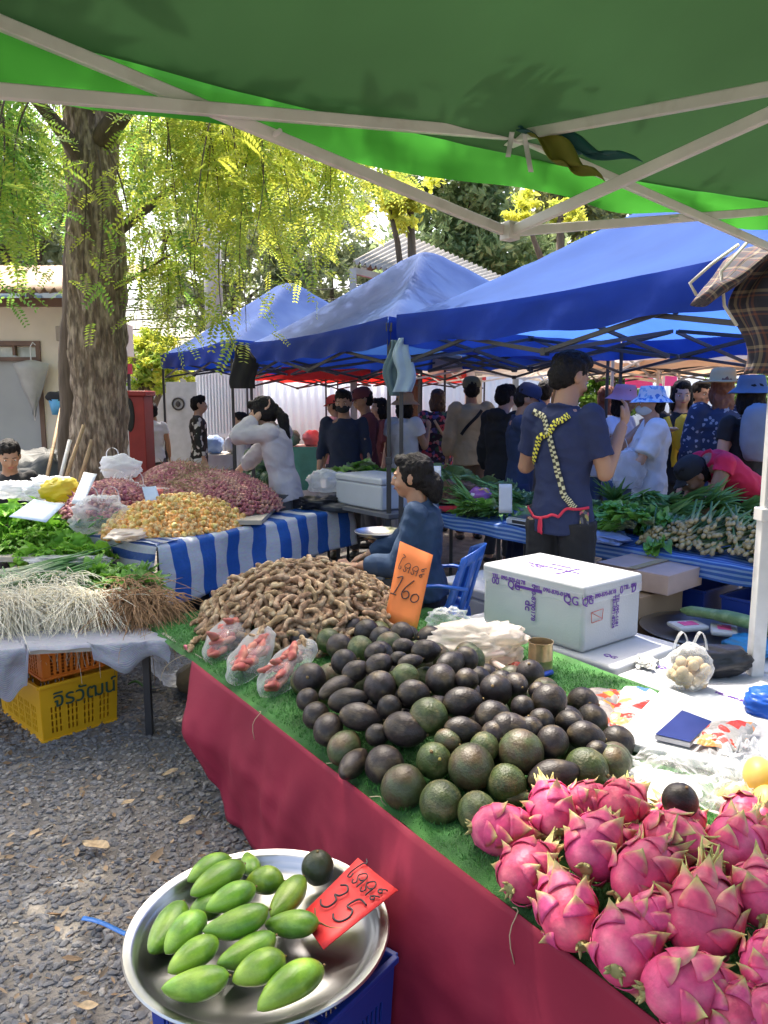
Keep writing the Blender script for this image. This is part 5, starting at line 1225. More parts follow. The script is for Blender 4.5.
def onion(label, a, b, n_, seed, rad=.006, m=None, group=None, name='spring_onion_bunch'):
    q = random.Random(seed); r0 = thing(name, label, 'spring onions', tuple(a), group); mb = MB(); ax = (b - a).normalized()
    for i in range(n_):
        o_ = V((q.gauss(0, .02), q.gauss(0, .02), q.gauss(0, .018))); o2 = V((q.gauss(0, .04), q.gauss(0, .04), q.gauss(0, .03))); mb.tube(bezier(a + o_, (a + b) / 2 + (o_ + o2) / 2 + V((0, 0, .02)), b + o2, 8), [rad * 1.1] + [rad] * 5 + [rad * .7, rad * .5, rad * .2], 6, tip=[0, .05, .2, .5, .8, 1, 1, 1, 1])
    obj('stalks', mb, m or m_so, r0); bd = MB(); p = a.lerp(b, .3); bd.tube([p + frame(ax) @ V((math.cos(t) * .034, math.sin(t) * .034, 0)) for t in [k * PI / 8 for k in range(16)]], .003, 5, closed=True); obj('tie', bd, mat('tie_tan', (.45, .35, .15), .7), r0)
for i, (p, q_) in enumerate([((0, 590), (95, 556)), ((5, 582), (110, 552)), ((-10, 577), (85, 562)), ((10, 598), (100, 568)), ((-15, 600), (60, 580))]):
    onion('bunch of spring onions lying between the lettuce and the white roots', on(*p, .56), on(q_[0], q_[1], .6), 22, 60 + i, .007, None, 'bunches of spring onions')
m_herb = mat('leafy_herb', (.05, .17, .02), .5, var=.2, vs=10, tip=(.14, .32, .04), trans=.35, orand=.2)
herb = rowinst('herb_bunch', [plantmesh(40, .11, .022, 1.0, .25, s_, (.1, 1.4), .35, m_=3, n=6) for s_ in (11, 12)], m_herb, 'leafy green herb bunch behind the root bundles', 'herbs', 'herb bunches behind the roots')
for px, py in ((88, 583), (100, 578), (112, 584), (124, 576), (136, 584), (146, 578), (128, 590), (150, 590), (108, 592), (95, 572)): herb[rr.randrange(2)].put(on(px, py, .56), (rr.gauss(0, .3), rr.gauss(0, .3), rr.uniform(0, 6)), None, None, rr.uniform(.9, 1.3))
# chillies near the longans
chi = rowinst('green_chilli', [pod(.5, .085, 70)], mat('green_chilli', (.04, .16, .015), .35, var=.2, orand=.2), 'slim green chilli in the small pile left of the brown fruit heap', 'chilli', 'green chillies')
for i in range(60): chi[0].put(S(rr.gauss(.1, .1), rr.gauss(.68, .08), TZ + .02 + .10 * rr.random()), (rr.gauss(0, .4), rr.gauss(0, .4), rr.gauss(1.2, .6)), None, None, (1, .5, .5))
# ---- vegetables on the far tables
m_cab = mat('cabbage', (.34, .5, .2), .55, var=.15, vs=10, tip=(.3, .42, .18), trans=.25, orand=.2); m_choi = mat('choi_leaf', (.55, .6, .38), .5, tip=(.22, .46, .07), var=.15, trans=.3, orand=.15); m_dgreen = mat('dark_green_veg', (.09, .22, .05), .5, tip=(.2, .36, .09), var=.2, trans=.25, orand=.2)
m_bluegreen = mat('bluish_veg', (.2, .34, .18), .5, tip=(.28, .45, .24), var=.2, trans=.2, orand=.2)
cab = rowinst('cabbage', [plantmesh(16, .15, .1, 1.8, .15, s_, (.6, 1.5)) for s_ in (21, 22)], m_cab, 'pale green cabbage on the middle vegetable table', 'cabbage', 'cabbages on the vegetable tables')
cho = rowinst('pak_choi_bunch', [plantmesh(12, .26, .05, .5, .25, s_, (.0, .3), .5, flatdir=.22) for s_ in (23, 24, 25)], m_choi, 'white stemmed leafy green bunch lying on the vegetable tables', 'pak choi', 'white stemmed leafy bunches')
kale = rowinst('dark_leaf_bunch', [plantmesh(26, .26, .016, .5, .2, s_, (.0, .5), 0, flatdir=.35, m_=3) for s_ in (26, 27)], m_dgreen, 'dark green leafy bunch lying on the vegetable tables', 'leafy greens', 'dark leafy bunches')
blg = rowinst('broad_leaf_bunch', [plantmesh(14, .22, .07, .6, .2, s_, (.1, .6), .25, flatdir=.4) for s_ in (28, 29)], m_bluegreen, 'bluish green broad leaved bunch on the vegetable tables', 'leafy greens', 'bluish broad leaved bunches')
def pile(insts, box, n, z0, hh, yaw0, spread, sc_=(.85, 1.15)):
    for i in range(n):
        a, b = rr.uniform(box[0], box[1]), rr.uniform(box[2], box[3]); k = math.sin(PI * (a - box[0]) / (box[1] - box[0])) * math.sin(PI * (b - box[2]) / (box[3] - box[2]))
        rr.choice(insts).put(T(a, b, z0 + hh * max(0, k) * rr.uniform(.6, 1)), (rr.gauss(0, .25), rr.gauss(0, .25), yaw0 + rr.gauss(0, spread)), None, None, rr.uniform(*sc_))
Z0 = .73
pile(cab, (4.0, 4.8, -5.2, -4.3), 14, Z0 + .03, .16, 0, 3); pile(cho, (3.95, 4.7, -5.85, -5.15), 16, Z0, .16, YAW2, .5)
pile(blg, (4.0, 4.8, -4.9, -3.9), 18, Z0, .16, YAW1 + PI, .6); pile(kale, (3.95, 4.6, -4.3, -3.7), 14, Z0, .14, YAW1 + PI, .5); pile(cho, (3.9, 4.2, -3.95, -3.6), 4, Z0, .08, YAW1 + PI, .3)
pile(blg, (3.95, 4.6, -3.5, -2.9), 12, Z0, .13, YAW1 + PI, .5); pile(cho, (3.9, 4.5, -3.15, -2.35), 24, Z0, .17, YAW1 + PI * .9, .5); pile(kale, (4.3, 4.9, -3.3, -2.3), 26, Z0 + .03, .2, YAW2, .7); pile(kale, (3.9, 4.6, -1.75, -1.2), 22, Z0, .16, YAW1, .5)
# stalk bundles with round brown ends facing the camera
m_stk = mat('stalk_end', (.07, .17, .03), .6, tip=(.45, .34, .16), var=.2, vs=20, orand=.25)
def stalk(seed):
    mb = MB(); q = random.Random(seed); mb.tube([(0, 0, 0), (.02, 0, .001), (.04, 0, 0), (.15, .003, 0), (.28, .006, 0)], [.008, .014, .009, .007, .005], 8, tip=[1, 1, .5, 0, 0]); return mb
stk = rowinst('galangal_stalk', [stalk(1), stalk(2)], m_stk, 'green stalk with round tan root end in the big stack on the right table', 'stalk', 'stalks with tan root ends on the right table')
for i in range(260):
    b = rr.uniform(-2.55, -1.72); k = math.sin(PI * (b + 2.6) / .95) ** .6; z = Z0 - .01 + rr.random() * .17 * k; a = 3.86 + (z - Z0) * 1.5 + rr.uniform(0, .05)
    stk[i % 2].put(T(a, b, z), (rr.gauss(0, .1), -.1 + rr.gauss(0, .15), YAW1 + rr.gauss(.15, .25)), None, None, rr.uniform(.85, 1.15))
# watermelons far back behind the hoodie woman
wm = MB(); wm.ell((0, 0, 0), (.13, .13, .14), n=20, m=14)
mel = rowinst('watermelon', [wm], pattern_mat('melon_skin', stripes((.03, .07, .025), (.12, .2, .08), 18, 0, .6, .6), .4, coord='Object'), 'dark green round watermelon stacked behind the woman in the grey hoodie', 'watermelon', 'stacked watermelons')
for px, py in ((253, 456), (266, 454), (248, 467), (260, 468), (272, 466), (255, 479), (267, 480), (243, 478)): mel[0].put(at(px, py, 8.3 + (480 - py) * .01), randrot(rr), None, None, .75)
# ------------------------------------------------------------------ people
def bake(mb, vox, smooth=4, m=None, name='body', noise_=None):
    me = mb.mesh('tmp', None); o = bpy.data.objects.new('tmp', me); COL.objects.link(o)
    md = o.modifiers.new('r', 'REMESH'); md.mode = 'VOXEL'; md.voxel_size = vox; md.use_smooth_shade = True
    if smooth: ms = o.modifiers.new('s', 'SMOOTH'); ms.iterations = smooth; ms.factor = .5
    bpy.context.view_layer.update()
    out = bpy.data.meshes.new_from_object(o.evaluated_get(bpy.context.evaluated_depsgraph_get())); bpy.data.objects.remove(o); bpy.data.meshes.remove(me)
    if noise_:
        amp, scl = noise_
        co = np.empty(len(out.vertices) * 3, dtype=np.float32); out.vertices.foreach_get('co', co); co = co.reshape(-1, 3)
        no_ = np.empty(len(out.vertices) * 3, dtype=np.float32); out.vertices.foreach_get('normal', no_); no_ = no_.reshape(-1, 3)
        d = np.array([noise.noise(V((p[0] * scl, p[1] * scl, p[2] * scl * .6))) + (.35 - abs(noise.noise(V((p[0] * scl * 1.3 + 5, p[1] * scl * 1.3, p[2] * scl * 1.9 + p[0] * 4))))) * .9 - .2 for p in co], dtype=np.float32)
        co += no_ * (d * amp)[:, None]; out.vertices.foreach_set('co', co.ravel())
    out.polygons.foreach_set('use_smooth', [True] * len(out.polygons)); out.materials.clear()
    if m: out.materials.append(m)
    out.name = name; out.update(); return out
def skin(name, c): return mat('skin_' + name, c, .5, var=.05, vs=6, sub=.15)
SK = {'l': skin('light', (.55, .33, .23)), 'm': skin('tan', (.42, .23, .14)), 'd': skin('brown', (.3, .15, .09))}
m_hair = mat('black_hair', (.008, .006, .006), .6, var=.3, vs=20, bump=.8, bs=60, stretch=(4, 4, .8), spec=.25)
m_hairb = mat('brown_hair', (.09, .04, .02), .45, var=.3, vs=20, bump=.6, bs=60, stretch=(4, 4, .8))
m_eyew = mat('eye_white', (.7, .68, .65), .3, var=0); m_eyed = mat('eye_dark', (.02, .015, .01), .2, var=0); m_lip = mat('lip', (.4, .12, .1), .4, var=0)
def cl(name, c, **k): return mat('cloth_' + name, c, k.pop('rough', .85), var=k.pop('var', .1), vs=8, bump=.35, bs=k.pop('bs', 25), **k)
def person(label, px, top, Y, yaw, shirt, legs, hair='short', sk='m', H=None, lean=0, turn=0, nod=0, la=None, ra=None, seat=0, sleeve=.5, hem=.47, wide=1.0, hat=None, hatm=None, hairm=None, vox=.012, hsc=1.0, short=0, mask=None, loc=None, seatz=.42, skirt=0, baggy=0, soff=0):
    """a figure facing +Y before it is turned; arms are (elbow, wrist) offsets from the shoulder"""
    hp = at(px, top, Y); 
    base = V((hp.x, Y, 0)) if loc is None else V(loc)
    Rz = rotz(math.radians(yaw)); hatx = .02 if hat else 0
    if H is None: H = hp.z - hatx
    H = H / (1 - 0) if not seat else H
    k = (H / 1.70) if not seat else H / 1.70
    z0 = seatz - .50 * H if seat else 0        # seated figures: the hips come down to the seat
    hip = V((0, 0, .52 * H + z0 + (.02 if seat else 0)))
    L_ = Matrix.Rotation(-math.radians(lean), 3, 'X')
    def up(p): return hip + L_ @ (V(p) - hip) if True else p
    B = lambda x, y, z: V((x * k * wide, y * k, z * k + z0 + (.02 if seat else 0)))
    torso = [(0, 0, .86), (0, .005, .95), (0, .012, 1.05), (0, .01, 1.18), (0, 0, 1.30), (0, -.008, 1.385), (0, -.005, 1.43)]
    tr = [.150, .150, .132, .150, .162, .125, .062]
    tpts = [up(B(*p)) for p in torso]
    sh_ = {s_: up(B(s_ * .163, -.005, 1.375)) for s_ in (-1, 1)}
    dflt = {s_: ((s_ * .05, .0, -.27), (s_ * .07, .06, -.50)) for s_ in (-1, 1)}
    arms = {}
    for s_, a in ((-1, la), (1, ra)):
        e, w_ = a or dflt[s_]
        if a is None: e, w_ = L_ @ V(e), L_ @ V(w_)
        arms[s_] = (sh_[s_], sh_[s_] + V(e) * k, sh_[s_] + V(w_) * k)
    neck = up(B(0, .0, 1.44)); headc = up(B(0, .025, 1.575)); Hm = Rh = L_ @ Matrix.Rotation(math.radians(turn), 3, 'Z') @ Matrix.Rotation(-math.radians(nod), 3, 'X') if not lean else Matrix.Rotation(math.radians(turn), 3, 'Z') @ Matrix.Rotation(-math.radians(nod + lean * .6), 3, 'X')
    if nod: headc = neck + Matrix.Rotation(-math.radians(nod * .6 + lean * .3), 3, 'X') @ (L_ @ (headc - neck) if not lean else L_ @ (headc - neck))
    hk = k * hsc
    mb = MB(); UPV = V((0, -1, 0))
    mb.tube(tpts, [r_ * k * (wide * .5 + .5) for r_ in tr], 20, .66, UPV)
    mb.tube([up(B(0, 0, 1.38)), headc - V((0, .01, .03)) * k], [.062 * k, .056 * k], 14)
    def head(mb, g=0):
        E = lambda c, r_, rot=None: mb.ell(headc + Rh @ (V(c) * hk), tuple((q + g) * hk for q in r_), Rh if rot is None else Rh @ rot, 20, 14)
        E((0, -.012, .03), (.077, .094, .088)); E((0, .022, -.015), (.066, .072, .085)); E((0, .038, -.068), (.045, .046, .038)); E((0, .03, -.045), (.058, .052, .042))
        E((0, .096, -.012), (.011, .018, .024)); E((0, .104, -.026), (.016, .014, .010)); E((0, .080, .024), (.052, .016, .012)); E((0, .084, -.052), (.024, .013, .013))
        for s_ in (-1, 1): E((s_ * .077, -.008, -.005), (.010, .020, .031)); E((s_ * .038, .065, -.03), (.024, .022, .022))
    head(mb)
    for s_ in (-1, 1):
        a, e, w_ = arms[s_]
        mb.ell(a, .054 * k, None, 14, 10); mb.tube([a, a.lerp(e, .5), e], [.050 * k, .045 * k, .038 * k], 14); mb.ell(e, .041 * k, None, 12, 8); mb.tube([e, e.lerp(w_, .35), w_], [.042 * k, .040 * k, .027 * k], 14)
        d = (w_ - e).normalized(); side = d.cross(V((0, 0, 1))); side = side.normalized() if side.length > .1 else V((1, 0, 0)); nr = side.cross(d)
        if abs(d.z) > .7: side = V((0, 1, 0)); side = (side - d * side.dot(d)).normalized(); nr = side.cross(d)
        F3_ = Matrix((side, nr, d)).transposed()
        mb.ell(w_ + d * .045 * k, (.040 * k, .018 * k, .052 * k), F3_, 12, 8)
        for i, (o_, fl) in enumerate(((-.029, .060), (-.0095, .072), (.0105, .067), (.029, .052))):
            q0 = w_ + d * .080 * k + side * o_ * k; q1 = q0 + (d * fl * .5 + nr * .012 * -s_) * k + side * o_ * .15 * k; q2 = q1 + (d * fl * .32 - nr * .028 * s_) * k
            mb.tube([q0 - d * .03 * k, q0, q1, q2], [.0095 * k, .0095 * k, .0088 * k, .0075 * k], 8)
        tb = w_ + d * .025 * k + side * .032 * k * (-1); mb.tube([tb, tb - side * .022 * k + d * .025 * k, tb - side * .026 * k + d * .052 * k - nr * .01 * s_ * k], [.012 * k, .0105 * k, .0085 * k], 8)
    legs_j = {}
    for s_ in (-1, 1):
        h_ = hip + V((s_ * .088 * k, 0, -.02 * k))
        if seat: kn = h_ + V((s_ * .04, .42, .0)) * k; an = V((kn.x, kn.y + .02, .09))
        else: kn = V((s_ * .098 * k, .012 + .04 * s_ * (1 if soff else .3), .485 * k)); an = V((s_ * .10 * k, -.02 + .06 * s_ * (1 if soff else .3), .085 * k))
        legs_j[s_] = (h_, kn, an)
        mb.tube([h_, h_.lerp(kn, .5), kn, kn.lerp(an, .3), an], [.086 * k, .076 * k, .056 * k, .056 * k, .036 * k], 14); mb.ell(kn, .057 * k, None, 12, 8)
        mb.ell(an + V((0, .06, -.045)) * k, (.042 * k, .115 * k, .036 * k), None, 14, 8); mb.tube([an, an + V((0, 0, -.05)) * k], [.038 * k, .042 * k], 10)
    cc = V((0, 0, 0)); W = lambda p: Rz @ p + base
    root = thing('person', label, 'person', tuple(base))
    def add(name, mb_, m_, vox_=None, sm=4, nz_=None, par=root):
        mb_.v = [W(p) - base for p in mb_.v]
        if vox_: me = bake(mb_, vox_, sm, m_, name, nz_)
        else: me = mb_.mesh(name, m_)
        return obj(name, me, m_, par)
    body = add('body', mb, SK[sk], vox * 1.0, 3)
    # shirt
    mb = MB(); ex = .014 + baggy
    st_ = [up(B(0, .0, hem * 1.7)), up(B(0, 0, hem * 1.7 + .08))] + tpts[1:6] + [up(B(0, -.003, 1.42))]
    sr = [.178 + baggy * .5, .176 + baggy * .4] + [r_ + ex for r_ in tr[1:6]] + [.085]
    if hem > .56: st_ = [up(B(0, .0, hem * 1.7))] + tpts[2:6] + [up(B(0, -.003, 1.42))]; sr = [.158] + [r_ + ex for r_ in tr[2:6]] + [.085]
    if seat: st_ = st_[1:]; sr = sr[1:]
    mb.tube(st_, [r_ * k * (wide * .5 + .5) for r_ in sr], 24, .70, UPV)
    for s_ in (-1, 1):
        a, e, w_ = arms[s_]; rb_ = .056 + baggy
        mb.ell(a - V((s_ * .006, 0, -.004)), (rb_ + .010) * k, None, 14, 10)
        if sleeve <= 0: continue
        if sleeve <= 1: en = a.lerp(e, sleeve); mb.tube([a, en], [(rb_ + .008) * k, (rb_ + .010) * k], 14)
        else: en = e.lerp(w_, sleeve - 1); mb.tube([a, a.lerp(e, .5), e], [(rb_ + .004) * k, (rb_) * k, (.056 + baggy) * k], 14); mb.ell(e, (.056 + baggy) * k, None, 12, 8); mb.tube([e, e.lerp(en, .7), en], [(.056 + baggy) * k, (.052 + baggy) * k, (.036 + baggy * .5) * k], 14)
    rp = up(B(0, -.002, 1.425)); rg = [rp + (L_ @ V((.070 * math.cos(t * PI / 8), .064 * math.sin(t * PI / 8) - .004, .012 * math.cos(t * PI / 8 + PI / 2)))) * k for t in range(16)]; mb.tube(rg, .0125 * k, 8, closed=True)
    if hair == 'hood': mb.ell(up(B(0, -.09, 1.42)), (.12 * k, .06 * k, .07 * k), None, 14, 10)
    shirt_o = add('shirt', mb, shirt, vox * 1.1, 3, (.016, 8))
    # trousers, shorts or skirt
    mb = MB(); wk = k * (wide * .5 + .5) * .97; mb.tube([tpts[0] - V((0, 0, .03)), tpts[0] + V((0, 0, .03)), tpts[1] - V((0, 0, .03))], [.160 * wk, .166 * wk, .156 * wk], 20, .7, UPV)
    if skirt: mb.tube([tpts[0], V((0, 0, .62 * H * .6)), V((0, 0, .24 * H))], [.165 * k, .20 * k, .22 * k], 20, .8, UPV)
    for s_ in (-1, 1):
        h_, kn, an = legs_j[s_]
        if skirt: continue
        if short: mb.tube([h_, kn], [.098 * k, .085 * k], 14)
        else: mb.tube([h_, h_.lerp(kn, .5), kn, an], [.098 * k, .090 * k, .072 * k, .058 * k], 14); mb.ell(kn, .072 * k, None, 12, 8)
    add('trousers' if not skirt else 'skirt', mb, legs, vox * 1.3, 3, (.01, 8))
    for s_ in (-1, 1):
        an = legs_j[s_][2]; mb = MB(); mb.ell(an + V((0, .06, -.048)) * k, (.05 * k, .13 * k, .04 * k), None, 16, 8); mb.v = [V((p.x, p.y, max(p.z, .004))) for p in mb.v]; add('shoe', mb, mat('dark_shoe', (.04, .035, .03), .6))
    # face
    hc = lambda c: headc + Rh @ (V(c) * hk)
    for s_ in (-1, 1):
        mb = MB(); mb.ell(hc((s_ * .031, .0815, .004)), tuple(q * hk for q in (.0125, .008, .0055)), Rh, 12, 8); ey = add('eye', mb, m_eyew)
        mb = MB(); mb.ell(hc((s_ * .031, .0875, .003)), tuple(q * hk for q in (.006, .004, .0055)), Rh, 10, 6); add('iris', mb, m_eyed, par=ey) if 0 else add('iris', mb, m_eyed)
        mb = MB(); mb.tube([hc((s_ * .014, .0935, .022)), hc((s_ * .032, .0925, .028)), hc((s_ * .050, .078, .022))], [.0022 * hk, .0028 * hk, .0014 * hk], 6); add('eyebrow', mb, m_hair)
    if not mask: mb = MB(); mb.ell(hc((0, .0955, -.0535)), tuple(q * hk for q in (.022, .005, .006)), Rh, 12, 6); add('mouth', mb, m_lip)
    else:
        mb = MB(); mb.ell(hc((0, .035, -.045)), tuple(q * hk for q in (.070, .078, .052)), Rh, 20, 12); add('face_mask', mb, mask)
    # hair
    hm = hairm or m_hair; mb = MB(); E = lambda c, r_, rot=None: mb.ell(hc(c), tuple(q * hk for q in r_), Rh if rot is None else Rh @ rot, 20, 14)
    E((0, -.022, .045), (.086, .098, .088)); E((0, -.045, .0), (.080, .072, .085)); E((0, .045, .090), (.062, .045, .036))
    if hair in ('short', 'hood'): E((0, -.06, -.03), (.066, .046, .05)); E((0, .02, .10), (.07, .07, .04))
    if hair == 'bob': 
        for s_ in (-1, 1): E((s_ * .068, -.01, -.05), (.030, .055, .095))
        E((0, -.055, -.07), (.085, .055, .09))
    if hair == 'long':
        for s_ in (-1, 1): E((s_ * .068, -.005, -.04), (.026, .045, .09))
        E((0, -.06, -.12), (.08, .045, .17))
    if hair == 'pony':
        for s_ in (-1, 1): E((s_ * .066, -.02, .0), (.022, .055, .055))
        E((0, -.115, -.0), (.035, .035, .045)); mb.tube([hc((0, -.12, .0)), hc((0, -.15, -.08)), hc((0, -.125, -.20)), hc((0, -.10, -.30))], [.03 * hk, .045 * hk, .04 * hk, .012 * hk], 12)
    if hair == 'bun':
        for s_ in (-1, 1): E((s_ * .064, -.012, .005), (.022, .060, .05))
        E((0, -.115, -.06), (.052, .050, .085)); E((0, -.08, -.03), (.07, .05, .07))
    add('hair', mb, hm, .008, 2, (.010, 34))
    hatm = hatm or hm
    def hatpart(name, prof, tilt=0, off=(0, 0, 0), sq=(1, 1.12)):
        mb = MB(); M = Rh @ Matrix.Rotation(math.radians(tilt), 3, 'X'); mb.lathe([(r_ * hk, z * hk) for r_, z in prof], 32, hc((off[0], off[1] - .008, off[2])), M, squash=sq)
        for p in mb.v: p += noise.noise_vector(p * 12) * .006
        return add(name, mb, hatm)
    if hat == 'bucket': hatpart('hat', [(.155, .012), (.15, .010), (.125, .035), (.096, .06), (.09, .10), (.078, .138), (.0, .146)])
    if hat == 'straw': hatpart('hat', [(.20, .045), (.19, .038), (.14, .052), (.094, .06), (.092, .11), (.085, .145), (.05, .155), (0, .15)])
    if hat == 'cap':
        hatpart('hat', [(.092, .03), (.094, .06), (.09, .095), (.07, .13), (.03, .145), (0, .147)])
        mb = MB(); mb.grid(8, 6, lambda u, w_: hc(((w_ - .5) * .15 * (1 - .4 * u * u), .085 + u * .075 * (1 - (2 * w_ - 1) ** 2 * .6), .052 - .02 * u - .02 * (2 * w_ - 1) ** 2))); add('visor', mb, hatm)
    return dict(root=root, base=base, W=W, B=B, up=up, arms=arms, shirt=shirt_o, k=k, headc=headc, Rz=Rz, add=add, tp=tpts, hc=hc)
def ribbon(pp, pts, w_, m_, name='strap', off=.012):
    """strap laid on the shirt of a person; pts in the person's own upright frame, snapped to the cloth"""
    me = pp['shirt'].data; bv = BVHTree.FromPolygons([v.co for v in me.vertices], [tuple(f.vertices) for f in me.polygons])
    fine = []
    for i in range(len(pts) - 1):
        for q in range(14): fine.append(V(pts[i]).lerp(V(pts[i + 1]), q / 14))
    fine.append(V(pts[-1])); P = []
    for p in fine:
        l, n_, i_, d_ = bv.find_nearest(pp['W'](p) - pp['base']); P.append((l + n_ * off, n_))
    for _ in range(6): P = [P[0]] + [((P[i - 1][0] + P[i][0] * 2 + P[i + 1][0]) / 4, (P[i - 1][1] + P[i][1] * 2 + P[i + 1][1]).normalized()) for i in range(1, len(P) - 1)] + [P[-1]]
    mb = MB(); vs = []; uvs = []
    for i, (p, n_) in enumerate(P):
        t = (P[min(i + 1, len(P) - 1)][0] - P[max(i - 1, 0)][0]).normalized(); s_ = t.cross(n_).normalized() * w_ / 2
        vs += [p - s_, p + s_]; uvs += [(0, i * .02), (1, i * .02)]
    mb.add(vs, [(2 * i, 2 * i + 1, 2 * i + 3, 2 * i + 2) for i in range(len(P) - 1)], None, uvs)
    return obj(name, mb.mesh(name, m_), m_, pp['root'], thick=.003)
def dots(a, b, f1, f2):
    def fn(N, L, co):
        ck = N.new('ShaderNodeTexChecker'); ck.inputs['Scale'].default_value = 1; mp = N.new('ShaderNodeMapping'); mp.inputs['Scale'].default_value = (f1, f2, 1); L.new(co, mp.inputs[0]); L.new(mp.outputs[0], ck.inputs[0])
        ck.inputs[1].default_value = (*a, 1); ck.inputs[2].default_value = (*b, 1); return ck.outputs[0]
    return fn
m_navy = cl('navy', (.018, .028, .085)); m_black = cl('black', (.015, .015, .018)); m_white = cl('white', (.72, .72, .75)); m_denim = cl('denim_blue', (.018, .045, .10)); m_grey = cl('grey_knit', (.46, .43, .46)); m_khaki = cl('khaki', (.50, .38, .22)); m_brown = cl('brown', (.17, .1, .06)); m_beigec = cl('beige', (.55, .42, .3))
m_redc = cl('crimson', (.6, .015, .07)); m_maroon = cl('maroon', (.16, .04, .045)); m_pinkc = cl('pink', (.7, .28, .28)); m_dgrey = cl('dark_grey', (.08, .08, .09)); m_jean = cl('jeans', (.06, .1, .2))
# 1 the man in navy
pn = person('man in navy tee seen from behind with crossed yellow black apron straps', 566, 350, 4.02, -40, m_navy, m_black, 'short', 'm', nod=20, ra=((.06, .05, -.27), (.07, .21, -.04)), la=((-.09, .06, -.26), (-.02, .26, -.10)), sleeve=.72, vox=.007, turn=-26, wide=.9)
m_strap = pattern_mat('yellow_black_strap', dots((.02, .02, .03), (.7, .65, .06), 2, 46), .6); m_strap2 = pattern_mat('cream_black_strap', dots((.03, .03, .03), (.6, .58, .35), 2, 46), .6)
kk = pn['k']
def Bk(x, y, z): return (x * kk, y * kk, z * kk)
ribbon(pn, [Bk(.10, -.12, 1.41), Bk(.0, -.2, 1.36), Bk(-.10, -.2, 1.26), Bk(-.165, -.12, 1.14)], .036, m_strap)
ribbon(pn, [Bk(-.12, -.12, 1.41), Bk(-.05, -.2, 1.33), Bk(.03, -.2, 1.15), Bk(.10, -.2, .99), Bk(.15, -.12, .94)], .032, m_strap2)
m_redtie = mat('red_tie', (.55, .02, .06), .6)
ribbon(pn, [Bk(.16, -.03, .94), Bk(.1, -.2, .925), Bk(0, -.2, .90), Bk(-.12, -.2, .90), Bk(-.17, -.04, .92)], .014, m_redtie, 'waist_tie', .016); ribbon(pn, [Bk(-.05, -.2, .90), Bk(-.065, -.2, .80)], .02, m_redtie, 'bow_end', .02); ribbon(pn, [Bk(-.05, -.2, .90), Bk(-.035, -.2, .78)], .018, m_redtie, 'bow_end', .022)
ribbon(pn, [Bk(.165, -.06, .94), Bk(.19, -.08, .85), Bk(.21, -.02, .74)], .05, pattern_mat('floral_apron', speckle((.02, .02, .03), [(.45, .1, .15), (.1, .1, .12), (.4, .35, .1)], 60), .7, coord='Object'), 'apron', .01)
# 2 seated woman
pw = person('seated woman in dark blue denim jacket with tied black hair beside the orange price card', 429, 457, 3.92, 76, m_denim, m_black, 'bun', 'm', H=1.56, seat=1, seatz=.47, lean=6, ra=((.03, .16, -.22), (.02, .36, -.30)), la=((-.05, .08, -.27), (.02, .32, -.30)), sleeve=1.85, vox=.007, hsc=1.08, nod=0, baggy=.014, wide=.95)
# 3 woman in the grey hoodie
ph = person('woman in pale grey hoodie touching her ear while leaning over the striped table', 285, 403, 6.1, 72, m_grey, m_dgrey, 'pony', 'l', H=1.60, lean=12, nod=12, baggy=.024, sleeve=1.75, vox=.008, ra=((.04, .24, -.17), (.0, .46, -.36)), la=((-.06, .24, -.02), (.07, .09, .17)), hem=.46, hsc=1.15, wide=.9)
ribbon(ph, [(-.08 * ph['k'], .2, 1.36), (.06, .2, 1.15), (.17, .05, .95)], .02, m_black)
person('seated man in black jacket at the left edge behind the lettuce pile', 8, 446, 6.1, -150, m_black, m_dgrey, 'short', 'm', H=1.62, seat=1, seatz=.40, sleeve=1.9, nod=20, hsc=1.08)
person('person in white shirt seen from behind right of the red cabinet', 152, 404, 10.4, 20, m_white, m_dgrey, 'short', 'm')
person('young man in black and white patterned jacket walking right near the grey gate', 197, 396, 9.8, -75, pattern_mat('bw_jacket', speckle((.02, .02, .02), [(.65, .65, .65), (.02, .02, .02), (.02, .02, .02)], 22), .7, coord='Object'), m_white, 'short', 'l', sleeve=1.9, soff=1)
person('person in grey jacket seated among the melons between the first tent poles', 243, 424, 9.3, 100, m_grey, m_dgrey, 'short', 'm', H=1.55, seat=1, seatz=.6, sleeve=1.8)
person('person in checked shirt standing far behind the watermelons', 266, 408, 11.5, 160, pattern_mat('check_shirt', dots((.6, .55, .6), (.3, .25, .4), 20, 20), .8, coord='Object'), m_dgrey, 'short', 'm')
person('person with black hair and green top far behind the woman in hoodie', 253, 411, 12.5, 200, cl('teal', (.1, .4, .3)), m_dgrey, 'bob', 'l')
person('man in pink polo shirt behind the masked man', 337, 394, 8.9, 60, m_pinkc, m_dgrey, 'short', 'm', hat='cap', hatm=cl('red_cap', (.5, .05, .05)), nod=10)
person('man in dark navy shirt with black face mask behind the greens', 344, 390, 7.4, 172, cl('dark_navy', (.015, .022, .05)), m_dgrey, 'short', 'm', sleeve=1.5, mask=m_black, nod=8, wide=1.12)
person('man in maroon shirt and maroon cap looking down to the left', 367, 386, 8.0, 100, m_maroon, m_dgrey, 'short', 'm', hat='cap', hatm=m_maroon, nod=15, sleeve=1.4, wide=1.1)
person('woman with dark hair partly behind the man in maroon', 381, 398, 8.8, 110, m_maroon, m_dgrey, 'bob', 'l', sleeve=.8)
person('woman in tan bucket hat and white top holding a cup', 404, 392, 7.9, -40, m_white, m_white, 'bob', 'm', hat='bucket', hatm=cl('tan_hat', (.55, .33, .16)), ra=((.05, .1, -.24), (-.02, .26, -.05)), baggy=.02)
m_floral = pattern_mat('floral_jacket', speckle((.03, .02, .04), [(.55, .08, .12), (.1, .1, .3), (.5, .3, .35), (.05, .12, .08)], 26), .8, coord='Object')
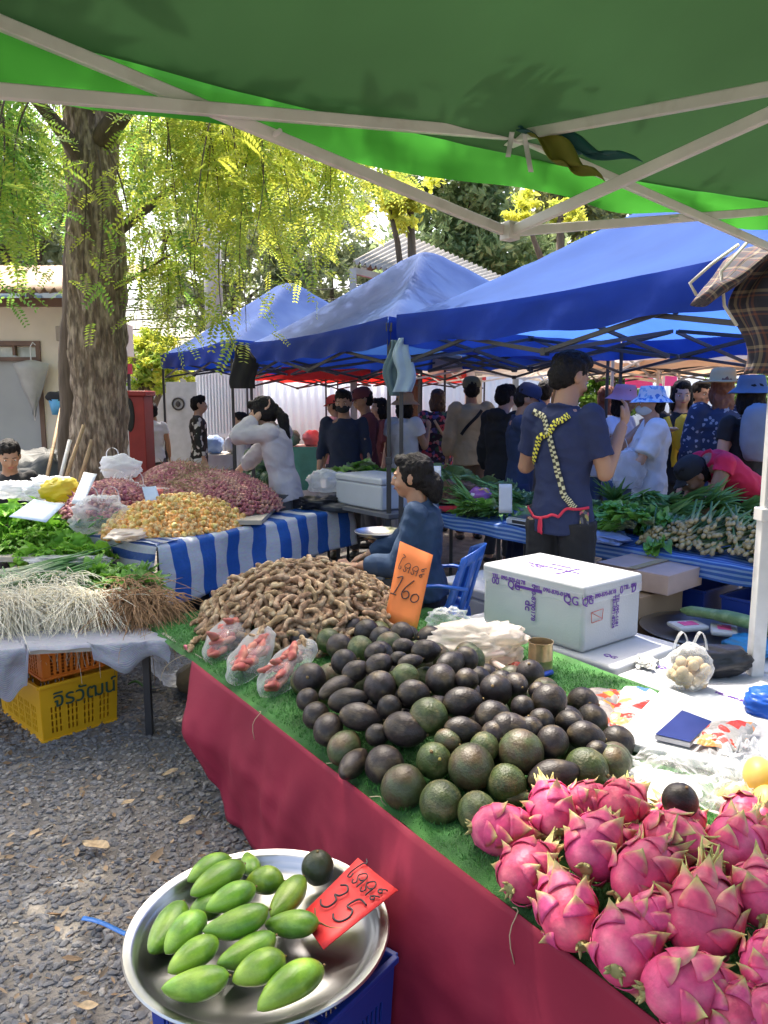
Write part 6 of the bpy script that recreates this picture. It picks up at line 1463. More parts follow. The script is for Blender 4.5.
pf = person('woman with brown bob in dark floral jacket and beige trousers seen from behind', 438, 389, 8.9, 12, m_floral, m_beigec, 'bob', 'l', hairm=m_hairb, sleeve=1.7, baggy=.02); ribbon(pf, [(-.1, -.2, 1.36 * pf['k']), (.17, -.15, .98 * pf['k'])], .03, m_beigec)
pj = person('man in tan jacket and olive cap with a black cross strap seen from behind', 472, 376, 8.4, 5, m_khaki, m_brown, 'short', 'm', hat='cap', hatm=cl('olive_cap', (.2, .19, .1)), sleeve=1.9, baggy=.02, wide=1.05); ribbon(pj, [(.11, -.2, 1.38 * pj['k']), (-.16, -.15, 1.12 * pj['k'])], .035, m_black)
person('person in black hoodie looking right behind the navy capped shopper', 503, 384, 7.1, -50, m_black, m_dgrey, 'hood', 'l', sleeve=1.9, nod=15, baggy=.02)
person('shopper in navy shirt and navy cap bending over the greens', 521, 384, 6.4, -95, cl('navy_blue', (.02, .035, .09)), m_navy, 'short', 'm', hat='cap', hatm=m_navy, nod=22, sleeve=.8, H=1.68, ra=((.02, .15, -.24), (-.02, .34, -.22)))
person('dark haired person just left of the head of the man in navy', 545, 381, 8.4, -20, m_dgrey, m_dgrey, 'short', 'm')
person('woman in white top with long reddish hair beside the grey tent leg', 607, 386, 7.6, -30, m_white, m_jean, 'long', 'l', hairm=cl('reddish_hair', (.22, .06, .03), rough=.5))
person('woman in pink hat and pale top eating beside the bucket hat', 622, 384, 6.7, -135, cl('pale_lilac', (.62, .58, .66)), m_jean, 'bob', 'm', hat='bucket', hatm=cl('pink_hat', (.6, .25, .3)), ra=((.08, .12, -.22), (-.08, .24, -.02)), nod=5)
pb_ = person('woman in blue floral bucket hat and white tee with navy strap', 655, 377, 5.9, 80, m_white, cl('pale_trousers', (.45, .38, .33)), 'short', 'l', hat='bucket', hatm=pattern_mat('blue_floral_hat', speckle((.7, .75, .8), [(.1, .25, .6), (.7, .75, .8), (.3, .5, .7)], 45), .8, coord='Object'), H=1.64, ra=((.04, .1, -.25), (-.02, .32, -.26)), la=((-.04, .12, -.24), (.02, .34, -.24)), sleeve=.8, baggy=.022, mask=mat('pale_mask', (.6, .68, .72), .8), wide=1.1)
ribbon(pb_, [(-.1, .0, 1.37 * pb_['k']), (0.06, -.2, 1.3 * pb_['k']), (.17, -.02, 1.02 * pb_['k'])], .03, m_navy)
py_ = person('dark haired woman in black with a bright yellow bag strap facing the camera', 682, 380, 6.8, 168, m_black, m_black, 'bob', 'l', sleeve=1.5, nod=8, ra=((.06, .08, -.24), (-.02, .28, -.12))); my = mat('yellow_strap', (.8, .5, .02), .6); ribbon(py_, [(.12, .05, 1.38 * py_['k']), (.06, .2, 1.15 * py_['k']), (.06, .2, .95 * py_['k'])], .05, my); ribbon(py_, [(-.12, .05, 1.38 * py_['k']), (-.02, .2, 1.2 * py_['k']), (.06, .2, 1.05 * py_['k'])], .035, my)
person('person with dark hair between the yellow strap and the straw hat', 700, 382, 7.7, -160, m_dgrey, m_dgrey, 'short', 'm')
person('woman in straw hat and dark patterned blue dress seen from behind', 724, 369, 6.2, -8, pattern_mat('dark_blue_dress', speckle((.03, .045, .1), [(.03, .045, .1), (.35, .36, .42), (.03, .045, .1), (.03, .045, .1)], 50), .8, coord='Object'), cl('dark_blue_skirt', (.03, .045, .1)), 'long', 'l', hat='straw', hatm=cl('straw', (.6, .42, .2)), hairm=cl('red_brown_hair', (.2, .07, .03), rough=.5), sleeve=1.6, baggy=.025, skirt=1)
person('person in black tee and blue grey bucket hat at the right edge', 754, 374, 5.5, 12, m_black, m_jean, 'bob', 'l', hat='bucket', hatm=cl('blue_grey_hat', (.12, .17, .25)), sleeve=.5, wide=1.1)
person('man in crimson shirt and black cap bending over the right vegetable table', 772, 440, 5.15, 96, m_redc, m_dgrey, 'short', 'd', H=1.70, loc=tuple(at(776, 400, 5.15).xy) + (0,), lean=60, sleeve=.22, hat='cap', hatm=m_black, vox=.008, la=((-.02, .10, -.26), (.04, .16, -.46)), ra=((.04, .04, -.27), (.06, .20, -.43)), nod=6)
# ------------------------------------------------------------------ price cards and small things on the near table
def card(name, label, cat, quad, m, th=.002, group=None):
    """quad: four world corners, top-left, top-right, bottom-right, bottom-left"""
    r0 = thing(name, label, cat, tuple((quad[2] + quad[3]) / 2), group); mb = MB(); n_ = (quad[1] - quad[0]).cross(quad[3] - quad[0]).normalized()
    mb.grid(6, 6, lambda u, w_: lp(lp(quad[0], quad[1], u), lp(quad[3], quad[2], u), w_) + n_ * .004 * math.sin(u * 3 + w_ * 2)); obj('board', mb, m, r0, thick=th); return r0, n_
O_ = [at(400, 541, 3.42), at(433, 555, 3.37), at(416, 634, 3.22), at(384, 622, 3.27)]
oc, n_ = card('price_card', 'orange price card reading one hundred sixty stuck in the tamarind heap', 'price card', O_, mat('orange_card', (.85, .22, .05), .7, var=.06, vs=12), .003)
def qp(Q, u, v): return lp(lp(Q[3], Q[2], u), lp(Q[0], Q[1], u), v)
OX = (O_[1] - O_[0] + O_[2] - O_[3]) / 2; OY = (O_[0] - O_[3] + O_[1] - O_[2]) / 2
TH_RO = [[(.02, 1.05), (.12, .92), (.05, .8), (.03, .3), (.07, .05), (.13, .12), (.09, .28)],]
TH_LO = [[(.0, .12), (.06, .0), (.11, .12), (.05, .26), (.01, .4), (.10, .62), (.2, .5), (.21, .1), (.22, 0)], [(.08, .3), (.15, .28), (.2, .4)]]
TH_A = [[(.0, .52), (.05, .42), (.11, .5), (.05, .6), (.02, .52), (.1, .66), (.16, .7)], [(.0, .14), (.05, .04), (.11, .12), (.05, .22), (.02, .14), (.1, .28), (.16, .32)]]
def sh_l(ls, dx, dy=0, s_=1): return [[(p[0] * s_ + dx, p[1] * s_ + dy) for p in l] for l in ls]
word = sh_l(TH_RO, -.5, -.4) + sh_l(TH_LO, -.28, -.4) + sh_l(TH_LO, .02, -.4) + sh_l(TH_A, .33, -.4)
D1 = [[(-.02, .3), (.1, .36), (.1, .9), (.06, -.0)][1:], [(.0, .72), (.1, .92), (.06, .0)], [(-.04, 0), (.16, .03)]]
D1 = [[(-.03, .80), (.12, .95), (.11, .5), (.06, 0)], [(-.04, 0), (.15, .02)]]; D6_ = [[(.2, .98), (.05, .55), (.0, .2), (.1, .0), (.22, .12), (.2, .32), (.1, .38), (.03, .25)]]; D0 = [[(.12, .42), (.02, .3), (.02, .08), (.12, .0), (.22, .12), (.22, .32), (.12, .42)]]
D3 = [[(.0, .85), (.12, .98), (.24, .85), (.2, .6), (.1, .52), (.24, .42), (.24, .12), (.1, 0), (-.02, .1)]]; D5 = [[(.32, .98), (.1, .95), (.04, .55), (.2, .58), (.28, .35), (.22, .08), (.08, 0), (-.02, .08)]]
w_c = OX.length
strokes(word, .0016, m_ink, qp(O_, .5, .74), OX, OY, w_c * .80, 'handwriting', oc, .004, .55)
strokes(sh_l(D1, -.42, -.5) + sh_l(D6_, -.14, -.5) + sh_l(D0, .16, -.5), .0026, m_ink, qp(O_, .52, .48), OX, OY, w_c * .95, 'handwriting', oc, .004, .62)
Rq = [on(358, 858, .43), on(398, 890, .43), on(324, 951, .365), on(299, 915, .365)]
rc_, n_ = card('price_card', 'red price card reading thirty five lying on the mango tray', 'price card', Rq, mat('red_card', (.72, .03, .03), .6, var=.06, vs=12), .002)
RX = (Rq[1] - Rq[0] + Rq[2] - Rq[3]) / 2; RY = (Rq[0] - Rq[3] + Rq[1] - Rq[2]) / 2; w_c = RX.length
strokes(word, .0018, m_ink, qp(Rq, .52, .83), RX, RY, w_c * .85, 'handwriting', rc_, .005, .5)
strokes(sh_l(D3, -.38, -.5) + sh_l(D5, .10, -.5), .0024, m_ink, qp(Rq, .5, .46), RX, RY, w_c * .85, 'handwriting', rc_, .005, .6)
strokes([[(-.1, .12), (.15, .0), (.3, .02), (.55, .1), (.75, .25)]], .0016, mat('stem_brown', (0, 0, 0)), qp(Rq, .25, .12), RX, RY, w_c * .8, 'scratch', rc_, .004)
Gq = [on(385, 636, .62), on(423, 628, .66), on(462, 641, .62), on(420, 650, .60)]
card('green_card', 'bright green blank card lying on top of the avocados behind the heap', 'card', [at(390, 636, 3.2), at(424, 629, 3.3), at(460, 643, 3.15), at(428, 640, 3.05)], mat('green_card', (.06, .5, .03), .5), .003)
# small white cards further back
def upcard(label, px0, py0, px1, py1, Y, m=None, tilt=.0, name='price_card'):
    card(name, label, 'card', [at(px0, py0, Y + tilt), at(px1, py0, Y + tilt), at(px1, py1, Y), at(px0, py1, Y)], m or mat('white_card', (.75, .76, .8), .6, var=.04), .003, None)
upcard('upright white card standing among the greens left of the man in navy', 499, 484, 512, 513, 4.95); upcard('white card edge behind the seated woman', 432, 466, 441, 500, 5.0)
card('price_card', 'white blue tinted card lying over the lettuce pile', 'card', [at(34, 499, 4.9), at(65, 504, 4.9), at(46, 523, 4.55), at(9, 516, 4.55)], mat('bluish_card', (.6, .7, .85), .4), .003)
card('price_card', 'small pale card stuck in the brown round fruit heap', 'card', [S(.33, .55, .97), S(.42, .52, .97), S(.40, .46, .88), S(.31, .49, .88)], mat('bluish_card', (0, 0, 0)), .003)
card('price_card', 'tall white card leaning against the shallot heap', 'card', [at(84, 472, 5.2), at(97, 474, 5.2), at(83, 506, 5.0), at(71, 503, 5.0)], mat('white_card', (0, 0, 0)), .003)
# bags
def bag(name, label, c, size, seed, m, handles=0, crumple=.18, nn=30, neck=.0):
    c = V(c); mb = MB()
    def f(u, w_):
        a = 2 * PI * w_; ph = PI * u; r_ = math.sin(ph) ** .6; d = V((math.cos(a) * r_, math.sin(a) * r_, -math.cos(ph)))
        if neck and d.z > .3: k = (d.z - .3) / .7; d.x *= 1 - neck * k; d.y *= 1 - neck * k
        n1 = nz(d * 2.2, 1, seed) * crumple * 1.6 + abs(nz(d * 5, 1, seed + 3)) * crumple * 1.1 + nz(d * 11, 1, seed + 5) * crumple * .35
        p = V((d.x * size[0], d.y * size[1], d.z * size[2])) * (1 + n1); return c + V((p.x, p.y, max(p.z, -size[2] * .97) + size[2]))
    mb.grid(nn, nn, f)
    for h in range(handles):
        s_ = (-1, 1)[h % 2]; t = c + V((s_ * size[0] * .4, 0, size[2] * 1.75)); q = [t + V((size[0] * .32 * math.cos(a), size[1] * .15 * math.sin(a * 2), size[2] * .8 * math.sin(a))) for a in [k * PI / 10 for k in range(11)]]
        o_ = len(mb.v); vs = []
        for p in q: vs += [p - V((0, .012, 0)), p + V((0, .012, .0))]
        mb.add(vs, [(2 * i, 2 * i + 1, 2 * i + 3, 2 * i + 2) for i in range(10)])
    o = obj(name, mb, m); tag(o, label, 'bag'); return o
m_wbag = clear_plastic('white_bag_plastic', (.9, .92, .95), .55, .3, 16); m_cbag = clear_plastic('thin_bag_plastic', (.95, .96, .98), .12, .12, 18, .006); m_cream_bag = clear_plastic('cream_bag_plastic', (.95, .86, .76), .72, .35, 14)
m_bbag = mat('black_bag', (.012, .012, .015), .35, bump=.8, bs=14)
p = on(478, 662, .5); bag('plastic_bag', 'big crumpled whitish plastic bag between the seated woman and the tin can', p + V((0, 0, .0)), (.19, .13, .075), 3, m_cream_bag, 0, .24, 44)
p = on(448, 640, .5); bag('plastic_bag', 'clear crumpled bag end beside the green card', p + V((0, .02, .02)), (.09, .08, .055), 8, m_cbag, 0, .25, 30)
# tin can
p = on(540, 672, .5); can = thing('tin_can', 'open brass coloured tin can on the turf beside the foam boxes', 'can', tuple(p)); mb = MB(); mb.lathe([(0, .002), (.046, .002), (.047, .0), (.048, .004), (.0465, .008), (.0465, .052), (.0475, .055), (.0465, .058), (.0465, .118), (.049, .120), (.049, .125), (.0455, .125), (.045, .12), (.045, .006), (0, .006)], 40, p); obj('tin', mb, mat('brass_tin', (.5, .38, .22), .35, metal=.85, var=.2, vs=20), can, angle=.7)
# pen
a, b = on(517, 683, .515), on(552, 672, .515); pen = thing('marker_pen', 'marker pen with blue cap lying on the turf by the tin can', 'pen', tuple(a)); mb = MB(); mb.tube([a, a.lerp(b, .5)], .0075, 12); obj('barrel', mb, mat('pen_grey', (.4, .42, .45), .4), pen); mb = MB(); mb.tube([a.lerp(b, .5), b], .0095, 12); obj('cap', mb, mat('pen_blue', (.02, .08, .5), .35), pen)
# red shallot like fruits and rolled paper
for i, (px, py) in enumerate(((506, 662), (516, 668), (499, 656))):
    mb = MB(); mb.ell(on(px, py, .525), (.026, .026, .024), n=16, m=10); jitter(mb, .006, 30, i); o = obj('red_fruit', mb, mat('red_fruit', (.4, .05, .03), .5, var=.3, vs=30)); tag(o, 'small wrinkled red fruit beside the tin can', 'fruit', 'small red fruits by the tin can')
for i, ((x0, y0), (x1_, y1_), lab, r_) in enumerate((((478, 668), (530, 694), 'rolled pale pink paper lying behind the avocado heap', .016), ((492, 662), (540, 690), 'second rolled white paper lying closer to the tin can', .013))):
    mb = MB(); mb.tube([on(x0, y0, .55), on(x1_, y1_, .54)], r_, 14); o = obj('paper_roll', mb, mat('pinkish_paper', (.75, .6, .56), .7)); tag(o, lab, 'paper roll')
# packs of printed sweets, foam lid, tablet like scale
def pillow(name, label, quad, m, h=.02, cat='packet'):
    mb = MB(); c = (quad[0] + quad[2]) / 2
    def f(u, w_, s_=1): p = lp(lp(quad[0], quad[1], u), lp(quad[3], quad[2], u), w_); return p + V((0, 0, s_ * h * (math.sin(PI * u) * math.sin(PI * w_)) ** .5 + .008 * nz((p.x, p.y, 1), 30)))
    mb.grid(18, 18, lambda u, w_: f(u, w_)); mb.grid(18, 18, lambda u, w_: f(u, w_, -.15)); o = obj(name, mb, m); tag(o, label, cat); return o
m_pack = pattern_mat('orange_printed_film', speckle((.28, .25, .23), [(.6, .08, .02), (.65, .28, .04), (.34, .3, .28), (.7, .06, .03)], 34), .25, coord='Object', bump=.6, bs=30); m_pack2 = pattern_mat('red_printed_film', speckle((.34, .33, .32), [(.6, .04, .02), (.34, .33, .32), (.8, .3, .1)], 30), .25, coord='Object', bump=.6, bs=30)
pillow('snack_packet', 'flat printed orange and white packet at the back edge of the turf', [on(590, 688, .52), on(622, 690, .52), on(612, 728, .515), on(566, 706, .515)], m_pack); pillow('snack_packet', 'flat red and clear packet between the orange one and the white slab', [on(620, 694, .52), on(664, 704, .52), on(648, 736, .52), on(604, 722, .515)], m_pack2); 
pillow('blue_film', 'crumpled clear and blue film behind the orange packet', [on(626, 686, .52), on(660, 694, .52), on(650, 704, .52), on(618, 694, .52)], pattern_mat('blue_print_film', speckle((.7, .75, .8), [(.1, .2, .6), (.7, .72, .8)], 20), .25, coord='Object'))
LQ = [on(664, 686, .54), on(800, 735, .54), on(760, 775, .54), on(612, 738, .54)]
sl = thing('foam_slab', 'thin white foam slab carrying the packets and the dark glass plate', 'foam slab', tuple((LQ[0] + LQ[2]) / 2)); mb = MB(); vs = [q for q in LQ] + [q - V((0, 0, .028)) for q in LQ]; mb.add(vs, [(3, 2, 1, 0), (4, 5, 6, 7), (0, 1, 5, 4), (1, 2, 6, 5), (2, 3, 7, 6), (3, 0, 4, 7)]); obj('slab', mb, m_foam, sl, smooth=False, bevel=.006)
gq = [on(682, 711, .565), on(712, 722, .565), on(690, 743, .56), on(655, 735, .56)]
gl = thing('glass_scale', 'dark blue glass topped scale lying on the white foam slab', 'scale', tuple((gq[0] + gq[2]) / 2)); mb = MB(); mb.add([q for q in gq] + [q - V((0, 0, .014)) for q in gq], [(3, 2, 1, 0), (4, 5, 6, 7), (0, 1, 5, 4), (1, 2, 6, 5), (2, 3, 7, 6), (3, 0, 4, 7)]); obj('body', mb, mat('grey_plastic', (.4, .4, .43), .4), gl, smooth=False)
mb = MB(); mb.add([q + V((0, 0, .003)) for q in gq], [(3, 2, 1, 0)]); obj('glass_top', mb, mat('dark_glass', (.03, .035, .12), .08, var=0), gl, smooth=False)
pillow('snack_packet', 'crumpled clear packet with red printing at the right end of the slab', [on(712, 722, .57), on(758, 724, .57), on(742, 752, .56), on(692, 744, .56)], m_pack2, .03); 
def crumple(name, label, quad, m, amp, seed, z=.0, n=46):
    mb = MB()
    def f(u, w_):
        p = lp(lp(quad[0], quad[1], u), lp(quad[3], quad[2], u), w_); k = abs(nz((u * 2, w_ * 2, 0), 2.3, seed)) + .55 * abs(nz((u, w_, 1), 9, seed)) + .25 * abs(nz((u, w_, 2), 22, seed))
        return p + V((nz((u, w_, 3), 6, seed) * .03, nz((u, w_, 4), 6, seed) * .03, z + amp * k))
    mb.grid(n, n, f); o = obj(name, mb, m); tag(o, label, 'plastic sheet'); return o
crumple('clear_plastic_sheet', 'crumpled clear plastic between the white slab and the dragon fruits', [on(640, 755, .51), on(800, 775, .51), on(800, 850, .53), on(600, 790, .52)], m_cbag, .055, 5); crumple('clear_plastic_sheet', 'clear bag film standing around the yellow mangoes', [on(715, 752, .53), on(800, 745, .55), on(800, 820, .53), on(710, 812, .52)], m_cbag, .08, 9)
crumple('white_paper_sheet', 'white paper sheet lying under the single black avocado', [on(640, 768, .505), on(700, 775, .505), on(690, 815, .505), on(596, 790, .505)], mat('white_paper', (.5, .5, .47), .8), .01, 2)
# bag of potatoes on the foam box with a black bag behind
pp_ = on(688, 688, .485); r_bag = bag('plastic_bag', 'clear bag of small potatoes standing on the closed foam box', pp_, (.085, .06, .085), 14, clear_plastic('potato_bag_plastic', body=.12, rough=.1), 2, .10, 36, .4)
pot = MB(); pot.ell((0, 0, 0), (.022, .019, .018), n=12, m=8); pot = rowinst('potato', [pot], mat('potato', (.6, .44, .25), .7, var=.15, vs=30, orand=.1), 'small pale potato inside the clear bag on the foam box', 'potato', 'potatoes in the clear bag')
for i in range(26): a_ = rr.uniform(0, 6.3); q_ = rr.random() ** .5; pot[0].put(pp_ + V((math.cos(a_) * .062 * q_, math.sin(a_) * .042 * q_, .022 + .075 * rr.random())), randrot(rr), None, None, rr.uniform(.9, 1.2))
bag('black_bag', 'black plastic bag crumpled behind the bag of potatoes', on(715, 680, .485) + V((0, .05, 0)), (.15, .07, .06), 22, m_bbag, 0, .1)
crumple('tissue', 'small crumpled white tissue on the closed foam box', [on(640, 658, .487), on(658, 662, .487), on(652, 672, .487), on(634, 668, .487)], mat('white_paper', (0, 0, 0)), .03, 7, 0, 14)
bag('blue_bag', 'bright blue plastic bag corner at the right edge beside the foam box', on(765, 710, .49) + V((.02, 0, -.03)), (.09, .07, .05), 25, mat('blue_bag', (.02, .12, .6), .35, trans=.2, bump=.5, bs=20), 0, .15)
bag('blue_bag', 'turquoise blue plastic bag beneath the wide steel tray', on(752, 655, .40), (.12, .1, .04), 26, mat('blue_bag2', (.02, .2, .45), .35), 0, .15)
mb = MB(); a, b = on(682, 610, .5), on(790, 636, .5); mb.tube([a.lerp(b, t) + V((0, 0, .02 * math.sin(t * 3))) for t in [k / 12 for k in range(13)]], [.02] + [.042] * 4 + [.05] * 6 + [.045, .02], 16, .6); o = obj('long_gourd', mb, mat('gourd_green', (.12, .22, .08), .5, var=.25, vs=14, col2=(.2, .3, .14), c2s=20)); tag(o, 'long pale green gourd lying behind the wide steel tray', 'gourd')
# blue chair of the seated woman
pc_ = pw['base']; ch = thing('plastic_chair', 'blue plastic chair behind the seated woman', 'chair', tuple(pc_)); fy = math.radians(76); Rf = rotz(fy)
def CW(x, y, z): return pc_ + Rf @ V((x, y, z))
m_chair = mat('blue_chair_plastic', (.02, .1, .45), .3, var=.05)
mb = MB(); mb.grid(14, 14, lambda u, w_: CW((u - .5) * .42, (w_ - .5) * .42 + .02, .43 - .015 * math.sin(PI * u) * math.sin(PI * w_) - .02 * (w_ > .95))); obj('seat', mb, m_chair, ch, thick=.012)
mb = MB()
def backf(u, w_):
    x = (u - .5) * .44 * (1 - .25 * w_ * w_); return CW(x, -.20 - .10 * w_ + .10 * (2 * abs(u - .5)) ** 2, .43 + w_ * .38 - .05 * (2 * u - 1) ** 2 * w_)
us = [0, .1, .2, .3, .4, .6, .7, .8, .9, 1.0]
for i in range(9):
    if i in (0, 2, 4, 6, 8): mb.grid(2, 12, lambda u, w_, i=i: backf(lp(us[i], us[i + 1], u), w_ * .98))
mb.grid(18, 3, lambda u, w_: backf(u, .84 + .18 * w_)); mb.grid(18, 2, lambda u, w_: backf(u, .0 + .14 * w_)); obj('backrest', mb, m_chair, ch, thick=.01)
for sx in (-1, 1):
    for sy in (-1, 1): mb = MB(); mb.bar(CW(sx * .18, sy * .18, .43), CW(sx * .23, sy * .23, 0), .035); obj('leg', mb, m_chair, ch, smooth=False, bevel=.006)
    mb = MB(); mb.tube([CW(sx * .21, -.24, .62), CW(sx * .24, -.1, .64), CW(sx * .24, .12, .62), CW(sx * .22, .2, .43)], .016, 10, .6); obj('armrest', mb, m_chair, ch)
# dial scale beside her
q = at(379, 600, 4.25); q.z = .0; zs = at(379, 533, 4.25).z; sca = thing('dial_scale', 'yellow dial scale with a round steel pan left of the seated woman', 'scale', (q.x, q.y, 0))
stl = MB(); stl.box((q.x, q.y, (zs - .33) / 2), (.34, .3, zs - .33)); obj('stand_box', stl, m_bluep, sca, smooth=False, bevel=.01)
mb = MB(); mb.box((q.x, q.y, zs - .22), (.2, .18, .2)); obj('housing', mb, mat('yellow_enamel', (.6, .38, .08), .4), sca, bevel=.03, bseg=3, angle=.8)
mb = MB(); M = Matrix.Rotation(PI / 2, 3, 'X') ; mb.lathe([(0, .1), (.075, .1), (.08, .095), (.08, .085)], 32, (q.x - .01, q.y, zs - .21), rotz(-.3) @ M); obj('dial_face', mb, mat('dial_white', (.65, .66, .65), .25), sca)
mb = MB(); mb.tube([(q.x, q.y, zs - .12), (q.x, q.y, zs - .02)], .02, 10); obj('post', mb, m_steel, sca); mb = MB(); mb.lathe([(0, -.02), (.08, -.018), (.125, .0), (.14, .014), (.142, .012), (.125, -.004), (.08, -.022), (0, -.024)], 40, (q.x, q.y, zs)); obj('pan', mb, m_steel, sca, angle=.8)
# white foam box and things on the table behind her
tb_ = at(350, 505, 6.2); table('market_table', 'grey table behind the seated woman carrying the white box and cabbages', 3.3, 4.1, -5.85, -4.2, .74, [(3.36, -5.7), (4.0, -5.7), (3.36, -4.3), (4.0, -4.3)], mat('dark_table', (.12, .12, .13), .6))
foam_box('white foam box on the grey table behind the seated woman', 3.35, 3.75, -4.95, -4.35, .742, .98)
for i, (px, py) in enumerate(((333, 468), (343, 462), (352, 466), (360, 459), (346, 472), (368, 464), (326, 463), (375, 458))): cho[i % 3].put(at(px, py + 6, 6.9), (rr.gauss(0, .2), rr.gauss(0, .2), rr.uniform(0, 6)), None, None, .9)
bag('tote_bag', 'dark grey flat bag on the grey table left of the white box', at(341, 512, 5.9), (.16, .1, .035), 31, mat('dark_tote', (.04, .045, .06), .6), 0, .1); bag('white_bag', 'white shopping bag slumped on the grey table behind the striped table', at(326, 492, 6.3), (.14, .1, .09), 32, m_wbag, 0, .2)
# on the striped table
bag('black_bag', 'black plastic bag lying at the right end of the striped table', S(SL - .18, .12, TZ + .015), (.15, .10, .05), 33, m_bbag, 1, .25); bag('white_bag', 'white plastic bag with a yellow fruit in it beside the black bag', S(1.28, .38, TZ + .01), (.13, .12, .06), 34, m_wbag, 0, .25)
mb = MB(); mb.ell(S(1.3, .3, TZ + .11), (.035, .03, .025), n=14, m=10); o = obj('yellow_fruit', mb, m_ymg); tag(o, 'yellow fruit on the white bag beside the hoodie woman', 'fruit')
bag('clear_bag', 'big clear plastic bag with green chillies left of the brown fruit heap', S(.05, .62, TZ + .01), (.17, .15, .12), 35, m_cbag, 2, .22, 34, .3); bag('clear_bag', 'clear plastic bag with looped handles behind the brown fruit heap', S(.5, .92, TZ + .03), (.15, .1, .13), 36, m_cbag, 2, .2, 30, .3); bag('clear_bag', 'white translucent bag lying at the front left corner of the striped table', S(.02, .3, TZ + .01), (.12, .14, .03), 37, m_cream_bag, 0, .2); bag('clear_bag', 'clear bag slumped between the shallots and the brown fruit', S(.95, .95, TZ + .03), (.14, .1, .11), 38, m_cbag, 2, .2, 30, .3)
bag('white_bag', 'white knotted plastic bag sitting on the big shallot heap', at(121, 478, 5.75), (.14, .1, .09), 39, m_wbag, 1, .2, 30, .5)
q = S(.62, .80, TZ + .16); bx = thing('plastic_tub', 'clear plastic tub of red peppers behind the brown fruit heap', 'tub', tuple(q)); mb = MB(); mb.box(q + V((0, 0, .04)), (.2, .14, .08), rotz(.5), .85); obj('tub', mb, m_cbag, bx, smooth=False, bevel=.01); mb = MB(); mb.ell(q + V((0, 0, .045)), (.085, .055, .035), rotz(.5), 16, 10); jitter(mb, .01, 40, 3); obj('peppers', mb, mat('red_pepper', (.6, .05, .02), .4, var=.3, vs=60), bx)
mb = MB(); c = at(92, 527, 5.0); mb.lathe([(0, 0), (.1, .0), (.14, .06), (.145, .06), (.105, -.005), (0, -.005)], 30, c); o = obj('green_bowl', mb, mat('green_bowl', (.03, .14, .1), .35)); tag(o, 'dark green plastic bowl in front of the small shallot heap', 'bowl')
# left stall extras
bag('yellow_bag', 'yellow plastic bag behind the lettuce pile', at(62, 502, 5.3), (.13, .1, .08), 41, mat('yellow_film', (.75, .62, .05), .4, trans=.3, bump=.5, bs=20), 0, .2)
for i, (px, py, lab) in enumerate(((38, 494, 'white translucent bag left of the yellow bag'), (12, 492, 'white translucent bag at the left edge below the seated man'), (52, 488, 'whitish crumpled bag behind the yellow bag'))): bag('white_bag', lab, at(px, py + 6, 5.5), (.14, .1, .06), 42 + i, m_wbag, 0, .25)
bag('clear_bag', 'clear plastic lying between the lettuce and the spring onions', on(70, 566, .57), (.2, .08, .03), 46, m_cbag, 0, .25)
bag('dark_bag', 'dark tarpaulin bundle slumped against the tree trunk', at(48, 492, 7.0) - V((0, 0, .5)), (.5, .3, .42), 47, mat('dark_tarp', (.035, .04, .04), .6, bump=.6, bs=8), 0, .15)
bag('clear_bag', 'clear bag of vegetable scraps on the ground under the turf table corner', on(150, 700, 0) + V((.15, .25, 0)), (.2, .16, .16), 48, m_cbag, 0, .15)
mb = MB(); c = on(160, 712, .01); mb.ell(c + V((.2, .3, .08)), (.2, .2, .09), n=20, m=10); jitter(mb, .03, 8, 4); o = obj('waste_basket', mb, mat('brown_waste', (.1, .075, .04), .8, var=.3)); tag(o, 'brown heap of trimmings on the ground behind the table leg', 'trimmings')
mb = MB(); pts = [on(128, 688, .02) + V((.02 * k, .01 * math.sin(k), .015 * math.sin(k * .8) + .02)) for k in range(8)]; mb.tube(pts, [.006, .012, .012, .011, .01, .008, .006, .002], 8, .4); o = obj('green_stalk', mb, m_dgreen); tag(o, 'fallen green stalk on the gravel under the table corner', 'stalk')
# purple bag and digital scale on the middle table
p = T(3.98, -3.97, .72); bag('purple_bag', 'purple and white printed plastic bag on the middle vegetable table', p, (.1, .09, .09), 51, pattern_mat('purple_print_film', speckle((.25, .08, .3), [(.7, .65, .7), (.25, .06, .28), (.5, .3, .1)], 18), .4, coord='Object'), 0, .12); bag('red_bag', 'flattened red plastic bag at the edge of the middle table', T(3.9, -4.2, .71), (.14, .06, .02), 52, mat('red_film', (.6, .03, .05), .4), 0, .2)
q = T(3.9, -3.42, .715); ds = thing('digital_scale', 'white digital scale at the table edge left of the man in navy', 'scale', tuple(q)); mb = MB(); mb.box(q + V((0, 0, .02)), (.2, .24, .04), rotz(YAW1)); obj('body', mb, mat('scale_white', (.6, .62, .64), .4), ds, bevel=.008, angle=.7); mb = MB(); mb.box(q + V((0, 0, .045)), (.19, .2, .006), rotz(YAW1)); obj('platform', mb, m_steel, ds, smooth=False, bevel=.003); mb = MB(); mb.box(q - E1 * .102 + V((0, 0, .022)), (.006, .12, .02), rotz(YAW1)); obj('display', mb, m_dark, ds, smooth=False)
bag('brown_root_heap', 'heap of brown roots among the cabbages on the middle table', T(4.1, -4.35, .73), (.16, .16, .09), 53, mat('brown_roots', (.16, .09, .06), .9, var=.4, vs=40, bump=1, bs=60), 0, .2)
bag('pale_film', 'pale blue plastic film at the table edge right of the man in navy', T(3.85, -2.78, .71), (.12, .22, .025), 54, mat('pale_blue_film', (.35, .45, .75), .4, trans=.3), 0, .25)
bag('shopping_bag', 'white plastic shopping bag held by the woman in the bucket hat', at(628, 486, 5.75) - V((0, 0, .02)), (.12, .08, .15), 55, m_wbag, 2, .15, 30, .4)
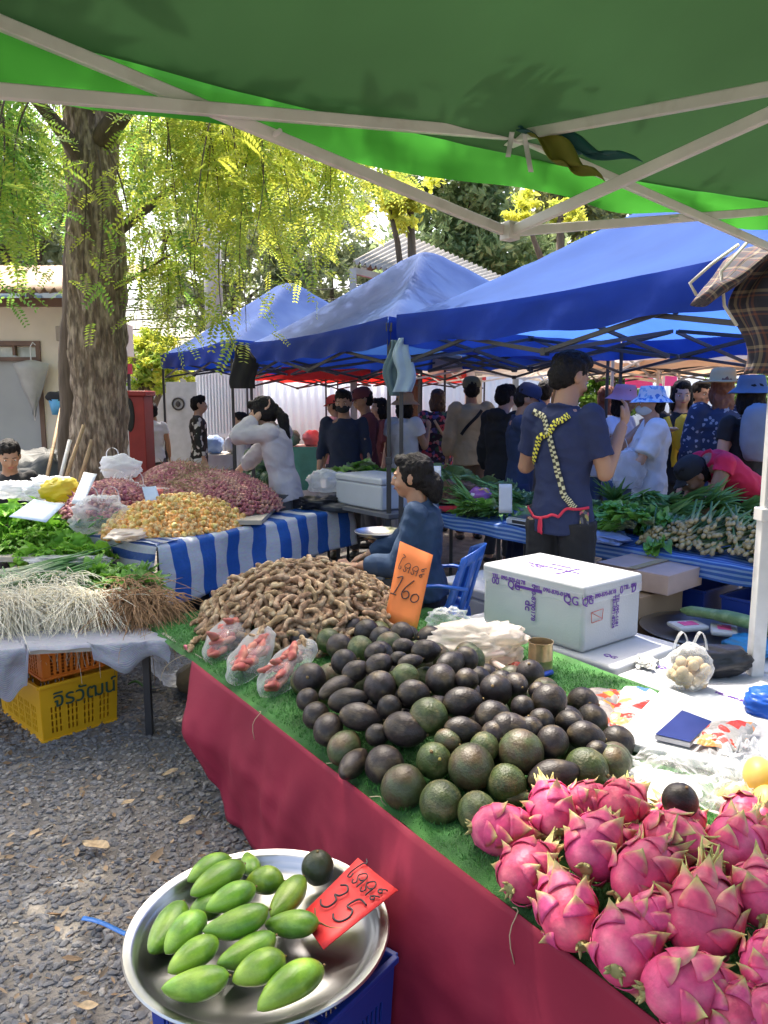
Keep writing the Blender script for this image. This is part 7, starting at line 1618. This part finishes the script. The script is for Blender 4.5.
bag('backpack', 'grey blue backpack on the person at the right edge', at(757, 462, 5.3), (.13, .09, .2), 56, mat('backpack_grey', (.2, .25, .32), .7), 0, .05)
bag('shoulder_bag', 'yellow tote bag hanging on the woman in black', at(684, 452, 6.6), (.1, .06, .16), 57, my, 0, .05)
# ---- hanging things
def hang(name, label, cat, quad_fn, m, n=24, thick=.004): mb = MB(); mb.grid(n, n, quad_fn); o = obj(name, mb, m, thick=thick); tag(o, label, cat); return o
def shirtish(c, w_, h, seed, ax=V((1, 0, 0)), k=.03):
    dy = V((-ax.y, ax.x, 0))
    def f(u, v):
        a = 2 * PI * u; r_ = w_ * (.35 + .65 * min(1, v * 2.2)) * (1 - .15 * v); return c + ax * math.cos(a) * r_ + dy * math.sin(a) * r_ * .35 + V((0, 0, -v * h)) + ax * k * math.sin(v * 7 + seed) + (ax * math.cos(a) + dy * math.sin(a)) * k * .6 * math.sin(a * 4 + v * 3 + seed)
    return f
pl = pattern_mat('plaid_cloth', None or (lambda N, L, co: (lambda: _plaid(N, L, co))()), .85, .05) if 0 else None
def _plaid(N, L, co):
    sp = N.new('ShaderNodeSeparateXYZ'); L.new(co, sp.inputs[0]); outs = []
    for ax, fr in ((0, 9), (1, 7)):
        mu = N.new('ShaderNodeMath'); mu.operation = 'MULTIPLY'; mu.inputs[1].default_value = fr; L.new(sp.outputs[ax], mu.inputs[0]); f_ = N.new('ShaderNodeMath'); f_.operation = 'FRACT'; L.new(mu.outputs[0], f_.inputs[0])
        cr = N.new('ShaderNodeValToRGB'); cr.color_ramp.interpolation = 'CONSTANT'; L.new(f_.outputs[0], cr.inputs[0]); e = cr.color_ramp.elements; e[0].position = 0; e[0].color = (.03, .03, .05, 1); e[1].position = .45; e[1].color = (.3, .24, .17, 1)
        for p_, c_ in ((.62, (.05, .04, .07)), (.75, (.2, .08, .06)), (.85, (.04, .04, .06))): x = e.new(p_); x.color = (*c_, 1)
        outs.append(cr.outputs[0])
    mx = N.new('ShaderNodeMix'); mx.data_type = 'RGBA'; mx.inputs[0].default_value = .5; L.new(outs[0], mx.inputs[6]); L.new(outs[1], mx.inputs[7]); return mx.outputs[2]
m_plaid = pattern_mat('plaid_cloth', _plaid, .85, .08)
c = at(748, 252, 2.9); ps = thing('plaid_shirt', 'brown and black plaid shirt hanging from the white tent frame at the right', 'shirt', tuple(c)); mb = MB(); mb.grid(30, 24, shirtish(c + V((.12, -.02, .02)), .15, .46, 2, k=.035)); obj('shirt_body', mb, m_plaid, ps, thick=.003)
mb = MB(); pts = [c + V((.05, 0, .0)), c + V((-.06, -.02, -.06)), c + V((-.13, -.03, -.13)), c + V((-.17, -.03, -.19))]; pts = bezier(pts[0], pts[1], pts[3], 10); mb.tube(pts, [.08, .085, .09, .095, .10, .10, .095, .09, .09, .085, .07], 26, .35); jitter(mb, .03, 9, 4); obj('sleeve', mb, m_plaid, ps)
mb = MB(); mb.tube([c + V((-.05, -.03, .02)), c + V((-.15, -.05, -.05)), c + V((-.23, -.06, -.12)), c + V((-.2, -.05, -.16))], [.006] * 4, 8); mb.tube([c + V((-.02, -.04, .03)), c + V((-.12, -.06, -.08)), c + V((-.1, -.06, -.2)), c + V((-.05, -.06, -.27))], .006, 8); obj('seam_edge', mb, mat('pale_hem', (.6, .58, .52), .8), ps)
hang('hanging_shirt', 'pale blue grey shirt hanging on the dark tent pole above the seated woman', 'shirt', shirtish(at(404, 338, 5.25), .07, .36, 3, k=.02), cl('pale_bluegrey', (.3, .4, .48)), 26)
hang('hanging_shirt', 'darker green grey cloth hanging behind the pale shirt on the pole', 'cloth', shirtish(at(393, 340, 5.35), .045, .38, 7, k=.02), cl('greygreen', (.1, .16, .18)), 26)
hang('hanging_jacket', 'black jacket hanging between the poles of the first two tents', 'jacket', shirtish(at(243, 345, 7.6), .13, .42, 5, k=.02), m_black, 26)
# ties, teal and olive cloths at the middle joint of the green tent
jm = (gcs[0] + gcs[1]) / 2; jt = V((jm.x, jm.y, 2.22)) + Wg * .04
tc_ = mat('teal_cloth', (.01, .09, .09), .7, trans=.15); oc_ = mat('olive_cloth', (.22, .24, .03), .7, trans=.4)
def flag(name, label, pts, m): 
    mb = MB(); n_ = len(pts[0]); mb.grid(12, 12, lambda u, w_: lp(lp(pts[0], pts[1], u), lp(pts[3], pts[2], u), w_) + V((0, .02 * math.sin(u * 6), .012 * math.sin(w_ * 9)))); o = obj(name, mb, m, thick=.002); tag(o, label, 'cloth strip')
flag('cloth_strip', 'teal cloth strip tucked beside the olive one at the green tent joint', [at(516, 130, 2.0), at(560, 133, 2.0), at(642, 165, 1.98), at(585, 158, 1.98)], tc_); flag('cloth_strip', 'olive cloth strip with a torn end under the green canopy joint', [at(527, 133, 1.96), at(562, 140, 1.96), at(604, 184, 1.95), at(570, 172, 1.95)], oc_)
flag('cloth_strip', 'small dark teal cloth corner left of the joint under the green canopy', [at(484, 103, 2.05), at(520, 118, 2.05), at(524, 135, 2.03), at(500, 124, 2.03)], tc_)
for i, (a, b) in enumerate((((512, 132), (508, 157)), ((524, 134), (531, 172)))):
    mb = MB(); mb.grid(8, 2, lambda u, w_: at(lp(a[0], b[0], u) + (w_ - .5) * 5, lp(a[1], b[1], u), 1.95 + .01 * math.sin(u * 5))); o = obj('tie_strap', mb, mat('white_tie', (.6, .6, .6), .7), thick=.002); tag(o, ('shorter left' if i == 0 else 'longer right') + ' white tie strap dangling from the middle joint of the green tent', 'tie')
# umbrella on the shed door, bucket, broom poles
u0 = at(31, 360, 8.5); um = thing('umbrella', 'closed clear umbrella hanging upside down on the grey door', 'umbrella', tuple(u0)); mb = MB(); mb.lathe([(.0, -.62), (.012, -.6), (.02, -.52), (.10, -.32), (.17, -.12), (.20, -.04), (.12, -.02), (.03, -.0)], 16, u0, None, None, (1, .35))
for i, p in enumerate(mb.v): p.x += .012 * math.sin(i * 2.4); p.y = max(min(p.y, 8.62), 8.42)
obj('canopy', mb, mat('umbrella_film', (.6, .58, .55), .3, trans=.3, alpha=.75), um); mb = MB(); mb.tube([u0 + V((0, 0, -.66)), u0 + V((0, 0, .14)), u0 + V((.03, 0, .19)), u0 + V((.06, 0, .16))], .007, 8); obj('shaft', mb, m_wbar, um)
u0 = at(60, 405, 8.35); bu = thing('hanging_bucket', 'light blue bucket with a dark cloth hung on the shed corner', 'bucket', tuple(u0)); mb = MB(); mb.lathe([(0, -.1), (.08, -.1), (.11, .06), (.115, .06), (.085, -.105), (0, -.105)], 20, u0); obj('bucket', mb, mat('light_blue_plastic', (.1, .35, .6), .4), bu); mb = MB(); mb.ell(u0 + V((0, 0, .08)), (.15, .12, .06), n=16, m=10); jitter(mb, .04, 10, 2); obj('cloth', mb, m_black, bu)
for i, (x0, y0, x1_, y1_, lab) in enumerate(((44, 482, 66, 385, 'wooden pole leaning left of the tree beside the bucket'), (56, 486, 70, 440, 'pale pole leaning against the thin dark trunk'), (60, 485, 84, 425, 'wooden broom handle crossing the thin dark trunk'), (80, 470, 92, 440, 'short wooden stick at the foot of the big trunk'))):
    mb = MB(); mb.tube([at(x0, y0 + 10, 6.05), at(x1_, y1_, 6.2 if i else 8.2)], .016, 8); o = obj('wooden_pole', mb, mat('pole_wood', (.4, .27, .15), .7, var=.2) if i != 1 else m_wbar); tag(o, lab, 'pole')
# pink and white stall signs far right, phone like lamp
for i, (a, b, Y, lab) in enumerate((((626, 374), (652, 388), 12, 'pink roofed stall sign left of the pink hat'), ((658, 376), (676, 386), 12.2, 'pink stall sign right of the floral bucket hat'))):
    p, q = at(a[0], a[1], Y), at(b[0], b[1], Y); sgn = thing('stall_sign', lab, 'sign', (p.x, Y, 0)); mb = MB(); mb.box(((p.x + q.x) / 2, Y, (p.z + q.z) / 2), (q.x - p.x, .06, p.z - q.z)); obj('board', mb, mat('pink_board', (.8, .06, .25), .5), sgn, smooth=False)
    for x in (p.x + .04, q.x - .04): mb = MB(); mb.bar((x, Y + .05, 0), (x, Y + .05, p.z), .04); obj('post', mb, m_dbar, sgn, smooth=False)
# far stalls between the shoppers
def far_stall(label, px0, px1, py, Y, top, items, group=None):
    a, b = at(px0, py, Y), at(px1, py, Y); z = .78; r0 = thing('market_table', label, 'table', ((a.x + b.x) / 2, Y, 0)); mb = MB(); mb.box(((a.x + b.x) / 2, Y, z), (b.x - a.x, .8, .04)); obj('tabletop', mb, m_ply, r0, smooth=False)
    mb = MB(); mb.grid(20, 6, lambda u, w_: V((lp(a.x, b.x, u), Y - .41 - .02 * math.sin(u * 30) * w_, z + .025 - w_ * .7))); obj('cloth', mb, top, r0)
    for x in (a.x + .05, b.x - .05): mb = MB(); mb.bar((x, Y, 0), (x, Y, z - .02), .04); obj('leg', mb, m_dbar, r0, smooth=False)
    n_ = len(items)
    for i, (kind, lab, c_) in enumerate(items):
        p = V((lp(a.x, b.x, (i + .5) / n_), Y - .05, z + .025)); w_ = (b.x - a.x) / n_ * .42
        if kind == 'bag': bag('goods_bag', lab, p, (w_, .2, .12), 70 + i, c_, 0, .15, 16)
        else:
            bx_ = thing('goods_box', lab, 'box', tuple(p)); mb = MB(); mb.box(p + V((0, 0, .11)), (w_ * 1.9, .4, .22)); obj('body', mb, c_, bx_, smooth=False, bevel=.01); mb = MB(); mb.box(p + V((0, 0, .235)), (w_ * 1.96, .43, .03)); obj('lid', mb, c_, bx_, smooth=False, bevel=.008)
m_lb = mat('light_blue_film', (.35, .5, .75), .5, trans=.2)
far_stall('far stall with blue and white goods beside the grey gate', 205, 246, 470, 10.8, m_white, [('bag', 'blue and white bag on the far stall beside the patterned jacket', m_lb), ('bag', 'white bag on the far stall beside the first tent poles', m_whitep)])
far_stall('far stall with pale goods behind the melons', 262, 322, 470, 12.6, cl('green_cloth', (.1, .4, .3)), [('box', 'white cool box on the far stall behind the hoodie woman', m_whitep), ('bag', 'green bag on the far stall behind the hoodie woman', cl('green_cloth', (0, 0, 0))), ('bag', 'pink bag on the far stall behind the hoodie woman', m_pinkc)])
far_stall('far stall with orange and red goods behind the straw hat and floral jacket', 398, 460, 470, 11.6, cl('orange_cloth', (.6, .25, .08)), [('box', 'red box on the far stall left of the floral jacket', m_redc), ('bag', 'orange bag on the far stall behind the floral jacket', m_ora)])
far_stall('far stall under the peach tent with green produce', 560, 640, 470, 11.0, m_beigec, [('bag', 'green heap of produce on the far stall behind the navy tee', m_dgreen), ('bag', 'yellow heap of produce on the far stall behind the navy tee', m_ymg), ('box', 'white box on the far stall behind the women', m_whitep)])
